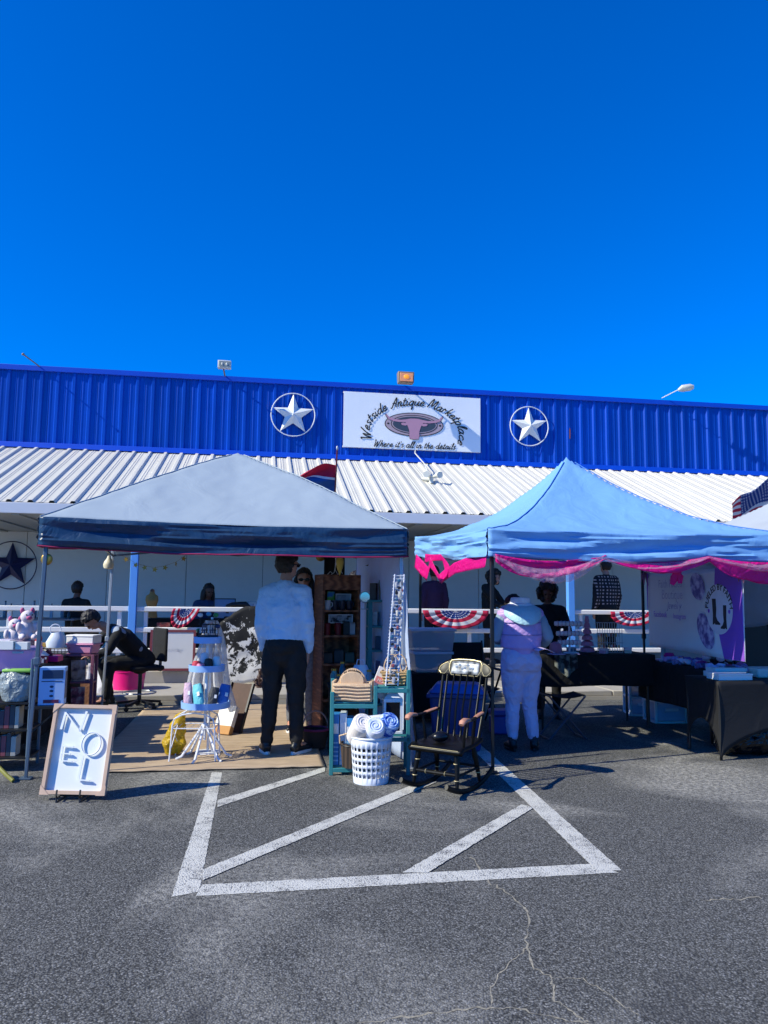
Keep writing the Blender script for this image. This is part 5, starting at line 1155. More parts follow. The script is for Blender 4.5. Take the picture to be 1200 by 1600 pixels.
# letters of NOEL, each turned a quarter turn
strokes('letter_n', [(-.14, .56, -.02, .43), (-.02, .43, .01, .57), (-.14, .56, -.155, .44)])
g_ = MB(); g_.m = TB @ Matrix.Translation((.075, 0, .345)); g_.loft([(.068*math.cos(a), -.004, .078*math.sin(a)) for a in [2*math.pi*i/36 for i in range(37)]], [(.008, .0045)]*37, 8, cap=False, ref=(0, 1, 0)).build('letter_o', ML, nz0)
strokes('letter_e', [(-.125, .225, -.125, .325), (-.125, .325, -.045, .320), (-.125, .275, -.06, .272), (-.125, .225, -.04, .222)])
strokes('letter_l', [(.02, .10, .03, .26), (.015, .10, .105, .095)])
for sx_ in (-.085, .075):
    MB().tube([(sx_, -.055, .085), (sx_+.004, -.075, .055), (sx_-.004, -.045, .03), (sx_, -.06, .0), (sx_, .0, .005), (sx_, .16, .004), (sx_, .09, .12), (sx_, .12, .30)], .0065, 6).build('easel_leg', M_KMETAL, nz0)
    MB().tube([(sx_, -.05, .03), (sx_, .03, .03)], .006, 6).build('easel_ledge', M_KMETAL, nz0)
MB().tube([(-.085, .02, .03), (.075, .02, .03)], .006, 6).build('easel_crossbar', M_KMETAL, nz0)
MB().tube([(-.085, .13, .02), (.075, .13, .02)], .005, 6).build('easel_crossbar', M_KMETAL, nz0)

# ---- left sales table with black cloth
def draped(label, corner, L, D, Hh, rz, drop, m=None, name='sales_table', cat='table', legs=True, sides=(1, 1, 1, 1), legm=None):
    """corner = near-left; x along L, y along D; cloth skirts: front, right, back, left with given drop"""
    o = thing(name, label, cat, corner, rz); m = m or M_BLKCL
    MB().box(0, L, 0, D, Hh-.03, Hh-.006).build('table_top', legm or M_LEGW, o, bevel=.003)
    if legs:
        for x in (.05, L-.05):
            for y in (.05, D-.05): MB().cyl((x, y, 0), (x, y, Hh-.03), .014).build('leg', legm or M_LEGK, o)
    c = MB(); c.grid(lambda u, v: (-.008+(L+.016)*u, -.008+(D+.016)*v, Hh-.003+.002*fbm(u*5, v*4, 2)), 20, 12)
    cs = [(-.008, -.008), (L+.008, -.008), (L+.008, D+.008), (-.008, D+.008)]
    for k in range(4):
        if not sides[k]: continue
        a, b = Vector(cs[k]), Vector(cs[(k+1) % 4]); d = (b-a); nn = Vector((d.y, -d.x)).normalized(); Lx = d.length
        def fn(u, v, a=a, d=d, nn=nn, Lx=Lx, k=k):
            p = a+d*u+nn*(.004+v*(.014+.022*math.sin(u*Lx*17+k)*fbm(u*Lx*2.2, k, 1)*1.5)); return (p.x, p.y, Hh-.003-v*drop*(1+.02*math.sin(u*9)))
        c.grid(fn, 40, 10)
    c.build('tablecloth', m, o, solid=.003); return o
tD = G(47, 1047, .76); tD.z = 0
LD, DD = 1.5, 1.95
tcorner = tD - E*LD
tt = draped('long table with black cloth at the left edge under the grey canopy', tcorner, LD, DD, .76, ALPHA, .62)
def onD(x, y, z=.76): return tcorner + E*x + N*y + Vector((0, 0, z))
def Pz(px, py, z): g = G(px, py, z); return g
# lavender plastic tub on the near end
M_TUB = mat('lavender_clear_plastic', '#c9b4e2', .25, var=.1, trans=.45, bump=.03)
o = thing('storage_tub', 'lavender translucent storage tub on the near end of the left table', 'tub', Pz(16, 1049, .765), ALPHA+.06)
MB().taper((-.16, .17, -.02, .28), (-.19, .20, -.05, .31), 0, .20).build('tub', M_TUB, o, bevel=.02)
MB().box(-.20, .21, -.065, -.048, .18, .205).build('rim', M_TUB, o, bevel=.004); MB().box(.02, .11, -.066, -.05, .155, .175).build('handle', mat('pale_blue_handle', '#a8c4e8', .4), o, bevel=.005)
simple('price_cards', 'white cards lying in the lavender tub', 'cards', MB().box(-.12, .02, 0, .08, 0, .07).box(.03, .13, .02, .1, 0, .06), M_PAPER, Pz(16, 1015, .96), .1)
# soft toys
def plush(label, p, m1, m2, s, rz=0):
    o = thing('soft_toy', label, 'soft toy', p, rz)
    b_ = MB(); b_.ell((0, 0, .09*s), (.075*s, .07*s, .095*s), 16, 10); b_.ell((0, -.02*s, .215*s), (.062*s, .062*s, .06*s), 16, 10)
    for sx_ in (-1, 1): b_.ell((sx_*.075*s, -.03*s, .12*s), (.026*s, .03*s, .05*s), 10, 7); b_.ell((sx_*.05*s, -.07*s, .03*s), (.032*s, .05*s, .03*s), 10, 7)
    remesh(b_.build('body', m1, o), .008, 0, 2)
    for sx_ in (-1, 1): MB().ell((sx_*.045*s, -.01*s, .27*s), (.02*s, .014*s, .03*s), 10, 6).build('ear', m2, o)
    MB().ell((0, -.08*s, .205*s), (.026*s, .02*s, .02*s), 10, 6).build('muzzle', m2, o)
    for sx_ in (-1, 1): MB().ell((sx_*.025*s, -.077*s, .232*s), (.007*s, .006*s, .007*s), 8, 5).build('eye', M_EYE, o)
    return o
M_PLW = mat('white_plush', '#ded3d6', .95, var=.08, bump=.6, bs=120); M_PLP = mat('pink_plush', '#d0688e', .95, var=.1, bump=.6, bs=120)
plush('white and pink plush animal at the far left of the table', Pz(6, 1012, .77)+Vector((0, .25, 0)), M_PLW, M_PLP, 1.25, .5)
plush('white plush animal with rosy muzzle standing on a box left of the canopy leg', onD(1.24, .75, .98), M_PLW, M_PLP, 1.05, .7)
simple('gift_bag', 'grey and mauve gift box under the white plush animal on the left table', 'box', MB().box(-.07, .07, -.06, .06, 0, .215).box(-.05, .05, -.063, -.0605, .04, .17), mat('grey_mauve_carton', '#8f7f92', .5, var=.25, vs=10), onD(1.24, .75, .763), .1, bevel=.004)
# red and white striped figure (gnome-like stack) on the table
o = thing('striped_figure', 'red and white stacked felt figure beside the canopy leg', 'figurine', onD(1.28, 1.05, .763), 0)
for i, (r, h) in enumerate(((.05, .07), (.045, .06), (.04, .06), (.035, .05), (.028, .05))): MB().lathe([(0, 0), (r, .0), (r*1.05, h*.5), (r*.9, h), (0, h)], 16, (0, 0, sum(((.07, .06, .06, .05, .05)[:i])))).build('tier', M_RED if i % 2 else M_PLW, o)
# white bag shaped ornament, black basket, pink case, white boxes, houses
o = thing('white_purse', 'white glossy purse with hoop handle on the left table', 'purse', onD(1.36, 1.42, .86), .2)
MB().loft([(0, 0, 0), (0, 0, .05), (.01, 0, .12), (.0, 0, .16)], [(.09, .05), (.10, .055), (.075, .045), (.05, .03)], 16).build('body', mat('white_patent', '#dfe6ee', .25), o); MB().ring((-.01, 0, .19), .055, .006, 'Y', 24, 6).build('handle', M_WPLAS, o)
o = thing('wire_basket', 'black wire basket under the white purse on the left table', 'basket', onD(1.36, 1.42, .763), .1)
for z in (.01, .05, .09): MB().tube([(-.13, -.09, z), (.13, -.09, z), (.13, .09, z), (-.13, .09, z)], .005, 5, True).build('hoop', M_KMETAL, o)
for i in range(8): MB().bar((-.13+.037*i, -.09, .0), (-.13+.037*i, -.09, .095), .005).build('upright', M_KMETAL, o)
MB().box(-.12, .12, -.08, .08, .002, .012).build('base', M_KMETAL, o)
simple('pink_case', 'flat hot pink plastic case on the left table', 'case', MB().box(-.14, .14, -.08, .10, 0, .05).box(-.13, .13, -.07, .09, .05, .056), M_PINK, onD(1.30, 1.00, .763)+Vector((.12, -.1, 0)), .12, bevel=.008)
simple('white_box', 'long white box on top of the pink tub at the back of the left table', 'box', MB().box(-.15, .15, -.10, .10, 0, .07).box(-.155, .155, -.105, .105, .07, .09), M_PAPER, onD(1.62, 1.55, .90), -.1, bevel=.006)
o = thing('pink_tub', 'soft pink plastic tub on a mauve stand behind the left table', 'tub', onD(1.62, 1.55, .79), -.1)
MB().taper((-.13, .13, -.09, .09), (-.15, .15, -.11, .11), 0, .11).build('tub', M_PNK2, o, bevel=.015); MB().box(-.16, .165, -.12, .12, .094, .108).build('rim', M_PNK2, o, bevel=.005)
o = thing('mauve_stand', 'mauve painted wooden stand carrying the pink tub', 'stand', onD(1.60, 1.55, 0), ALPHA)
M_MAUVE = mat('mauve_paint', '#8f5468', .6, var=.12)
for a in (-1, 1):
    for b in (-1, 1): MB().box(a*.14-.016, a*.14+.016, b*.1-.016, b*.1+.016, 0, .775).build('leg', M_MAUVE, o, bevel=.003)
for z in (.20, .48, .765): MB().box(-.155, .155, -.115, .115, z, z+.022).build('shelf', M_MAUVE, o, bevel=.003)
for i, (z, lab, c) in enumerate(((.223, 'pink and red picture card on the low shelf of the mauve stand', '#b05a68'), (.503, 'cream and red picture card on the upper shelf of the mauve stand', '#c8a08a'))): framed('picture_card', lab, 'card', o.matrix_basis @ Vector((-.03, -.08, z)), ALPHA, .2, .22, ramp_mat('picture_card_print%d' % i, 'noise', [(.35, '#5a2a34'), (.5, c), (.65, '#d8c0b8')], 12, .4, 0))
hcol = [('#9c3038', 'red toy house with white door on the left table edge'), ('#7a2430', 'dark red toy house behind the first one on the left table')]
for i in range(2):
    o = thing('toy_house', hcol[i][1], 'toy house', onD(1.42, .72+.16*i, .763), .3, 'toy houses'); m_ = mat('toyhouse%d' % i, hcol[i][0], .6)
    MB().box(-.045, .045, -.04, .04, 0, .07).build('wall', m_, o); MB().prism([(-.052, .07), (.052, .07), (0, .115)], -.045, .045, 'XZ').build('roof', M_PAPER if i == 0 else m_, o)
    MB().box(-.012, .012, -.0425, -.0405, 0, .04).build('door', M_PAPER, o)
    for sx_ in (-1, 1): MB().box(sx_*.028-.008, sx_*.028+.008, -.0425, -.0405, .035, .055).build('window', M_PAPER, o)
o = thing('wooden_crate', 'small brown slatted crate on the edge of the left table', 'crate', onD(1.36, .30, .763), .15)
for i in range(3): MB().box(-.09, .09, -.06, -.052, .012+.035*i, .04+.035*i).build('slat', M_WOODB, o); MB().box(-.09, .09, .052, .06, .012+.035*i, .04+.035*i).build('slat', M_WOODB, o)
for a in (-1, 1): MB().box(a*.086-.004, a*.086+.004, -.0515, .0515, 0, .115).build('end', M_WOODB, o)
MB().box(-.08, .08, -.05, .05, 0, .008).build('base', M_WOODB, o)
# ---- dark metal rack below / in front with box, bag and books
rk = G(28, 1211); ro = thing('metal_rack', 'dark metal shelf rack full of books in front of the left table', 'rack', Vector((rk.x-.72, rk.y, 0)), ALPHA)
for x in (.0, .74, ):
    for y in (.0, .32): MB().cyl((x, y, 0), (x, y, .90 if x > .5 and y < .1 else .56), .013).build('post', M_LEGB, ro)
for z in (.10, .32, .535): MB().box(-.01, .75, -.01, .33, z, z+.014).build('shelf', M_KMETAL, ro)
bcols = ['#3a4a66', '#6b3a34', '#84888c', '#2c5a5a', '#a08a5a', '#50404c', '#8c4a52', '#3f4650', '#b8b4a8', '#24415e']
for r_i, z in enumerate((.115, .335)):
    x = .30
    for i in range(9):
        w_ = rnd.uniform(.026, .045); hh = rnd.uniform(.14, .19); b_ = thing('book', '%s book standing %s on the %s rack shelf' % (['navy', 'maroon', 'grey', 'teal', 'ochre', 'plum', 'rose', 'slate', 'cream'][i], 'upright', ['bottom', 'middle'][r_i]), 'book', ro.matrix_basis @ Vector((x+w_/2, .05, z)), ALPHA, 'books on the metal rack')
        MB().box(-w_/2, w_/2, 0, .13, 0, hh).build('cover', mat('book_' + bcols[i][1:], bcols[i], .55), b_, bevel=.002); MB().box(-w_/2+.004, w_/2-.004, .006, .131, .004, hh+.0015).build('pages', M_PAPER, b_); x += w_+.003
bx = thing('product_box', 'tall blue and white printed carton on the metal rack', 'carton', ro.matrix_basis @ Vector((.885, .10, .52)), ALPHA+.10)
MB().box(-.10, .10, -.07, .07, 0, .305).build('carton', mat('pale_blue_carton', '#a9c6ee', .45, var=.04), bx, bevel=.003)
MB().box(-.075, .085, -.0725, -.0705, .215, .285).build('label_panel', mat('navy_print', '#233a5c', .4), bx); MB().box(-.06, .06, -.0725, -.0705, .018, .045).build('label_band', mat('plum_print', '#6b2a4a', .4), bx)
MB().box(-.08, .08, -.0725, -.0705, .190, .197).build('label_line', mat('navy_print', '#233a5c', .4), bx)
for z in (.15, .115, .075): MB().at((0, 0, 0)).ell((.0, -.0705, z), (.016, .0015, .010), 10, 5).build('pictogram', mat('navy_print', '#233a5c', .4), bx)
MB().box(.1002, .102, -.05, .05, .05, .27).build('side_panel_print', mat('navy_print', '#233a5c', .4), bx)
# stand extension bracket so the carton rests on a shelf
MB().box(.70, .99, -.01, .20, .495, .518).build('side_shelf', M_KMETAL, ro); MB().bar((.97, .02, .50), (.75, .02, .30), .012).build('bracket', M_KMETAL, ro)
gb_ = thing('plastic_bag', 'pale grey plastic bag with green top on the metal rack', 'bag', ro.matrix_basis @ Vector((.60, .07, .552)), .1)
b_ = MB(); b_.loft([(0, 0, 0), (0, 0, .08), (.01, 0, .18), (.03, 0, .235)], [(.10, .07), (.125, .08), (.14, .075), (.13, .05)], 18); remesh(b_.build('bag', mat('grey_film', '#8c9698', .25, var=.15, wrinkle=.8, ws=14), gb_), .012, .03, 2, .01)
MB().box(-.10, .13, -.05, .05, .235, .262).build('green_top', mat('lime_plastic', '#86c050', .5), gb_, bevel=.01)
simple('garden_hoe', 'yellow green curved tool shaft on the ground at the left edge', 'tool', MB().tube([(-.25, .1, .16), (-.12, .03, .12), (-.02, 0, .05), (.04, -.02, .015)], .016, 8), mat('olive_plastic', '#8c8a3a', .5), G(14, 1222)+Vector((0, 0, 0)), 0)
# paper bag and prints behind the table
o = thing('paper_bag', 'open brown paper bag standing behind the NOEL board', 'bag', G(133, 1106), .1)
MB().taper((-.10, .10, -.06, .06), (-.105, .115, -.065, .065), 0, .34).build('bag', mat('kraft_paper', '#8f5f40', .8, var=.12, wrinkle=.4, ws=9), o)
o = thing('print_roll', 'white printed poster bag leaning behind the brown paper bag', 'poster', G(148, 1098), .1)
m_ = MB().at((0, 0, 0), 0, R(-10)); m_.grid(lambda u, v: ((u-.5)*.30+.02*v, .02*math.sin(u*6), .52*v-.04*(u-.5)**2*v), 10, 10).build('sheet', ramp_mat('grey_print', 'noise', [(.45, '#d6d3d4'), (.62, '#8c8890')], 7, .6, .1), o, solid=.004)
# ---- rolling chair under the seated person and pink tub
pc = sp.location
o = thing('rolling_chair', 'black rolling chair under the person in the black hoodie', 'chair', Vector((pc.x, pc.y, 0)), R(-50))
MB().box(-.22, .22, -.18, .26, .48, .54).build('seat', BLKC, o, bevel=.025); MB().box(-.20, .20, .255, .30, .58, 1.0).build('backrest', BLKC, o, bevel=.02)
MB().bar((0, .29, .45), (0, .29, .65), .05, .02).build('back_stem', M_KMETAL, o); MB().cyl((0, .03, .08), (0, .03, .48), .025).build('gas_lift', M_KMETAL, o)
MB().ring((0, .03, .20), .20, .010, 'Z', 28, 6).build('foot_ring', M_LEGW, o)
for i in range(5):
    a = i*2*math.pi/5+.3; e_ = (.28*math.cos(a), .03+.28*math.sin(a)); lg = MB().bar((0, .03, .10), (e_[0], e_[1], .07), .04, .03).build('base_arm', M_KMETAL, o); MB().cyl((e_[0]-.012, e_[1], .028), (e_[0]+.012, e_[1], .028), .028).build('castor', M_KMETAL, lg)
o = thing('pink_tub', 'hot pink round tub on the ground behind the seated person', 'tub', G(200, 1090), 0)
MB().lathe([(0, 0), (.19, 0), (.225, .36), (.235, .36), (.235, .375), (.215, .37), (.18, .012), (0, .012)], 32).build('tub', M_PINK, o)
simple('phone', 'phone held in the hands of the seated person', 'phone', MB().box(-.035, .035, -.005, .005, -.07, .07), M_DKLINE, sp.matrix_basis @ Vector((0, -.62, .70)), R(-50), bevel=.004)
# ---- holiday board, cowhide, figurine at the porch edge
fr_ = framed('framed_board', 'white holiday board in a red brown frame standing against the porch railing', 'sign', P(268, 1050, 11.55), ALPHA, .66, .60, mat('offwhite_board', '#d2d2d0', .6, var=.03), mat('red_brown_frame', '#7a3a3e', .5), R(-5), .035)
fr_.location.z = .305
text('holiday', .095, mat('grey_ink', '#a2a3a6', .6), fr_, Matrix.Rotation(R(-5), 4, 'X') @ Matrix.Translation((0, -.004, .31)), shear=.3, off=-.004)
cowm = bpy.data.materials.new('cowhide'); cowm.use_nodes = True; nd, lk = nodes_of(cowm); tc = nd.new('ShaderNodeTexCoord')
n1 = nd.new('ShaderNodeTexNoise'); n1.inputs['Scale'].default_value = 6.5; n1.inputs['Detail'].default_value = 8; n1.inputs['Roughness'].default_value = .72; n1.inputs['Distortion'].default_value = .5; lk.new(tc.outputs['Object'], n1.inputs['Vector'])
sp_ = nd.new('ShaderNodeSeparateXYZ'); lk.new(tc.outputs['Object'], sp_.inputs[0])
ad = nd.new('ShaderNodeMath'); ad.operation = 'MULTIPLY_ADD'; ad.inputs[1].default_value = .16; lk.new(sp_.outputs['Z'], ad.inputs[0]); lk.new(n1.outputs['Fac'], ad.inputs[2])
r_ = nd.new('ShaderNodeValToRGB'); e = r_.color_ramp.elements; e[0].position = .555; e[0].color = (.70, .68, .64, 1); e[1].position = .575; e[1].color = (.005, .005, .005, 1); lk.new(ad.outputs[0], r_.inputs[0]); lk.new(r_.outputs[0], nd['Principled BSDF'].inputs['Base Color']); nd['Principled BSDF'].inputs['Roughness'].default_value = .8
ch_ = P(392, 1046, 11.5); ch_.z = .125
out_ = []
for i in range(60):
    a = 2*math.pi*i/60; r = 1+.10*fbm(math.cos(a)*1.7, math.sin(a)*1.7, 4)+.05*math.sin(5*a); out_.append((.50*r*math.copysign(abs(math.cos(a))**.7, math.cos(a)), .56+.57*r*math.copysign(abs(math.sin(a))**.75, math.sin(a))))
hid = MB(); cN = len(out_); cx_ = (0, .56)
rings = 10; vs = []; fs = []
for k in range(rings+1):
    t = k/rings
    for (x, z) in out_:
        xx = cx_[0]+(x-cx_[0])*t; zz = max(.0, cx_[1]+(z-cx_[1])*t); vs.append((xx, -.03+.10*(zz/1.1)+.02*fbm(xx*4, zz*4, 2), zz))
for k in range(rings):
    for i in range(cN): fs.append((k*cN+i, k*cN+(i+1) % cN, (k+1)*cN+(i+1) % cN, (k+1)*cN+i))
simple('cowhide', 'black and white cowhide draped over the porch railing', 'cowhide', hid.add(vs, fs), cowm, ch_, ALPHA, solid=.006)
o = thing('figurine', 'small brown seated figurine on the walkway below the cowhide', 'figurine', P(405, 1049, 11.2), 0); o.location.z = .122
b_ = MB(); b_.loft([(0, 0, .02), (0, 0, .08), (.01, 0, .15), (.015, 0, .19)], [(.06, .05), (.045, .04), (.04, .035), (.025, .025)], 12); b_.ell((.02, -.01, .225), (.035, .035, .04), 12, 8); b_.loft([(-.03, -.03, .12), (-.06, -.06, .08), (-.02, -.08, .06)], .014, 8); b_.loft([(.04, -.03, .13), (.07, -.05, .09), (.03, -.08, .07)], .014, 8)
remesh(b_.build('body', mat('brown_resin', '#3d2318', .5, var=.3), o), .008, 0, 1); MB().lathe([(0, 0), (.09, 0), (.08, .02), (0, .02)], 20).build('base', mat('brown_resin', '#3d2318', .5), o)
# ---- tiered tray stand, lace drape, wire table, yellow bag
st = Vector((-1.555, 6.92, .012))
o = thing('tiered_stand', 'white three tier round tray stand with rims tinted blue for shade', 'display stand', st, 0); M_RIMB = mat('shade_blue_rim', '#8fb6ea', .4, var=.05)  # blue shade on the white rims is put into the rim colour
MB().cyl((0, 0, .16), (0, 0, 1.06), .013).build('pole', M_WWIRE, o)
for i, (z, r) in enumerate(((.44, .205), (.755, .15), (1.0, .115))):
    t_ = MB().lathe([(0, 0), (r*.97, 0), (r, .004), (r, .012), (0, .012)], 36, (0, 0, z)).build('tray', M_WWIRE, o); MB().lathe([(r-.002, 0), (r+.006, 0), (r+.010, .055), (r+.003, .055), (r-.002, .0)], 36, (0, 0, z)).build('tray_rim', M_RIMB, t_)
for i in range(6):
    a = i*math.pi/3+.35; MB().tube([(.012*math.cos(a), .012*math.sin(a), .30), (.06*math.cos(a), .06*math.sin(a), .22), (.19*math.cos(a), .19*math.sin(a), .03), (.24*math.cos(a), .24*math.sin(a), .008)], .011, 6).build('splayed_leg', M_WWIRE, o)
# headband rack on the top tray
hr = thing('headband_rack', 'small black wire rack with coloured trinkets on the top tray', 'rack', st+Vector((0, 0, 1.013)), .1)
MB().box(-.085, .085, -.05, .05, 0, .055).build('box', mat('navy_card_box', '#20243c', .6, var=.4, vs=20), hr)
for i, (x, h, c) in enumerate(((-.07, .22, '#c8c8ca'), (.0, .23, '#4f9ac0'), (.06, .22, '#3f8f4a'), (.02, .16, '#b89a94'), (-.03, .13, '#7f6f7a'), (.08, .12, '#2f3f6a'), (-.08, .085, '#3a7a4c'))):
    MB().cyl((x, (i % 3-1)*.03, .05), (x, (i % 3-1)*.03, h), .003, n=5).build('stem', M_KMETAL, hr); MB().ell((x, (i % 3-1)*.03, h+.012), (.024, .020, .020), 12, 8).build('trinket', mat('trinket%d' % i, c, .4), hr)
for z in (.10, .15, .19): MB().tube([(-.085, -.045, z), (.085, -.045, z), (.085, .045, z), (-.085, .045, z)], .003, 4, True).build('wire_hoop', M_KMETAL, hr)
for i in range(10):
    x = -.08+.018*i; MB().box(x-.006, x+.006, -.056, -.050, .075, .075+.03+.02*(i % 3)).build('pendant', mat('pend%d' % (i % 4), ['#18181c', '#b8b8bc', '#5a4a5e', '#2e3a55'][i % 4], .4), hr)
# zip pouches on the big tray
for i, (x, y, r, h, c, lab, tlt) in enumerate(((-.03, -.10, .05, .20, '#5fb9c4', 'aqua zip pouch leaning in the lowest tray', -.3), (.07, -.09, .042, .17, '#2f3136', 'charcoal rolled pouch in the lowest tray', .15), (.14, -.02, .05, .19, '#3468b4', 'blue pouch at the right of the lowest tray', .2), (-.15, -.03, .04, .20, '#c8a8be', 'pink and grey striped pouch at the left of the lowest tray', -.1), (-.08, .02, .05, .18, '#1f4a74', 'navy pouch behind the aqua one in the lowest tray', 0))):
    q = thing('pouch', lab, 'pouch', st+Vector((x, y, .455)), tlt); m_ = MB().at((0, 0, 0), 0, R(-12), tlt)
    b_ = m_.loft([(0, 0, 0.02), (0, 0, .04), (0, 0, h*.7), (0, 0, h)], [(r*.9, r*.5), (r, r*.6), (r, r*.55), (r*.8, r*.3)], 16).build('pouch', mat('pouch%d' % i, c, .6, var=.15, wrinkle=.4, ws=18), q)
    m2 = MB().at((0, 0, 0), 0, R(-12), tlt); m2.box(r*.2, r*.7, -r*.72, -r*.62, h*.45, h*.62).build('tag', M_PAPER, q)
# small jars on the middle tray
for i, (x, y, s_, c, lab) in enumerate(((-.08, -.06, 1.0, '#c23a4a', 'small red jar at the left of the middle tray'), (.03, -.08, 1.3, '#17181b', 'black jar at the front of the middle tray'), (.09, -.03, 1.5, '#e6e4e4', 'white jar at the right of the middle tray'), (-.02, -.02, 1.9, '#d8d4d6', 'tall white jar at the centre of the middle tray'), (-.03, -.11, .8, '#e08aa6', 'tiny pink jar at the front of the middle tray'))): simple('jar', lab, 'jar', MB().lathe([(0, 0), (.034, 0), (.040, .04*s_), (.032, .07*s_), (.02, .078*s_), (0, .08*s_)], 20), mat('midjar%d' % i, c, .5), st+Vector((x, y, .768)), 0, 'jars on the middle tray')
# lace drape behind
LACE = ramp_mat('white_lace', 'vor', [(.0, '#fafafa'), (.5, '#ececee')], 60, .8, .6, trans=.45)
nd, lk = nodes_of(LACE); tp = nd.new('ShaderNodeBsdfTransparent'); mo = nd['Material Output']; sx0 = mo.inputs[0].links[0].from_socket; ms = nd.new('ShaderNodeMixShader'); ms.inputs[0].default_value = .62; lk.new(tp.outputs[0], ms.inputs[1]); lk.new(sx0, ms.inputs[2]); lk.new(ms.outputs[0], mo.inputs[0])
def lacef(u, v):
    t = v; w_ = .05+.19*t**.8; x = -.02+(u-.5)*2*w_+.015*math.sin(v*7); return (x, .20+.045*math.sin(u*26)*(.3+t)+.05*t+.02*fbm(u*4, v*4, 2), 1.20-.80*t+.03*math.sin(u*12)*t)
simple('lace_drape', 'white lace cloth hanging behind the tiered stand', 'cloth', MB().grid(lacef, 60, 30), LACE, st, 0, solid=.002)
simple('lace_pole', 'thin white garment pole holding the lace cloth', 'pole', MB().cyl((0, 0, 0), (0, 0, 1.22), .012).cyl((0, 0, 0), (0, 0, .015), .12), M_WWIRE, st+Vector((-.02, .235, 0)), 0)
wt = G(300, 1193); o = thing('wire_table', 'low white wire side table in front of the tiered stand', 'table', Vector((wt.x, wt.y, .012)), R(4))
for y in (0, .27):
    MB().tube([(-.195, y, 0), (-.185, y, .16), (-.18, y, .30), (-.165, y, .36), (-.10, y, .395), (0, y, .41), (.10, y, .395), (.165, y, .36), (.18, y, .30), (.185, y, .16), (.195, y, 0)], .0065, 6).build('hoop_frame', M_WWIRE, o)
    MB().tube([(-.18, y, .28), (.18, y, .28)], .005, 5).build('cross_wire', M_WWIRE, o)
for x in (-.165, -.10, -.05, 0, .05, .10, .165): z = .41-.05*(abs(x)/.165)**2.2; MB().tube([(x, 0, z), (x, .27, z)], .004, 5).build('top_wire', M_WWIRE, o)
for x in (-.18, .18): MB().tube([(x, 0, .28), (x, .27, .12)], .004, 5).build('brace', M_WWIRE, o); MB().tube([(x, 0, .12), (x, .27, .28)], .004, 5).build('brace', M_WWIRE, o); MB().tube([(x, 0, .28), (x, .27, .28)], .005, 5).build('side_wire', M_WWIRE, o)
for i in range(6): MB().tube([(-.14+.056*i, 0, .28), (-.14+.056*i, .27, .28)], .003, 4).build('shelf_wire', M_WWIRE, o)
o = thing('yellow_bag', 'crumpled yellow plastic bag hanging on the wire table', 'bag', G(272, 1184)+Vector((0, .05, .012)), 0)
b_ = MB(); b_.loft([(-.03, 0, 0.01), (-.04, 0, .10), (-.01, 0, .22), (.03, 0, .34), (.05, 0, .38)], [(.06, .035), (.085, .05), (.07, .045), (.05, .03), (.03, .02)], 18); b_.loft([(.0, 0, .02), (.05, 0, .10), (.06, 0, .2), (.05, 0, .3)], [(.03, .02), (.04, .03), (.03, .02), (.02, .02)], 12)
remesh(b_.build('bag', mat('yellow_film', '#d9b41e', .3, var=.15, trans=.35, wrinkle=.8, ws=16), o), .010, .045, 2, .02)
o = thing('canvas_painting', 'dark framed canvas leaning behind the tiered stand', 'painting', G(358, 1148)+Vector((0, .05, .012)), R(-30))
m_ = MB().at((0, 0, 0), 0, R(-22)); m_.box(-.15, .15, -.01, .01, 0, .52).build('canvas', mat('brown_canvas', '#4a3024', .7, var=.3), o); m_ = MB().at((0, -.02, 0), 0, R(-22)); m_.box(-.16, -.14, -.015, .015, 0, .53).build('frame_bar', M_KMETAL, o); m_ = MB().at((0, -.02, 0), 0, R(-22)); m_.box(.14, .16, -.015, .015, 0, .53).build('frame_bar', M_KMETAL, o)
o = thing('leaning_box', 'pale cardboard box leaning against the dark canvas', 'box', G(348, 1150)+Vector((0, -.02, .012)), R(-24))
m_ = MB().at((0, 0, 0), 0, R(-26)); m_.box(-.10, .10, -.04, .02, .0, .30).build('box', M_PAPER, o, bevel=.004); m_ = MB().at((0, 0, 0), 0, R(-26)); m_.box(-.101, .101, -.042, .021, .0, .09).build('kraft_end', mat('kraft', '#b98852', .8), o, bevel=.004)
# ---- gift bag by the man's legs with arched handle
o = thing('gift_bag', 'purple printed gift bag on the mat by the bookcase', 'bag', G(497, 1120), .1); o.location.z = .02
MB().box(-.09, .09, -.05, .05, 0, .27).build('bag', ramp_mat('purple_print', 'noise', [(.4, '#4a3a6a'), (.5, '#9a7fb0'), (.62, '#d8d0dc')], 14, .4, 0), o, bevel=.004); None
o = thing('market_basket', 'dark basket with pink rim and pale hoop handle beside the teal shelf', 'basket', G(492, 1170), .2); o.location.z = .02
MB().lathe([(0, 0), (.10, 0), (.13, .16), (.12, .16), (.09, .012), (0, .012)], 22).build('basket', ramp_mat('dark_wicker', 'wave', [(0, '#1c1412'), (1, '#4a362c')], 40, .7, .5), o); MB().ring((0, 0, .165), .128, .012, 'Z', 28, 6).build('rim', mat('magenta_fabric', '#7a2450', .7), o)
MB().tube([(.125*-math.cos(a), 0, .16+.17*math.sin(a)) for a in [math.pi*i/16 for i in range(17)]], .008, 6).build('handle', mat('pink_wood', '#b08a80', .6), o)
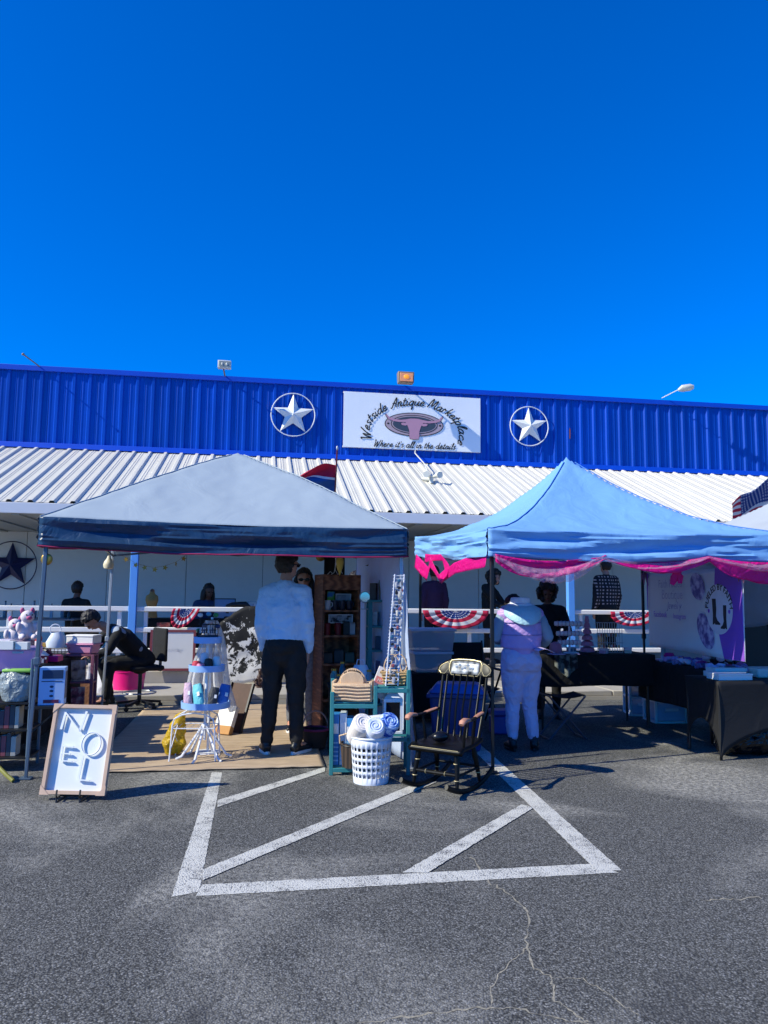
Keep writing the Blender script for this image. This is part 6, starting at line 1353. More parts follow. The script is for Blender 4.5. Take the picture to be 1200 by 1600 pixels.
# ---- porch goods
def onP(px, py, d, z): g = P(px, py, 15.96-d); return g
pt = thing('porch_table', 'dark table with bottles on the porch at the left', 'table', Bf(-6.9, 2.9, .30), ALPHA)
MB().box(0, 1.5, 0, .6, .70, .73).build('top', mat('grey_laminate', '#5d6670', .5), pt, bevel=.004)
for x in (.05, 1.45):
    for y in (.05, .55): MB().cyl((x, y, 0), (x, y, .70), .018).build('leg', M_KMETAL, pt)
names = ['tall dark', 'short clear', 'squat grey', 'slim clear', 'round dark', 'tall clear', 'small grey', 'wide clear', 'narrow dark', 'short dark']
for i in range(10):
    x = .08+.145*i; h = rnd.uniform(.12, .26); r = rnd.uniform(.025, .045); o = thing('bottle', names[i] + ' bottle on the dark porch table', 'bottle', pt.matrix_basis @ Vector((x, .12+.1*(i % 3), .731)), 0, 'bottles on the porch table')
    c = ['#22282e', '#a8b4bc', '#6c767e'][i % 3]; MB().lathe([(0, 0), (r, 0), (r, h*.6), (r*.35, h*.78), (r*.35, h), (0, h)], 14).build('glass', mat('bottle_' + c[1:], c, .2), o); MB().lathe([(0, h), (r*.4, h), (r*.4, h+.015), (0, h+.015)], 12).build('cap', M_KMETAL, o)
pt2 = thing('porch_table', 'dark cloth covered table on the porch beside the dress form', 'table', Bf(-4.35, 2.6, .30), ALPHA)
MB().box(0, 2.6, 0, .6, .70, .73).build('top', M_BLKCL, pt2); MB().grid(lambda u, v: (2.6*u, -.006+.012*math.sin(u*50)*v, .731-.60*v), 60, 8).build('tablecloth', M_BLKCL, pt2, solid=.004)
for x in (.05, 2.55):
    for y in (.05, .55): MB().cyl((x, y, 0), (x, y, .70), .018).build('leg', M_KMETAL, pt2)
df = thing('dress_form', 'mustard linen dress form standing on the porch', 'dress form', P(237, 948, 12.55), ALPHA); df.location.z = 1.031
b_ = MB(); b_.loft([(0, 0, .02), (0, 0, .10), (0, 0, .20), (0, -.01, .30), (0, 0, .37), (0, 0, .40), (0, 0, .44)], [(.10, .075), (.085, .065), (.075, .06), (.105, .08), (.095, .06), (.045, .04), (.038, .036)], 20)
remesh(b_.build('torso', M_TAN, df), .010, 0, 2); MB().lathe([(0, .44), (.04, .44), (.03, .47), (.012, .48), (0, .485)], 14).build('neck_cap', M_WOODB, df); MB().cyl((0, 0, 0), (0, 0, .04), .015).build('stem', M_KMETAL, df)
framed('picture', 'blue framed picture of a dark red letter on the porch table', 'picture', P(351, 946, 12.9), ALPHA, .36, .34, mat('blue_grey_print', '#6a88a6', .5), M_DKLINE, R(-6), .014).location.z = 1.031
mc = thing('sewing_machine', 'black sewing machine on the porch table behind the cowhide', 'sewing machine', P(372, 952, 12.6), ALPHA); mc.location.z = 1.031
MB().box(-.22, .22, -.09, .09, 0, .05).build('bed', M_KMETAL, mc, bevel=.01); MB().loft([(.17, 0, .05), (.17, 0, .20), (.12, 0, .25), (-.10, 0, .24), (-.17, 0, .22), (-.17, 0, .10)], [(.05, .045), (.045, .04), (.045, .04), (.04, .035), (.035, .035), (.025, .025)], 12).build('arm', M_KMETAL, mc); MB().ring((.24, 0, .19), .06, .012, 'X', 22, 6).build('hand_wheel', M_LEGW, mc)
wf = thing('small_frame_stand', 'pale small rectangular stand beside the sewing machine', 'stand', P(394, 950, 12.7), ALPHA); wf.location.z = 1.031
for x in (-.07, .07): MB().box(x-.008, x+.008, -.008, .008, 0, .28).build('upright', M_LEGW, wf)
MB().box(-.078, .078, -.008, .008, .2805, .296).build('bar', M_LEGW, wf); MB().box(-.062, .062, -.004, .004, .2, .26).build('card', M_PAPER, wf); MB().box(-.09, .09, -.05, .05, 0, .008).build('foot', M_LEGW, wf)
simple('red_book_box', 'red printed box under the porch railing near the dress form', 'box', MB().box(-.10, .10, -.06, .06, 0, .26), ramp_mat('red_print', 'noise', [(.4, '#3a1c1c'), (.55, '#8a3a34'), (.7, '#c0a088')], 10, .5, 0), P(256, 975, 12.0)*1.0, ALPHA, bevel=.004).location.z = .735
# shelf under that box
o = thing('porch_stool', 'low dark stool behind the railing carrying the red box', 'stool', P(256, 975, 12.0), ALPHA); o.location.z = .302
MB().box(-.16, .16, -.13, .13, .40, .43).build('seat', M_KMETAL, o)
for a in (-1, 1):
    for b in (-1, 1): MB().cyl((a*.13, b*.1, 0), (a*.13, b*.1, .40), .014).build('leg', M_KMETAL, o)
# ================================================================ RIGHT STALL
# ---- flags and bunting
def flag_mat(name, kind):
    m = bpy.data.materials.new(name); m.use_nodes = True; nd, lk = nodes_of(m); b = nd['Principled BSDF']; tc = nd.new('ShaderNodeTexCoord'); s = nd.new('ShaderNodeSeparateXYZ'); lk.new(tc.outputs['UV'], s.inputs[0])
    def math_(op, a, bb=None, c=None):
        n = nd.new('ShaderNodeMath'); n.operation = op
        for i, v in enumerate((a, bb, c)):
            if v is None: continue
            if isinstance(v, (int, float)): n.inputs[i].default_value = v
            else: lk.new(v, n.inputs[i])
        return n.outputs[0]
    def mix(f, a, bb):
        x = nd.new('ShaderNodeMix'); x.data_type = 'RGBA'; lk.new(f, x.inputs[0])
        for i, v in ((6, a), (7, bb)):
            if isinstance(v, tuple): x.inputs[i].default_value = (*v, 1)
            else: lk.new(v, x.inputs[i])
        return x.outputs[2]
    red, white, blue = lin('#c8244c'), lin('#dfe0e4'), lin('#1d3f8c'); U, Vv = s.outputs['X'], s.outputs['Y']
    # stars: dots on a staggered lattice
    def dots(nx, ny):
        fx = math_('FRACT', math_('MULTIPLY', U, nx)); fy = math_('FRACT', math_('MULTIPLY', Vv, ny)); dx = math_('SUBTRACT', fx, .5); dy = math_('SUBTRACT', fy, .5)
        return math_('LESS_THAN', math_('ADD', math_('MULTIPLY', dx, dx), math_('MULTIPLY', dy, dy)), .06)
    if kind == 'us':
        st_ = math_('GREATER_THAN', math_('FRACT', math_('MULTIPLY', Vv, 6.5)), .5); c = mix(st_, red, white); cant = math_('MULTIPLY', math_('LESS_THAN', U, .78), math_('GREATER_THAN', Vv, .46)); f = mix(dots(18, 14), blue, white); c = mix(cant, c, f)
    elif kind == 'fan':     # half-round bunting: bands by V (0 rim .. 1 centre)
        c = mix(math_('GREATER_THAN', math_('FRACT', math_('MULTIPLY', Vv, 2.6)), .5), red, white); f = mix(dots(15, 9), blue, white); c = mix(math_('GREATER_THAN', Vv, .60), c, f)
    else:                   # red / white / blue tricolour
        c = mix(math_('GREATER_THAN', Vv, .55), white, red); c = mix(math_('LESS_THAN', Vv, .46), c, lin('#1f5fa8'))
    lk.new(c, b.inputs['Base Color']); b.inputs['Roughness'].default_value = .75
    tr = nd.new('ShaderNodeBsdfTranslucent'); lk.new(c, tr.inputs['Color']); ms = nd.new('ShaderNodeMixShader'); ms.inputs[0].default_value = .3; lk.new(b.outputs[0], ms.inputs[1]); lk.new(tr.outputs[0], ms.inputs[2]); lk.new(ms.outputs[0], nd['Material Output'].inputs[0])
    return m
F_US, F_FAN, F_TRI = flag_mat('stars_and_stripes', 'us'), flag_mat('bunting_print', 'fan'), flag_mat('tricolour_print', 'tri')
def bunting(label, s, w_, drop=.34, twist=0.0):
    o = thing('bunting', label, 'bunting', Bf(s, PD+.035, 1.235), ALPHA, 'flag bunting on the railing')
    def fn(u, v):
        a = math.pi*u; r = 1-v*.93; x = -math.cos(a)*w_/2*r; z = -math.sin(a)*drop*r - .02; pl_ = .03*math.sin(u*28)*r
        return (x+twist*z, -.02-abs(pl_)-.02*r, z)
    MB().grid(fn, 60, 14).build('fan_cloth', F_FAN, o, solid=.002)
    MB().tube([(-w_/2, -.02, -.015), (0, -.028, -.02), (w_/2, -.02, -.015)], .006, 5).build('heading', M_PAPER, o); return o
bunting('flag bunting on the railing behind the rocking chair', .62, 1.10, .30)
bunting('flag bunting on the railing behind the tiered stand', -3.62, .40, .30, .4)
bunting('crumpled flag bunting on the railing left of the purple banner', 3.75, .9, .24, .3)
bunting('flag bunting behind the purple banner at its left edge', 4.72, .7, .30, -.2)
def flagpole(label, px_top, px_bot, py_top, py_bot, Y, cloth, m):
    p1, p0 = P(px_top, py_top, Y), P(px_bot, py_bot, Y+.55); o = thing('flag', label, 'flag', p0, 0); d = p1-p0
    MB().cyl((0, 0, 0), d, .012).build('pole', mat('dark_red_pole', '#6a2436', .4), o); MB().ell(d, (.018, .018, .035), 10, 8).build('finial', M_LEGW, o)
    MB().grid(lambda u, v: tuple(Vector(cloth(u, v))), 40, 24).build('cloth', m, o, solid=.002); return o, p0, p1
pA0, pA1 = P(522, 800, 12.0), P(527, 700, 11.5)
def tx(u, v):   # bunched tricolour blown to the left of its pole
    att = (pA1-pA0)*(.30+.44*v); tip = P(463, 748, 11.55)-pA0; k = u**1.25; p = att*(1-k)+tip*k; p.x = att.x*(1-u)+tip.x*u
    return p+Vector((0, .06*math.sin(v*9+u*4)*(1-u*.5)*min(1, u*4), .07*math.sin(u*math.pi)*v+.02*math.sin(u*8+v*6)*u*(1-u)*3))
flagpole('red white and blue flag on a pole above the grey canopy', 527, 522, 700, 800, 11.5, tx, F_TRI)
pB0, pB1 = P(1222, 830, 13.0), P(1214, 735, 12.4)
def us(u, v):
    att = (pB1-pB0)*(.35+.60*v); return att+Vector((-.78*u, .05*math.sin(u*8+v*3), -.46*u*(.8+.3*v)+.03*math.sin(u*10+v*6)))
flagpole('stars and stripes flag drooping over the white canopy at the right edge', 1214, 1222, 735, 830, 12.4, us, F_US)
# ---- pink ribbon garland and tulle on the blue canopy
M_RIB = mat('magenta_satin', '#ff1a9e', .4, var=.1, trans=.4, wrinkle=.8, ws=14, bump=.05); M_TUL = mat('pale_tulle', '#d8b8d4', .7, alpha=.30, trans=.4, var=.1)
def wl(p): return p
fR = FL_R
def swag(name, label, p0, p1, n, sag, width, m, seed, twist=True, parent_label=True):
    d = p1-p0; out = Vector((d.y, -d.x, 0)).normalized()
    if out.y > 0 and abs(out.y) > abs(out.x): out = -out
    def fn(u, v):
        k = u*n; t = k-math.floor(k) if u < 1 else 1.0; s_ = 4*t*(1-t); p = p0+d*u
        wd = width*(.35+.65*s_)*(1+.25*fbm(u*6+seed, 2, 1)); ph = u*n*2.2+seed
        z = -sag*s_ - wd*v*(.75+.25*math.sin(ph)); off = .02+.025*math.sin(v*3.1+ph)*s_+.015*fbm(u*14, v*4, seed)
        return p+out*off+Vector((0, 0, z))
    return tag(MB().grid(fn, 120, 8).build(name, m, solid=.0015), label, 'garland')
z0 = 2.02-.235
A_, B_ = fR+Vector((0, 0, z0+.02)), fR+E*Wc+Vector((0, 0, 2.05-.235+.02))
swag('ribbon_garland', 'magenta satin ribbon swagged along the front of the blue canopy', A_+E*.06, B_, 3.0, .055, .19, M_RIB, 2.0)
swag('tulle_garland', 'pale tulle swagged under the magenta ribbon on the blue canopy', A_+E*.04-N*.015, A_+E*1.0-N*.015, 1.0, .12, .16, M_TUL, 5.0)
swag('tulle_garland', 'pale tulle swagged along the right half of the blue canopy front', A_+E*1.0-N*.02, B_-N*.02, 2.0, .06, .09, M_TUL, 9.0)
Lf, Lb = fR+Vector((0, 0, z0+.03))-E*.03, fR+N*Wc+Vector((0, 0, 2.17-.235+.02))-E*.03
def ribn(pts, w_, seed):
    P_ = [Vector(p) for p in pts]; out = MB()
    def fn(u, v):
        k = u*(len(P_)-1); i = min(len(P_)-2, int(k)); t = k-i; p = P_[i].lerp(P_[i+1], t); a = u*7+seed
        return p+Vector((.02*math.sin(a)*(v-.5), .04*math.cos(a*1.3)*(v-.5), (v-.5)*w_*(.8+.2*math.sin(a))))
    return out.grid(fn, 60, 6)
pp = [P(649, 876, 8.6), P(668, 897, 8.3), P(672, 878, 8.1), P(688, 905, 7.9), P(710, 888, 7.4), P(740, 878, 6.9), P(760, 872, 6.5)]
tag(ribn(pp, .15, 1.0).build('ribbon_garland', M_RIB, solid=.0015), 'magenta satin ribbon zigzagging along the left side of the blue canopy', 'garland')
pp = [P(664, 872, 8.4), P(690, 871, 7.9), P(700, 892, 7.6), P(686, 905, 7.8)]
tag(ribn(pp, .11, 3.0).build('ribbon_tail', M_RIB, solid=.0015), 'loose magenta ribbon tail pointing down at the left of the blue canopy', 'ribbon')
o = simple('ribbon_knot', 'magenta ribbon knot hanging over the top of the purple banner', 'ribbon', MB().ell((0, 0, 0), (.05, .03, .03), 12, 7).loft([(0, 0, 0), (-.02, 0, -.06), (-.05, -.01, -.12)], [(.02, .01), (.04, .008), (.02, .004)], 10).loft([(0, 0, 0), (.03, 0, -.05), (.03, 0, -.11)], [(.02, .01), (.035, .008), (.018, .004)], 10), M_RIB, P(1057, 893, 7.1), 0)
# ---- clear bins stack with black cart
ct = thing('black_cart', 'black cloth covered cart carrying the clear bins', 'cart', P(672, 1100, 9.2), ALPHA); ct.location.z = 0
MB().box(-.27, .27, -.2, .2, .05, .56).build('cover', M_BLKCL, ct, bevel=.01)
for a in (-1, 1):
    for b in (-1, 1): MB().cyl((a*.22-.012, b*.16, .025), (a*.22+.012, b*.16, .025), .025).build('castor', M_KMETAL, ct)
M_CLR = mat('frosted_plastic', '#c6ccd2', .3, var=.08, alpha=.72, bump=.02)
for i, (z, h, w_, lab, fm_) in enumerate(((.562, .23, .20, 'lower frosted storage bin with grey contents on the black cart', '#6d747a'), (.808, .25, .235, 'upper frosted storage bin with green contents on the black cart', '#4f9f8f'))):
    o = thing('storage_bin', lab, 'bin', Vector((ct.location.x, ct.location.y, z)), ALPHA, 'frosted bins on the cart')
    MB().taper((-w_, w_, -.15, .15), (-w_-.025, w_+.025, -.17, .17), 0, h).build('bin', M_CLR, o, bevel=.012); MB().box(-w_-.04, w_+.04, -.185, .185, h-.02, h+.012).build('lid', M_WPLAS, o, bevel=.006)
    MB().ell((-.05, -.02, h*.5), (w_*.7, .11, h*.40), 14, 8).build('contents', mat('bin_contents%d' % i, fm_, .8, var=.3), o)
# ---- blue tote behind rocking chair, purple cooler
o = thing('blue_tub', 'large navy blue plastic tote behind the rocking chair', 'tote', P(715, 1100, 7.55), R(-8)); o.location.z = 0
M_NVP = mat('navy_plastic', '#123a78', .35, var=.08)
MB().taper((-.22, .22, -.16, .16), (-.26, .26, -.20, .20), 0, .52).build('tub', M_NVP, o, bevel=.03); MB().box(-.285, .285, -.225, .225, .49, .53).build('rim', M_NVP, o, bevel=.012); MB().taper((-.27, .27, -.21, .21), (-.20, .20, -.14, .14), .5305, .62).build('lid', mat('blue_lid', '#1f56a8', .35), o, bevel=.025)
for x in (-.12, 0, .12): MB().box(x-.014, x+.014, -.206, -.19, .06, .45).build('rib', M_NVP, o)
simple('purple_cooler', 'small purple cooler on the ground behind the woman in lilac', 'cooler', MB().box(-.12, .12, -.10, .10, 0, .19).box(-.13, .13, -.11, .11, .19, .25), mat('purple_plastic', '#4b4aa0', .4), P(784, 1100, 8.4), .1, bevel=.02).location.z = .0
# black gear chair behind
o = thing('camp_chair', 'black folding camp chair behind the blue tote', 'chair', P(738, 1100, 8.9), R(15)); o.location.z = 0
MB().grid(lambda u, v: ((u-.5)*.5, -.2+.42*v, .42-.05*math.sin(u*math.pi)), 10, 10).build('seat', BLKC, o, solid=.01); MB().grid(lambda u, v: ((u-.5)*.52, .22+.16*v, .42+.48*v-.0), 10, 10).build('backrest', BLKC, o, solid=.01)
for sx_ in (-1, 1):
    MB().cyl((sx_*.26, -.22, .01), (sx_*.26, .25, .45), .012).build('leg', M_KMETAL, o); MB().cyl((sx_*.26, .25, .01), (sx_*.26, -.22, .62), .012).build('leg', M_KMETAL, o); MB().cyl((sx_*.26, .22, .42), (sx_*.27, .38, .92), .012).build('back_tube', M_KMETAL, o)
    MB().box(sx_*.26-.03, sx_*.26+.03, -.25, .22, .62, .64).build('armrest', M_KMETAL, o, bevel=.006)
# ---- jewellery table
jt = Vector((1.72, 8.55, 0)); tj = draped('black cloth jewellery table behind the woman in lilac', jt, 1.35, .62, .82, ALPHA, .34, legs=True)
def onJ(x, y, z=.82): return jt+E*x+N*y+Vector((0, 0, z))
o = thing('bracelet_stand', 'white three bar bracelet stand on the jewellery table', 'display stand', onJ(.42, .16, .822), ALPHA)
MB().box(-.09, .09, -.05, .05, 0, .014).build('base', M_WPLAS, o); MB().cyl((0, 0, .01), (0, 0, .34), .012).build('stem', M_WPLAS, o)
for z, w_ in ((.12, .13), (.22, .15), (.33, .17)): b_ = MB().cyl((-w_, 0, z), (w_, 0, z), .026, n=14).build('bar', M_WPLAS, o); [MB().ring((-w_+.03+.045*i, 0, z), .029, .004, 'X', 16, 5).build('bracelet', mat('brace%d' % (i % 3), ['#b87f9c', '#c8a0b8', '#8a8f9c'][i % 3], .4), b_) for i in range(int(w_*2/.045))]
o = thing('pink_rack', 'pink tree shaped trinket stand on the jewellery table', 'display stand', onJ(.66, .22, .822), ALPHA); M_PKS = mat('rose_acrylic', '#c07a94', .35, var=.12)
for i in range(6): MB().lathe([(0, 0), (.085-.011*i, .012), (.075-.011*i, .055), (.02, .075), (0, .075)], 18, (0, 0, .068*i)).build('tier', M_PKS, o)
simple('pink_block', 'rose pink faceted trinket box on the jewellery table', 'box', MB().lathe([(0, 0), (.06, .0), (.075, .05), (.06, .11), (.02, .13), (0, .13)], 7), M_PKS, onJ(.24, .12, .822), .3)
o = thing('earring_cage', 'grey wire earring cage on the jewellery table', 'rack', onJ(.95, .25, .822), ALPHA)
for x in [-.15+.03*i for i in range(11)]: MB().cyl((x, 0, 0), (x, 0, .34), .0035, n=5).build('wire', M_LEGW, o)
for z in (.0, .11, .22, .34): MB().cyl((-.16, 0, z), (.16, 0, z), .0045, n=6).build('cross_wire', M_LEGW, o)
for i in range(18): MB().ell((-.135+.03*(i % 9), -.008, .07+.13*(i//9)), (.009, .004, .022), 8, 5).build('earring', mat('ear2_%d' % (i % 4), ['#c9a45a', '#b8b8bc', '#a04a5c', '#3a3f52'][i % 4], .35, metal=.4), o)
simple('leaflets', 'lavender leaflets lying at the left end of the jewellery table', 'leaflet', MB().at((0, 0, 0), .2).box(-.10, .10, -.06, .06, 0, .006).at((.16, .02, 0), -.3).box(-.09, .09, -.05, .05, 0.001, .005), mat('lilac_paper', '#b7a6d8', .6), onJ(.22, -.0, .8225), ALPHA)
simple('flyer', 'pale lilac flyer in the hand of the woman in lilac', 'flyer', MB().grid(lambda u, v: ((u-.5)*.17, (v-.5)*.12, .02*math.sin(u*4)+.01*v), 8, 6), mat('pale_lilac_paper', '#cfc0e8', .6), P(850, 1017, 7.33), .2, solid=.002)
# folding stool in front of it: crossed dark legs
o = thing('folding_stool', 'dark folding stool with crossed legs right of the woman in lilac', 'stool', P(879, 1100, 8.15), ALPHA); o.location.z = 0
M_SLT = mat('slate_tube', '#3a4456', .35, metal=.4)
for y in (-.14, .14): MB().cyl((-.20, y, .01), (.19, y, .44), .010).build('leg', M_SLT, o); MB().cyl((.20, y+.022, .01), (-.19, y+.022, .44), .010).build('leg', M_SLT, o)
for x in (-.2, .2): MB().cyl((x, -.14, .012), (x, .16, .012), .009).build('foot_bar', M_SLT, o); MB().cyl((x*.95, -.14, .44), (x*.95, .16, .44), .009).build('seat_bar', M_SLT, o)
MB().grid(lambda u, v: (-.19+.38*u, -.14+.30*v, .452-.03*math.sin(u*math.pi)), 12, 6).build('seat', BLKC, o, solid=.006)
simple('draped_scarf', 'grey patterned scarf hanging off the jewellery table front', 'scarf', MB().grid(lambda u, v: (u*.26, -.035-.02*math.sin(u*14)-.01*v, -.26*v*(1-.55*abs(u-.55)*1.6)), 24, 12), ramp_mat('camo_print', 'noise', [(.42, '#1c1e1f'), (.55, '#6d736e')], 14, .8, .2), onJ(.16, 0, .832), ALPHA, solid=.003)
# ---- side table under banner with drawers
ta = G(1000, 1030, .74); ta.z = 0; tb0 = ta - N*1.62
tA = draped('black cloth side table under the purple banner', tb0, .62, 1.62, .74, ALPHA, .42, sides=(1, 0, 1, 1), legm=M_LEGK)
def onA(x, y, z=.742): return tb0+E*x+N*y+Vector((0, 0, z))
rr = random.Random(12)
pcol = ['#a98fd0', '#c9b6e0', '#8f7fb0', '#d070b0', '#b03a8a', '#6f5f94', '#d8a080', '#c0b0d0', '#e0d4ea', '#9a4f9a']
desc = ['lavender', 'pale lilac', 'dusty violet', 'pink', 'magenta', 'deep violet', 'peach', 'silver lilac', 'white lilac', 'plum']; wher = ['near end', 'middle', 'far end']
for i in range(21):
    y = .10+.066*i+rr.uniform(-.02, .02); x = rr.uniform(.06, .40); c = i % 10; r = rr.uniform(.035, .06)
    o = thing('scrunchie', '%s ruffled hair scrunchie at the %s of the banner table' % (desc[c], wher[min(2, i//7)] if True else ''), 'scrunchie', onA(x, y), 0, 'scrunchies on the banner table')
    o['label'] = '%s ruffled scrunchie at the %s of the banner table' % (desc[c], wher[min(2, i//7)])
    n_ = 40; MB().loft([((r+.012*math.sin(q*2.4))*math.cos(2*math.pi*q/n_), (r+.012*math.sin(q*2.4))*math.sin(2*math.pi*q/n_), .028+.012*math.sin(q*1.9)) for q in range(n_+1)], [(.020+.008*math.sin(q*3.1), .020+.006*math.cos(q*2.3)) for q in range(n_+1)], 8).build('ruffle', mat('scr_' + pcol[c][1:], pcol[c], .55, var=.15, wrinkle=.5, ws=25), o)
simple('ribbon_rose', 'magenta fabric rose standing at the far end of the banner table', 'rose', MB().lathe([(0, 0), (.035, .01), (.055, .05), (.045, .085), (.02, .09), (0, .08)], 14).ell((.03, 0, .06), (.03, .03, .03), 8, 6).ell((-.03, .01, .05), (.03, .03, .03), 8, 6), M_RIB, onA(.22, 1.36, .745), 0)
simple('cards_tray', 'dark tray of lilac cards on the near end of the banner table', 'tray', MB().box(-.14, .14, -.12, .12, 0, .03).box(-.12, .12, -.10, .10, .03, .045), mat('tray_card', '#4a4260', .5, var=.3, vs=20), onA(.2, .16, .745), .2, bevel=.004)
M_DRW = mat('frosted_drawer', '#9fc0e4', .3, var=.1, alpha=.78, bump=.02); M_DRF = mat('white_drawer_frame', '#d6dde6', .35)
def drawers(label, loc, rz, w_, d_, h_, n_):
    o = thing('drawer_unit', label, 'drawers', loc, rz)
    for a in (0, 1):
        for b in (0, 1): MB().box(a*(w_-.03), a*(w_-.03)+.03, b*(d_-.03), b*(d_-.03)+.03, 0, h_).build('corner_post', M_DRF, o, bevel=.006)
    for i in range(n_+1): z = i*(h_-.025)/n_; MB().box(.0305, w_-.0305, .004, d_-.004, z, z+.022).build('divider', M_DRF, o); MB().box(.002, .028, .0305, d_-.0305, z, z+.022).box(w_-.028, w_-.002, .0305, d_-.0305, z, z+.022).build('side_rail', M_DRF, o)
    for i in range(n_):
        z = i*(h_-.025)/n_+.026; hh = (h_-.025)/n_-.03; dr = MB().box(.033, w_-.033, .012, d_-.012, z, z+hh).build('drawer', M_DRW, o, bevel=.008); MB().box(w_*.3, w_*.7, -.012, .011, z+hh*.55, z+hh*.72).build('handle', M_DRF, dr, bevel=.006)
    return o
d1 = G(986, 1120); drawers('white three drawer plastic cart left of the banner table', Vector((d1.x, d1.y+.05, 0)), ALPHA-.25, .34, .38, .66, 3)
d2 = G(1016, 1128); drawers('low white single drawer plastic box under the banner table', Vector((d2.x+.02, d2.y-.12, 0)), ALPHA-.06, .40, .34, .26, 1)
# ---- purple banner along the side of the blue canopy
b0, b1 = P(1012, 897, 9.25), P(1161, 893, 7.02); b0.z = 1.745; b1.z = 1.735
bd = b1-b0; BL_ = bd.length; bh_ = .86; brz = math.atan2(bd.y, bd.x)
bn = thing('vinyl_banner', 'white and purple stall banner with boot emblem on the right of the blue canopy', 'banner', b0, brz)
M_BNW = mat('banner_white', '#fafaff', .5, var=.03, trans=.5, wrinkle=.2, ws=3); M_BNP = mat('banner_purple', '#b878e8', .5, var=.04, trans=.5, wrinkle=.2, ws=3); M_BNV = ramp_mat('banner_violet_print', 'noise', [(.40, '#5a4f98'), (.52, '#a59cd0'), (.60, '#d0cce6')], 13, .5, 0); M_BNI = mat('banner_faint_ink', '#cfcce0', .6); M_BNK = mat('banner_black_ink', '#24222c', .6)
def drop_(x): return -bh_*(1+.06*math.sin(math.pi*x/BL_)*0)
MB().grid(lambda u, v: (BL_*u, .012*math.sin(u*5)*v, -bh_*v), 40, 16).build('vinyl', M_BNW, bn, solid=.003)
def bp_(poly, m, nm, y=-.022): return MB().prism(poly, y, y-.0015, 'XZ').build(nm, m, bn, smooth=False)
edge = [(BL_*(.775-.03*math.sin(t*math.pi*1.1)+.045*t), -bh_*t) for t in [i/16 for i in range(17)]]
bp_(edge+[(BL_-.004, -bh_+.004), (BL_-.004, -.004)], M_BNP, 'purple_field', -.016)
bp_([(.004, -.004), (.05, -.004), (.02, -bh_*.5), (.004, -bh_*.5)], M_BNP, 'purple_edge', -.016)
ex, ez, er = BL_*.80, -bh_*.46, .215
bp_([(ex+er*1.25*math.cos(a), ez+er*math.sin(a)*1.12) for a in [2*math.pi*i/44 for i in range(44)]], mat('emblem_white', '#e2e2ee', .5), 'emblem_disc', -.0185)
for (cx_, cz_, a_, b__, t_) in ((BL_*.60, -bh_*.20, .17, .13, -.5), (BL_*.665, -bh_*.72, .21, .14, -.75)): bp_([(cx_+a_*math.cos(q)*math.cos(t_)-b__*math.sin(q)*math.sin(t_), cz_+a_*math.cos(q)*math.sin(t_)+b__*math.sin(q)*math.cos(t_)) for q in [2*math.pi*i/30 for i in range(30)]], M_BNV, 'violet_oval', -.0165)
arc_text('FUELED BY FAITH', .085, er*1.02, er*.86, R(178), R(2), bn, M_BNK, ex, ez, 0, .001, y=-.0215)
boot = [(0, 0), (.075, .0), (.08, -.10), (.07, -.17), (.10, -.21), (.15, -.235), (.15, -.25), (.05, -.25), (.045, -.235), (.02, -.25), (.0, -.25), (.01, -.15)]
bp_([(ex-.13+x, ez+.10+z) for x, z in boot], M_BNK, 'boot', -.0205); bp_([(ex+.15-x*.8, ez+.04+z*.9) for x, z in boot], M_BNK, 'boot', -.0205)
for sx_ in (-1, 1): bp_([(ex+sx_*.205+.022*math.cos(q), ez-.02+.02*math.sin(q)) for q in [2*math.pi*i/8 for i in range(8)]], M_BNP, 'dot', -.0205)
BT = lambda x, z: Matrix.Translation((x, -.0185, z))
text('Faith Fueled', .13, M_BNI, bn, BT(BL_*.30, -bh_*.16)); text('Boutique', .15, M_BNI, bn, BT(BL_*.32, -bh_*.30)); text('Jewelry', .12, M_BNV, bn, BT(BL_*.34, -bh_*.44), shear=.35, off=-.002)
text('Facebook', .095, M_BNP, bn, BT(BL_*.17, -bh_*.56), off=-.001); text('Instagram', .08, M_BNP, bn, BT(BL_*.40, -bh_*.57), off=-.001)
for (x, lab) in ((0, 'l'), (BL_, 'r')):
    o = thing('tassel_bow', 'plum ribbon tassel at the %s top corner of the purple banner' % ('left' if lab == 'l' else 'right'), 'bow', bn.matrix_basis @ Vector((x, -.03, -.0)), 0, 'banner tassels')
    for i in range(9): a = i*.7; MB().loft([(0, 0, 0), (.05*math.cos(a), -.02, .05*math.sin(a)-.02), (.07*math.cos(a)+.01, -.02, .07*math.sin(a)-.08)], [(.006, .003), (.014, .004), (.004, .002)], 6).build('loop', mat('plum_ribbon', '#8a5a80', .6, var=.2), o)
# ---- front right table with stretch cover, boxes, bag underneath
tbc = G(1126, 1189); tbc.z = 0
M_STRC = mat('charcoal_stretch_cover', '#0b0c0f', .75, var=.15, bump=.15, wrinkle=.25, ws=4)
o = thing('covered_table', 'table in a black stretch cover at the right edge of the lot', 'table', tbc, ALPHA)
Lt, Dt, Ht = 1.6, .55, .70
def cov(u, v, side):
    pin = 1-.55*math.sin(math.pi*u)*max(0, v-.15)**.5*.0
    if side == 'front': return (Lt*u, .03*math.sin(math.pi*v)*.5, Ht-Ht*v*(1-.42*math.sin(math.pi*u)**.6))
    return (.03*math.sin(math.pi*v)*.5, Dt*u, Ht-Ht*v*(1-.48*math.sin(math.pi*u)**.5))
c = MB(); c.grid(lambda u, v: (Lt*u, Dt*v, Ht+.001), 10, 6); c.grid(lambda u, v: cov(u, v, 'front'), 40, 14); c.grid(lambda u, v: cov(u, v, 'left'), 24, 14)
c.build('stretch_cover', M_STRC, o, solid=.003); MB().box(.01, Lt-.01, .01, Dt-.01, Ht-.03, Ht-.004).build('table_top', M_LEGK, o)
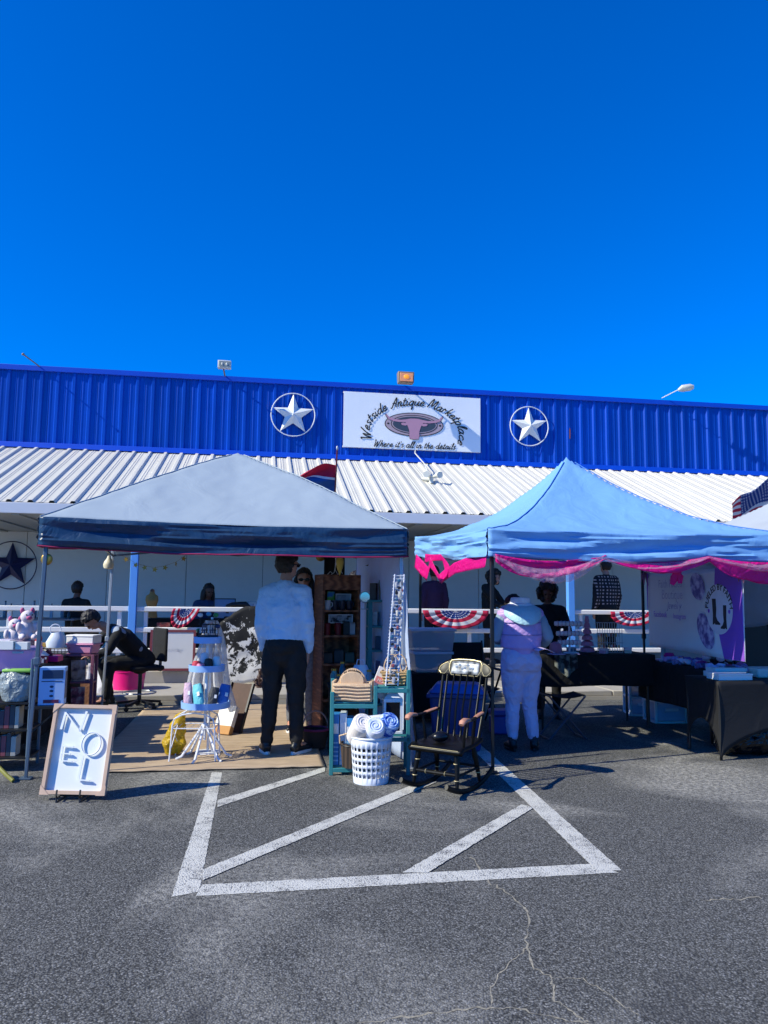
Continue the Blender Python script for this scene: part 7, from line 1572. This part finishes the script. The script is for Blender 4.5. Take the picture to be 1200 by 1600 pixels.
for x in (.02, Lt-.02):
    for y in (.02, Dt-.02): MB().cyl((x, y, 0), (x, y, Ht-.03), .013).build('leg', M_LEGK, o)
def onB(x, y, z=.704): return tbc+E*x+N*y+Vector((0, 0, z))
simple('white_box', 'flat white gift box at the front of the covered table', 'box', MB().box(0, .34, 0, .20, 0, .045).box(-.004, .344, -.004, .204, .045, .06), M_PAPER, onB(.05, .06), ALPHA, bevel=.003)
simple('white_box', 'stacked white boxes at the back of the covered table', 'box', MB().box(0, .34, 0, .18, 0, .05).box(.02, .36, .01, .17, .05, .085), mat('white_box_card', '#e0dcda', .7), onB(.16, .30), ALPHA+.03, bevel=.003)
simple('white_box', 'cream box with rounded corners at the far right of the covered table', 'box', MB().box(0, .3, 0, .24, 0, .09), mat('cream_card', '#d8cfc4', .7), onB(.56, .22), ALPHA, bevel=.015)
o = thing('black_holdall', 'shiny black holdall bag under the covered table', 'bag', tbc+E*.42+N*.22, ALPHA)
b_ = MB(); b_.loft([(-.30, 0, .17), (-.25, 0, .17), (.25, 0, .17), (.32, 0, .16)], [(.10, .10), (.16, .155), (.165, .16), (.10, .10)], 20, ref=(0, 1, 0)); remesh(b_.build('bag', mat('black_vinyl', '#0a0c10', .2, var=.2, wrinkle=.9, ws=9), o), .012, .05, 2, .02)
MB().tube([(-.12, -.05, .31), (-.08, -.06, .40), (.08, -.06, .40), (.12, -.05, .31)], .010, 6).build('handle', M_KMETAL, o)
# pink flower bunch and dark furniture further right, white tent wall
o = thing('dark_cabinet', 'dark brown cabinet behind the purple banner at the right edge', 'cabinet', P(1142, 1000, 8.6), ALPHA); o.location.z = 0
MB().box(0, .9, 0, .4, .06, 1.30).build('body', mat('espresso_wood', '#1c100e', .5, var=.2), o, bevel=.008)
for i in range(2): d_ = MB().box(.03+.43*i, .44+.43*i, -.018, -.001, .10, 1.24).build('door', mat('espresso_wood', '#1c100e', .5, var=.2), o, bevel=.004); MB().ell((.40+.10*i, -.028, .7), (.012, .012, .012), 8, 6).build('knob', M_GOLD, d_)
for x in (.04, .86): MB().box(x-.03, x+.03, .03, .37, 0, .0595).build('foot', mat('espresso_wood', '#1c100e', .5, var=.2), o)
framed('picture', 'brown framed dark red picture standing on the dark cabinet', 'picture', o.matrix_basis @ Vector((.42, .15, 1.302)), ALPHA, .34, .17, ramp_mat('dark_red_print', 'noise', [(.5, '#5a1c1a'), (.62, '#c8a090')], 5, .4, 0), M_WOODB)
o = thing('flower_bunch', 'pale pink flower bunch in a dark vase at the right edge', 'flowers', onB(.48, .75, 0), 0)
MB().lathe([(0, 0), (.09, 0), (.10, .4), (.06, .78), (.075, .84), (.065, .84), (.05, .78), (0, .78)], 20).build('vase', mat('dark_vase', '#15161b', .3), o)
for i in range(16): a = i*2.4; r = .03+.012*i**.5*2; q = MB().ell((r*math.cos(a), r*math.sin(a), .90+.05*math.cos(i*1.7)), (.045, .045, .035), 10, 6).build('blossom', mat('pale_pink_petal', '#d8b8c8', .8, var=.25, vs=40), o)
Wf, Wb_ = FL_W + E*.02 + N*.1 + Vector((0, 0, 0)), FL_W + E*.0 + N*(Wc-.1)
def ww(u, v):
    p = Wf.lerp(Wb_, u); z = 2.0+.03*u-v*(.62+.25*math.sin(u*3.2)); q = p+E*(.05*math.sin(u*14+v*3)*v+.1*v*fbm(u*3, v, 1)); return (q.x, q.y, z)
tag(MB().grid(ww, 50, 20).build('side_wall', mat('white_tent_wall', '#cfd3d8', .6, var=.05, trans=.35, wrinkle=.4, ws=3), solid=.002), 'bunched white side wall of the white canopy at the right edge', 'side wall')
def ww2(u, v):
    p = FL_W + N*(Wc-.03) + E*(Wc*u); z = 2.05-v*1.9; q = p-N*(.05*math.sin(u*20+v)*v); return (q.x, q.y, z)
tag(MB().grid(ww2, 50, 20).build('back_wall', mat('white_tent_wall', '#cfd3d8', .6), solid=.002), 'white rear wall of the white canopy at the right edge', 'tent wall')
# ================================================================ MORE STOCK ON THE TABLES
def gift(label, p, rz, sx_, sy_, sz_, col, col2, grp=None):
    o = thing('gift_box', label, 'box', p, rz, grp); m1 = mat('gift_' + col[1:], col, .5, var=.15, vs=18); m2 = mat('gift_' + col2[1:], col2, .45)
    MB().box(-sx_, sx_, -sy_, sy_, 0, sz_).build('carton', m1, o, bevel=.003); MB().box(-sx_-.003, sx_+.003, -sy_-.003, sy_+.003, sz_*.72, sz_*1.01).build('lid', m2, o, bevel=.003)
    MB().box(-sx_*.18, sx_*.18, -sy_-.005, sy_+.005, 0.002, sz_*1.02).build('band', m2, o); return o
gift('pink lidded box beside the toy houses', onD(1.40, .52), .2, .05, .04, .06, '#d88fae', '#f0e0e6')
gift('white box with red band behind the wooden crate', onD(1.22, .40), -.2, .06, .05, .10, '#e4e0de', '#a83242')
gift('flat rose box in front of the pink case', onD(1.24, .60), .1, .07, .05, .035, '#c05a7a', '#e0a0b4')
gift('small black box with white lid under the canopy leg', onD(1.12, 1.15), .3, .05, .05, .12, '#1c1c20', '#d8d8da')
gift('cream box with gold lid by the wire basket', onD(1.20, 1.55), 0, .07, .06, .14, '#d8ccb4', '#b08b3e')
gift('mint box with white lid at the back of the left table', onD(1.02, 1.65), .1, .08, .06, .12, '#a8cfc0', '#e8e8e6')
gift('lilac box with pale lid at the back of the left table', onD(.84, 1.5), -.1, .08, .06, .18, '#a58fc0', '#e0d8ea')
for i, (x, y, c, lab) in enumerate(((1.30, .16, '#c8304a', 'red felt gnome with pointed hat at the near table edge'), (1.08, .90, '#d0708e', 'pink felt gnome with pointed hat in the middle of the left table'), (1.02, .62, '#8f2434', 'dark red felt gnome with pointed hat by the tub'))):
    o = thing('gnome', lab, 'figurine', onD(x, y, .763), 0, 'felt gnomes')
    MB().lathe([(0, 0), (.035, 0), (.042, .03), (.03, .065), (0, .07)], 14).build('body', M_PLW, o); MB().lathe([(.043, .05), (.03, .08), (.015, .14), (0, .185)], 14).build('hat', mat('felt_' + c[1:], c, .9), o); MB().ell((0, -.035, .055), (.011, .011, .010), 8, 6).build('nose', SKIN1, o); MB().loft([(0, -.036, .05), (0, -.042, .025), (0, -.036, .004)], [(.026, .008), (.022, .008), (.004, .004)], 10).build('beard', M_PLW, o)
# hair bows and cards on the banner table and white boxes table
def bow(label, p, rz, m, s=1.0):
    o = thing('hair_bow', label, 'hair bow', p, rz, 'hair bows on the banner table')
    for q in (-1, 1):
        MB().loft([(0, 0, .02*s), (q*.03*s, 0, .035*s), (q*.065*s, 0, .03*s), (q*.07*s, 0, .01*s)], [(.008*s, .012*s), (.02*s, .026*s), (.022*s, .03*s), (.006*s, .012*s)], 10).build('loop', m, o); MB().loft([(0, 0, .015*s), (q*.02*s, -.03*s, .006*s), (q*.035*s, -.07*s, .004*s)], [(.008*s, .004*s), (.012*s, .003*s), (.014*s, .002*s)], 8).build('tail', m, o)
    MB().ell((0, 0, .022*s), (.012*s, .014*s, .015*s), 10, 6).build('knot', m, o)
for i, (x, y, c, lab) in enumerate(((.10, .28, '#d8c8ec', 'pale lilac hair bow at the near left of the banner table'), (.12, .55, '#c02a8c', 'magenta hair bow at the left edge of the banner table'), (.08, .82, '#e0d4ea', 'white lilac hair bow at the middle left edge of the banner table'), (.30, 1.0, '#7f5fb8', 'violet hair bow under the middle of the banner'), (.10, 1.12, '#b89ad8', 'lavender hair bow at the far left edge of the banner table'), (.44, .35, '#d070b0', 'pink hair bow at the near right of the banner table'))): bow(lab, onA(x, y, .746), i*.9, mat('bow_' + c[1:], c, .5, wrinkle=.4, ws=30), 1.25)
for i in range(5):
    c = ['#c8b8dc', '#e4e0ea', '#9f86c4', '#d8a0c4', '#efe9f2'][i]; nm = ['lilac', 'white', 'violet', 'pink', 'ivory'][i]
    simple('display_card', nm + ' display card lying on the far end of the banner table', 'card', MB().box(-.07, .07, -.045, .045, 0, .004+.001*i).box(-.05, .05, -.03, .03, .004+.001*i, .0065+.001*i), mat('dcard_' + c[1:], c, .6, var=.2, vs=30), onA(.14+.07*(i % 3), 1.16+.09*i, .744), i*.5)
# goods on the jewellery table
for i, (x, y, c, lab) in enumerate(((.06, .30, '#b07f98', 'dusky pink ring box at the left of the jewellery table'), (.55, .42, '#8a8fa6', 'grey blue ring box behind the bracelet stand'), (.80, .10, '#c8a0c0', 'orchid ring box in front of the earring cage'), (1.12, .15, '#d4c8b4', 'cream ring box at the right of the jewellery table'), (1.22, .36, '#5a4a6a', 'plum ring box at the far right of the jewellery table'))): gift(lab, onJ(x, y, .822), i*.4, .045, .035, .05, c, '#d8d4dc')
# bowls of beads
for i, (x, y, c, lab) in enumerate(((.12, .48, '#c06a90', 'shallow dish of pink beads on the jewellery table'), (.98, .48, '#6a7fb0', 'shallow dish of blue beads on the jewellery table'))):
    o = thing('bead_dish', lab, 'dish', onJ(x, y, .822), 0); MB().lathe([(0, 0), (.05, 0), (.075, .03), (.07, .03), (.045, .006), (0, .006)], 20).build('dish', M_WCER, o)
    for q in range(14): a = q*2.4; r = .012*q**.5; MB().ell((r*math.cos(a), r*math.sin(a), .020+.004*(q % 3)), (.010, .010, .010), 8, 5).build('bead', mat('bead_' + c[1:], c, .3, var=.2), o)
# porch wall fittings: conduit, outlet box and a small door frame behind the crowd
cd_ = thing('wall_conduit', 'thin grey conduit with a junction box on the porch wall', 'conduit', Bf(-.15, -.13, 0), ALPHA)
MB().cyl((0, 0, .6), (0, 0, 2.55), .014).build('pipe', M_LEGW, cd_); MB().box(-.06, .06, -.05, .02, 1.62, 1.78).build('junction_box', M_LEGW, cd_, bevel=.006)
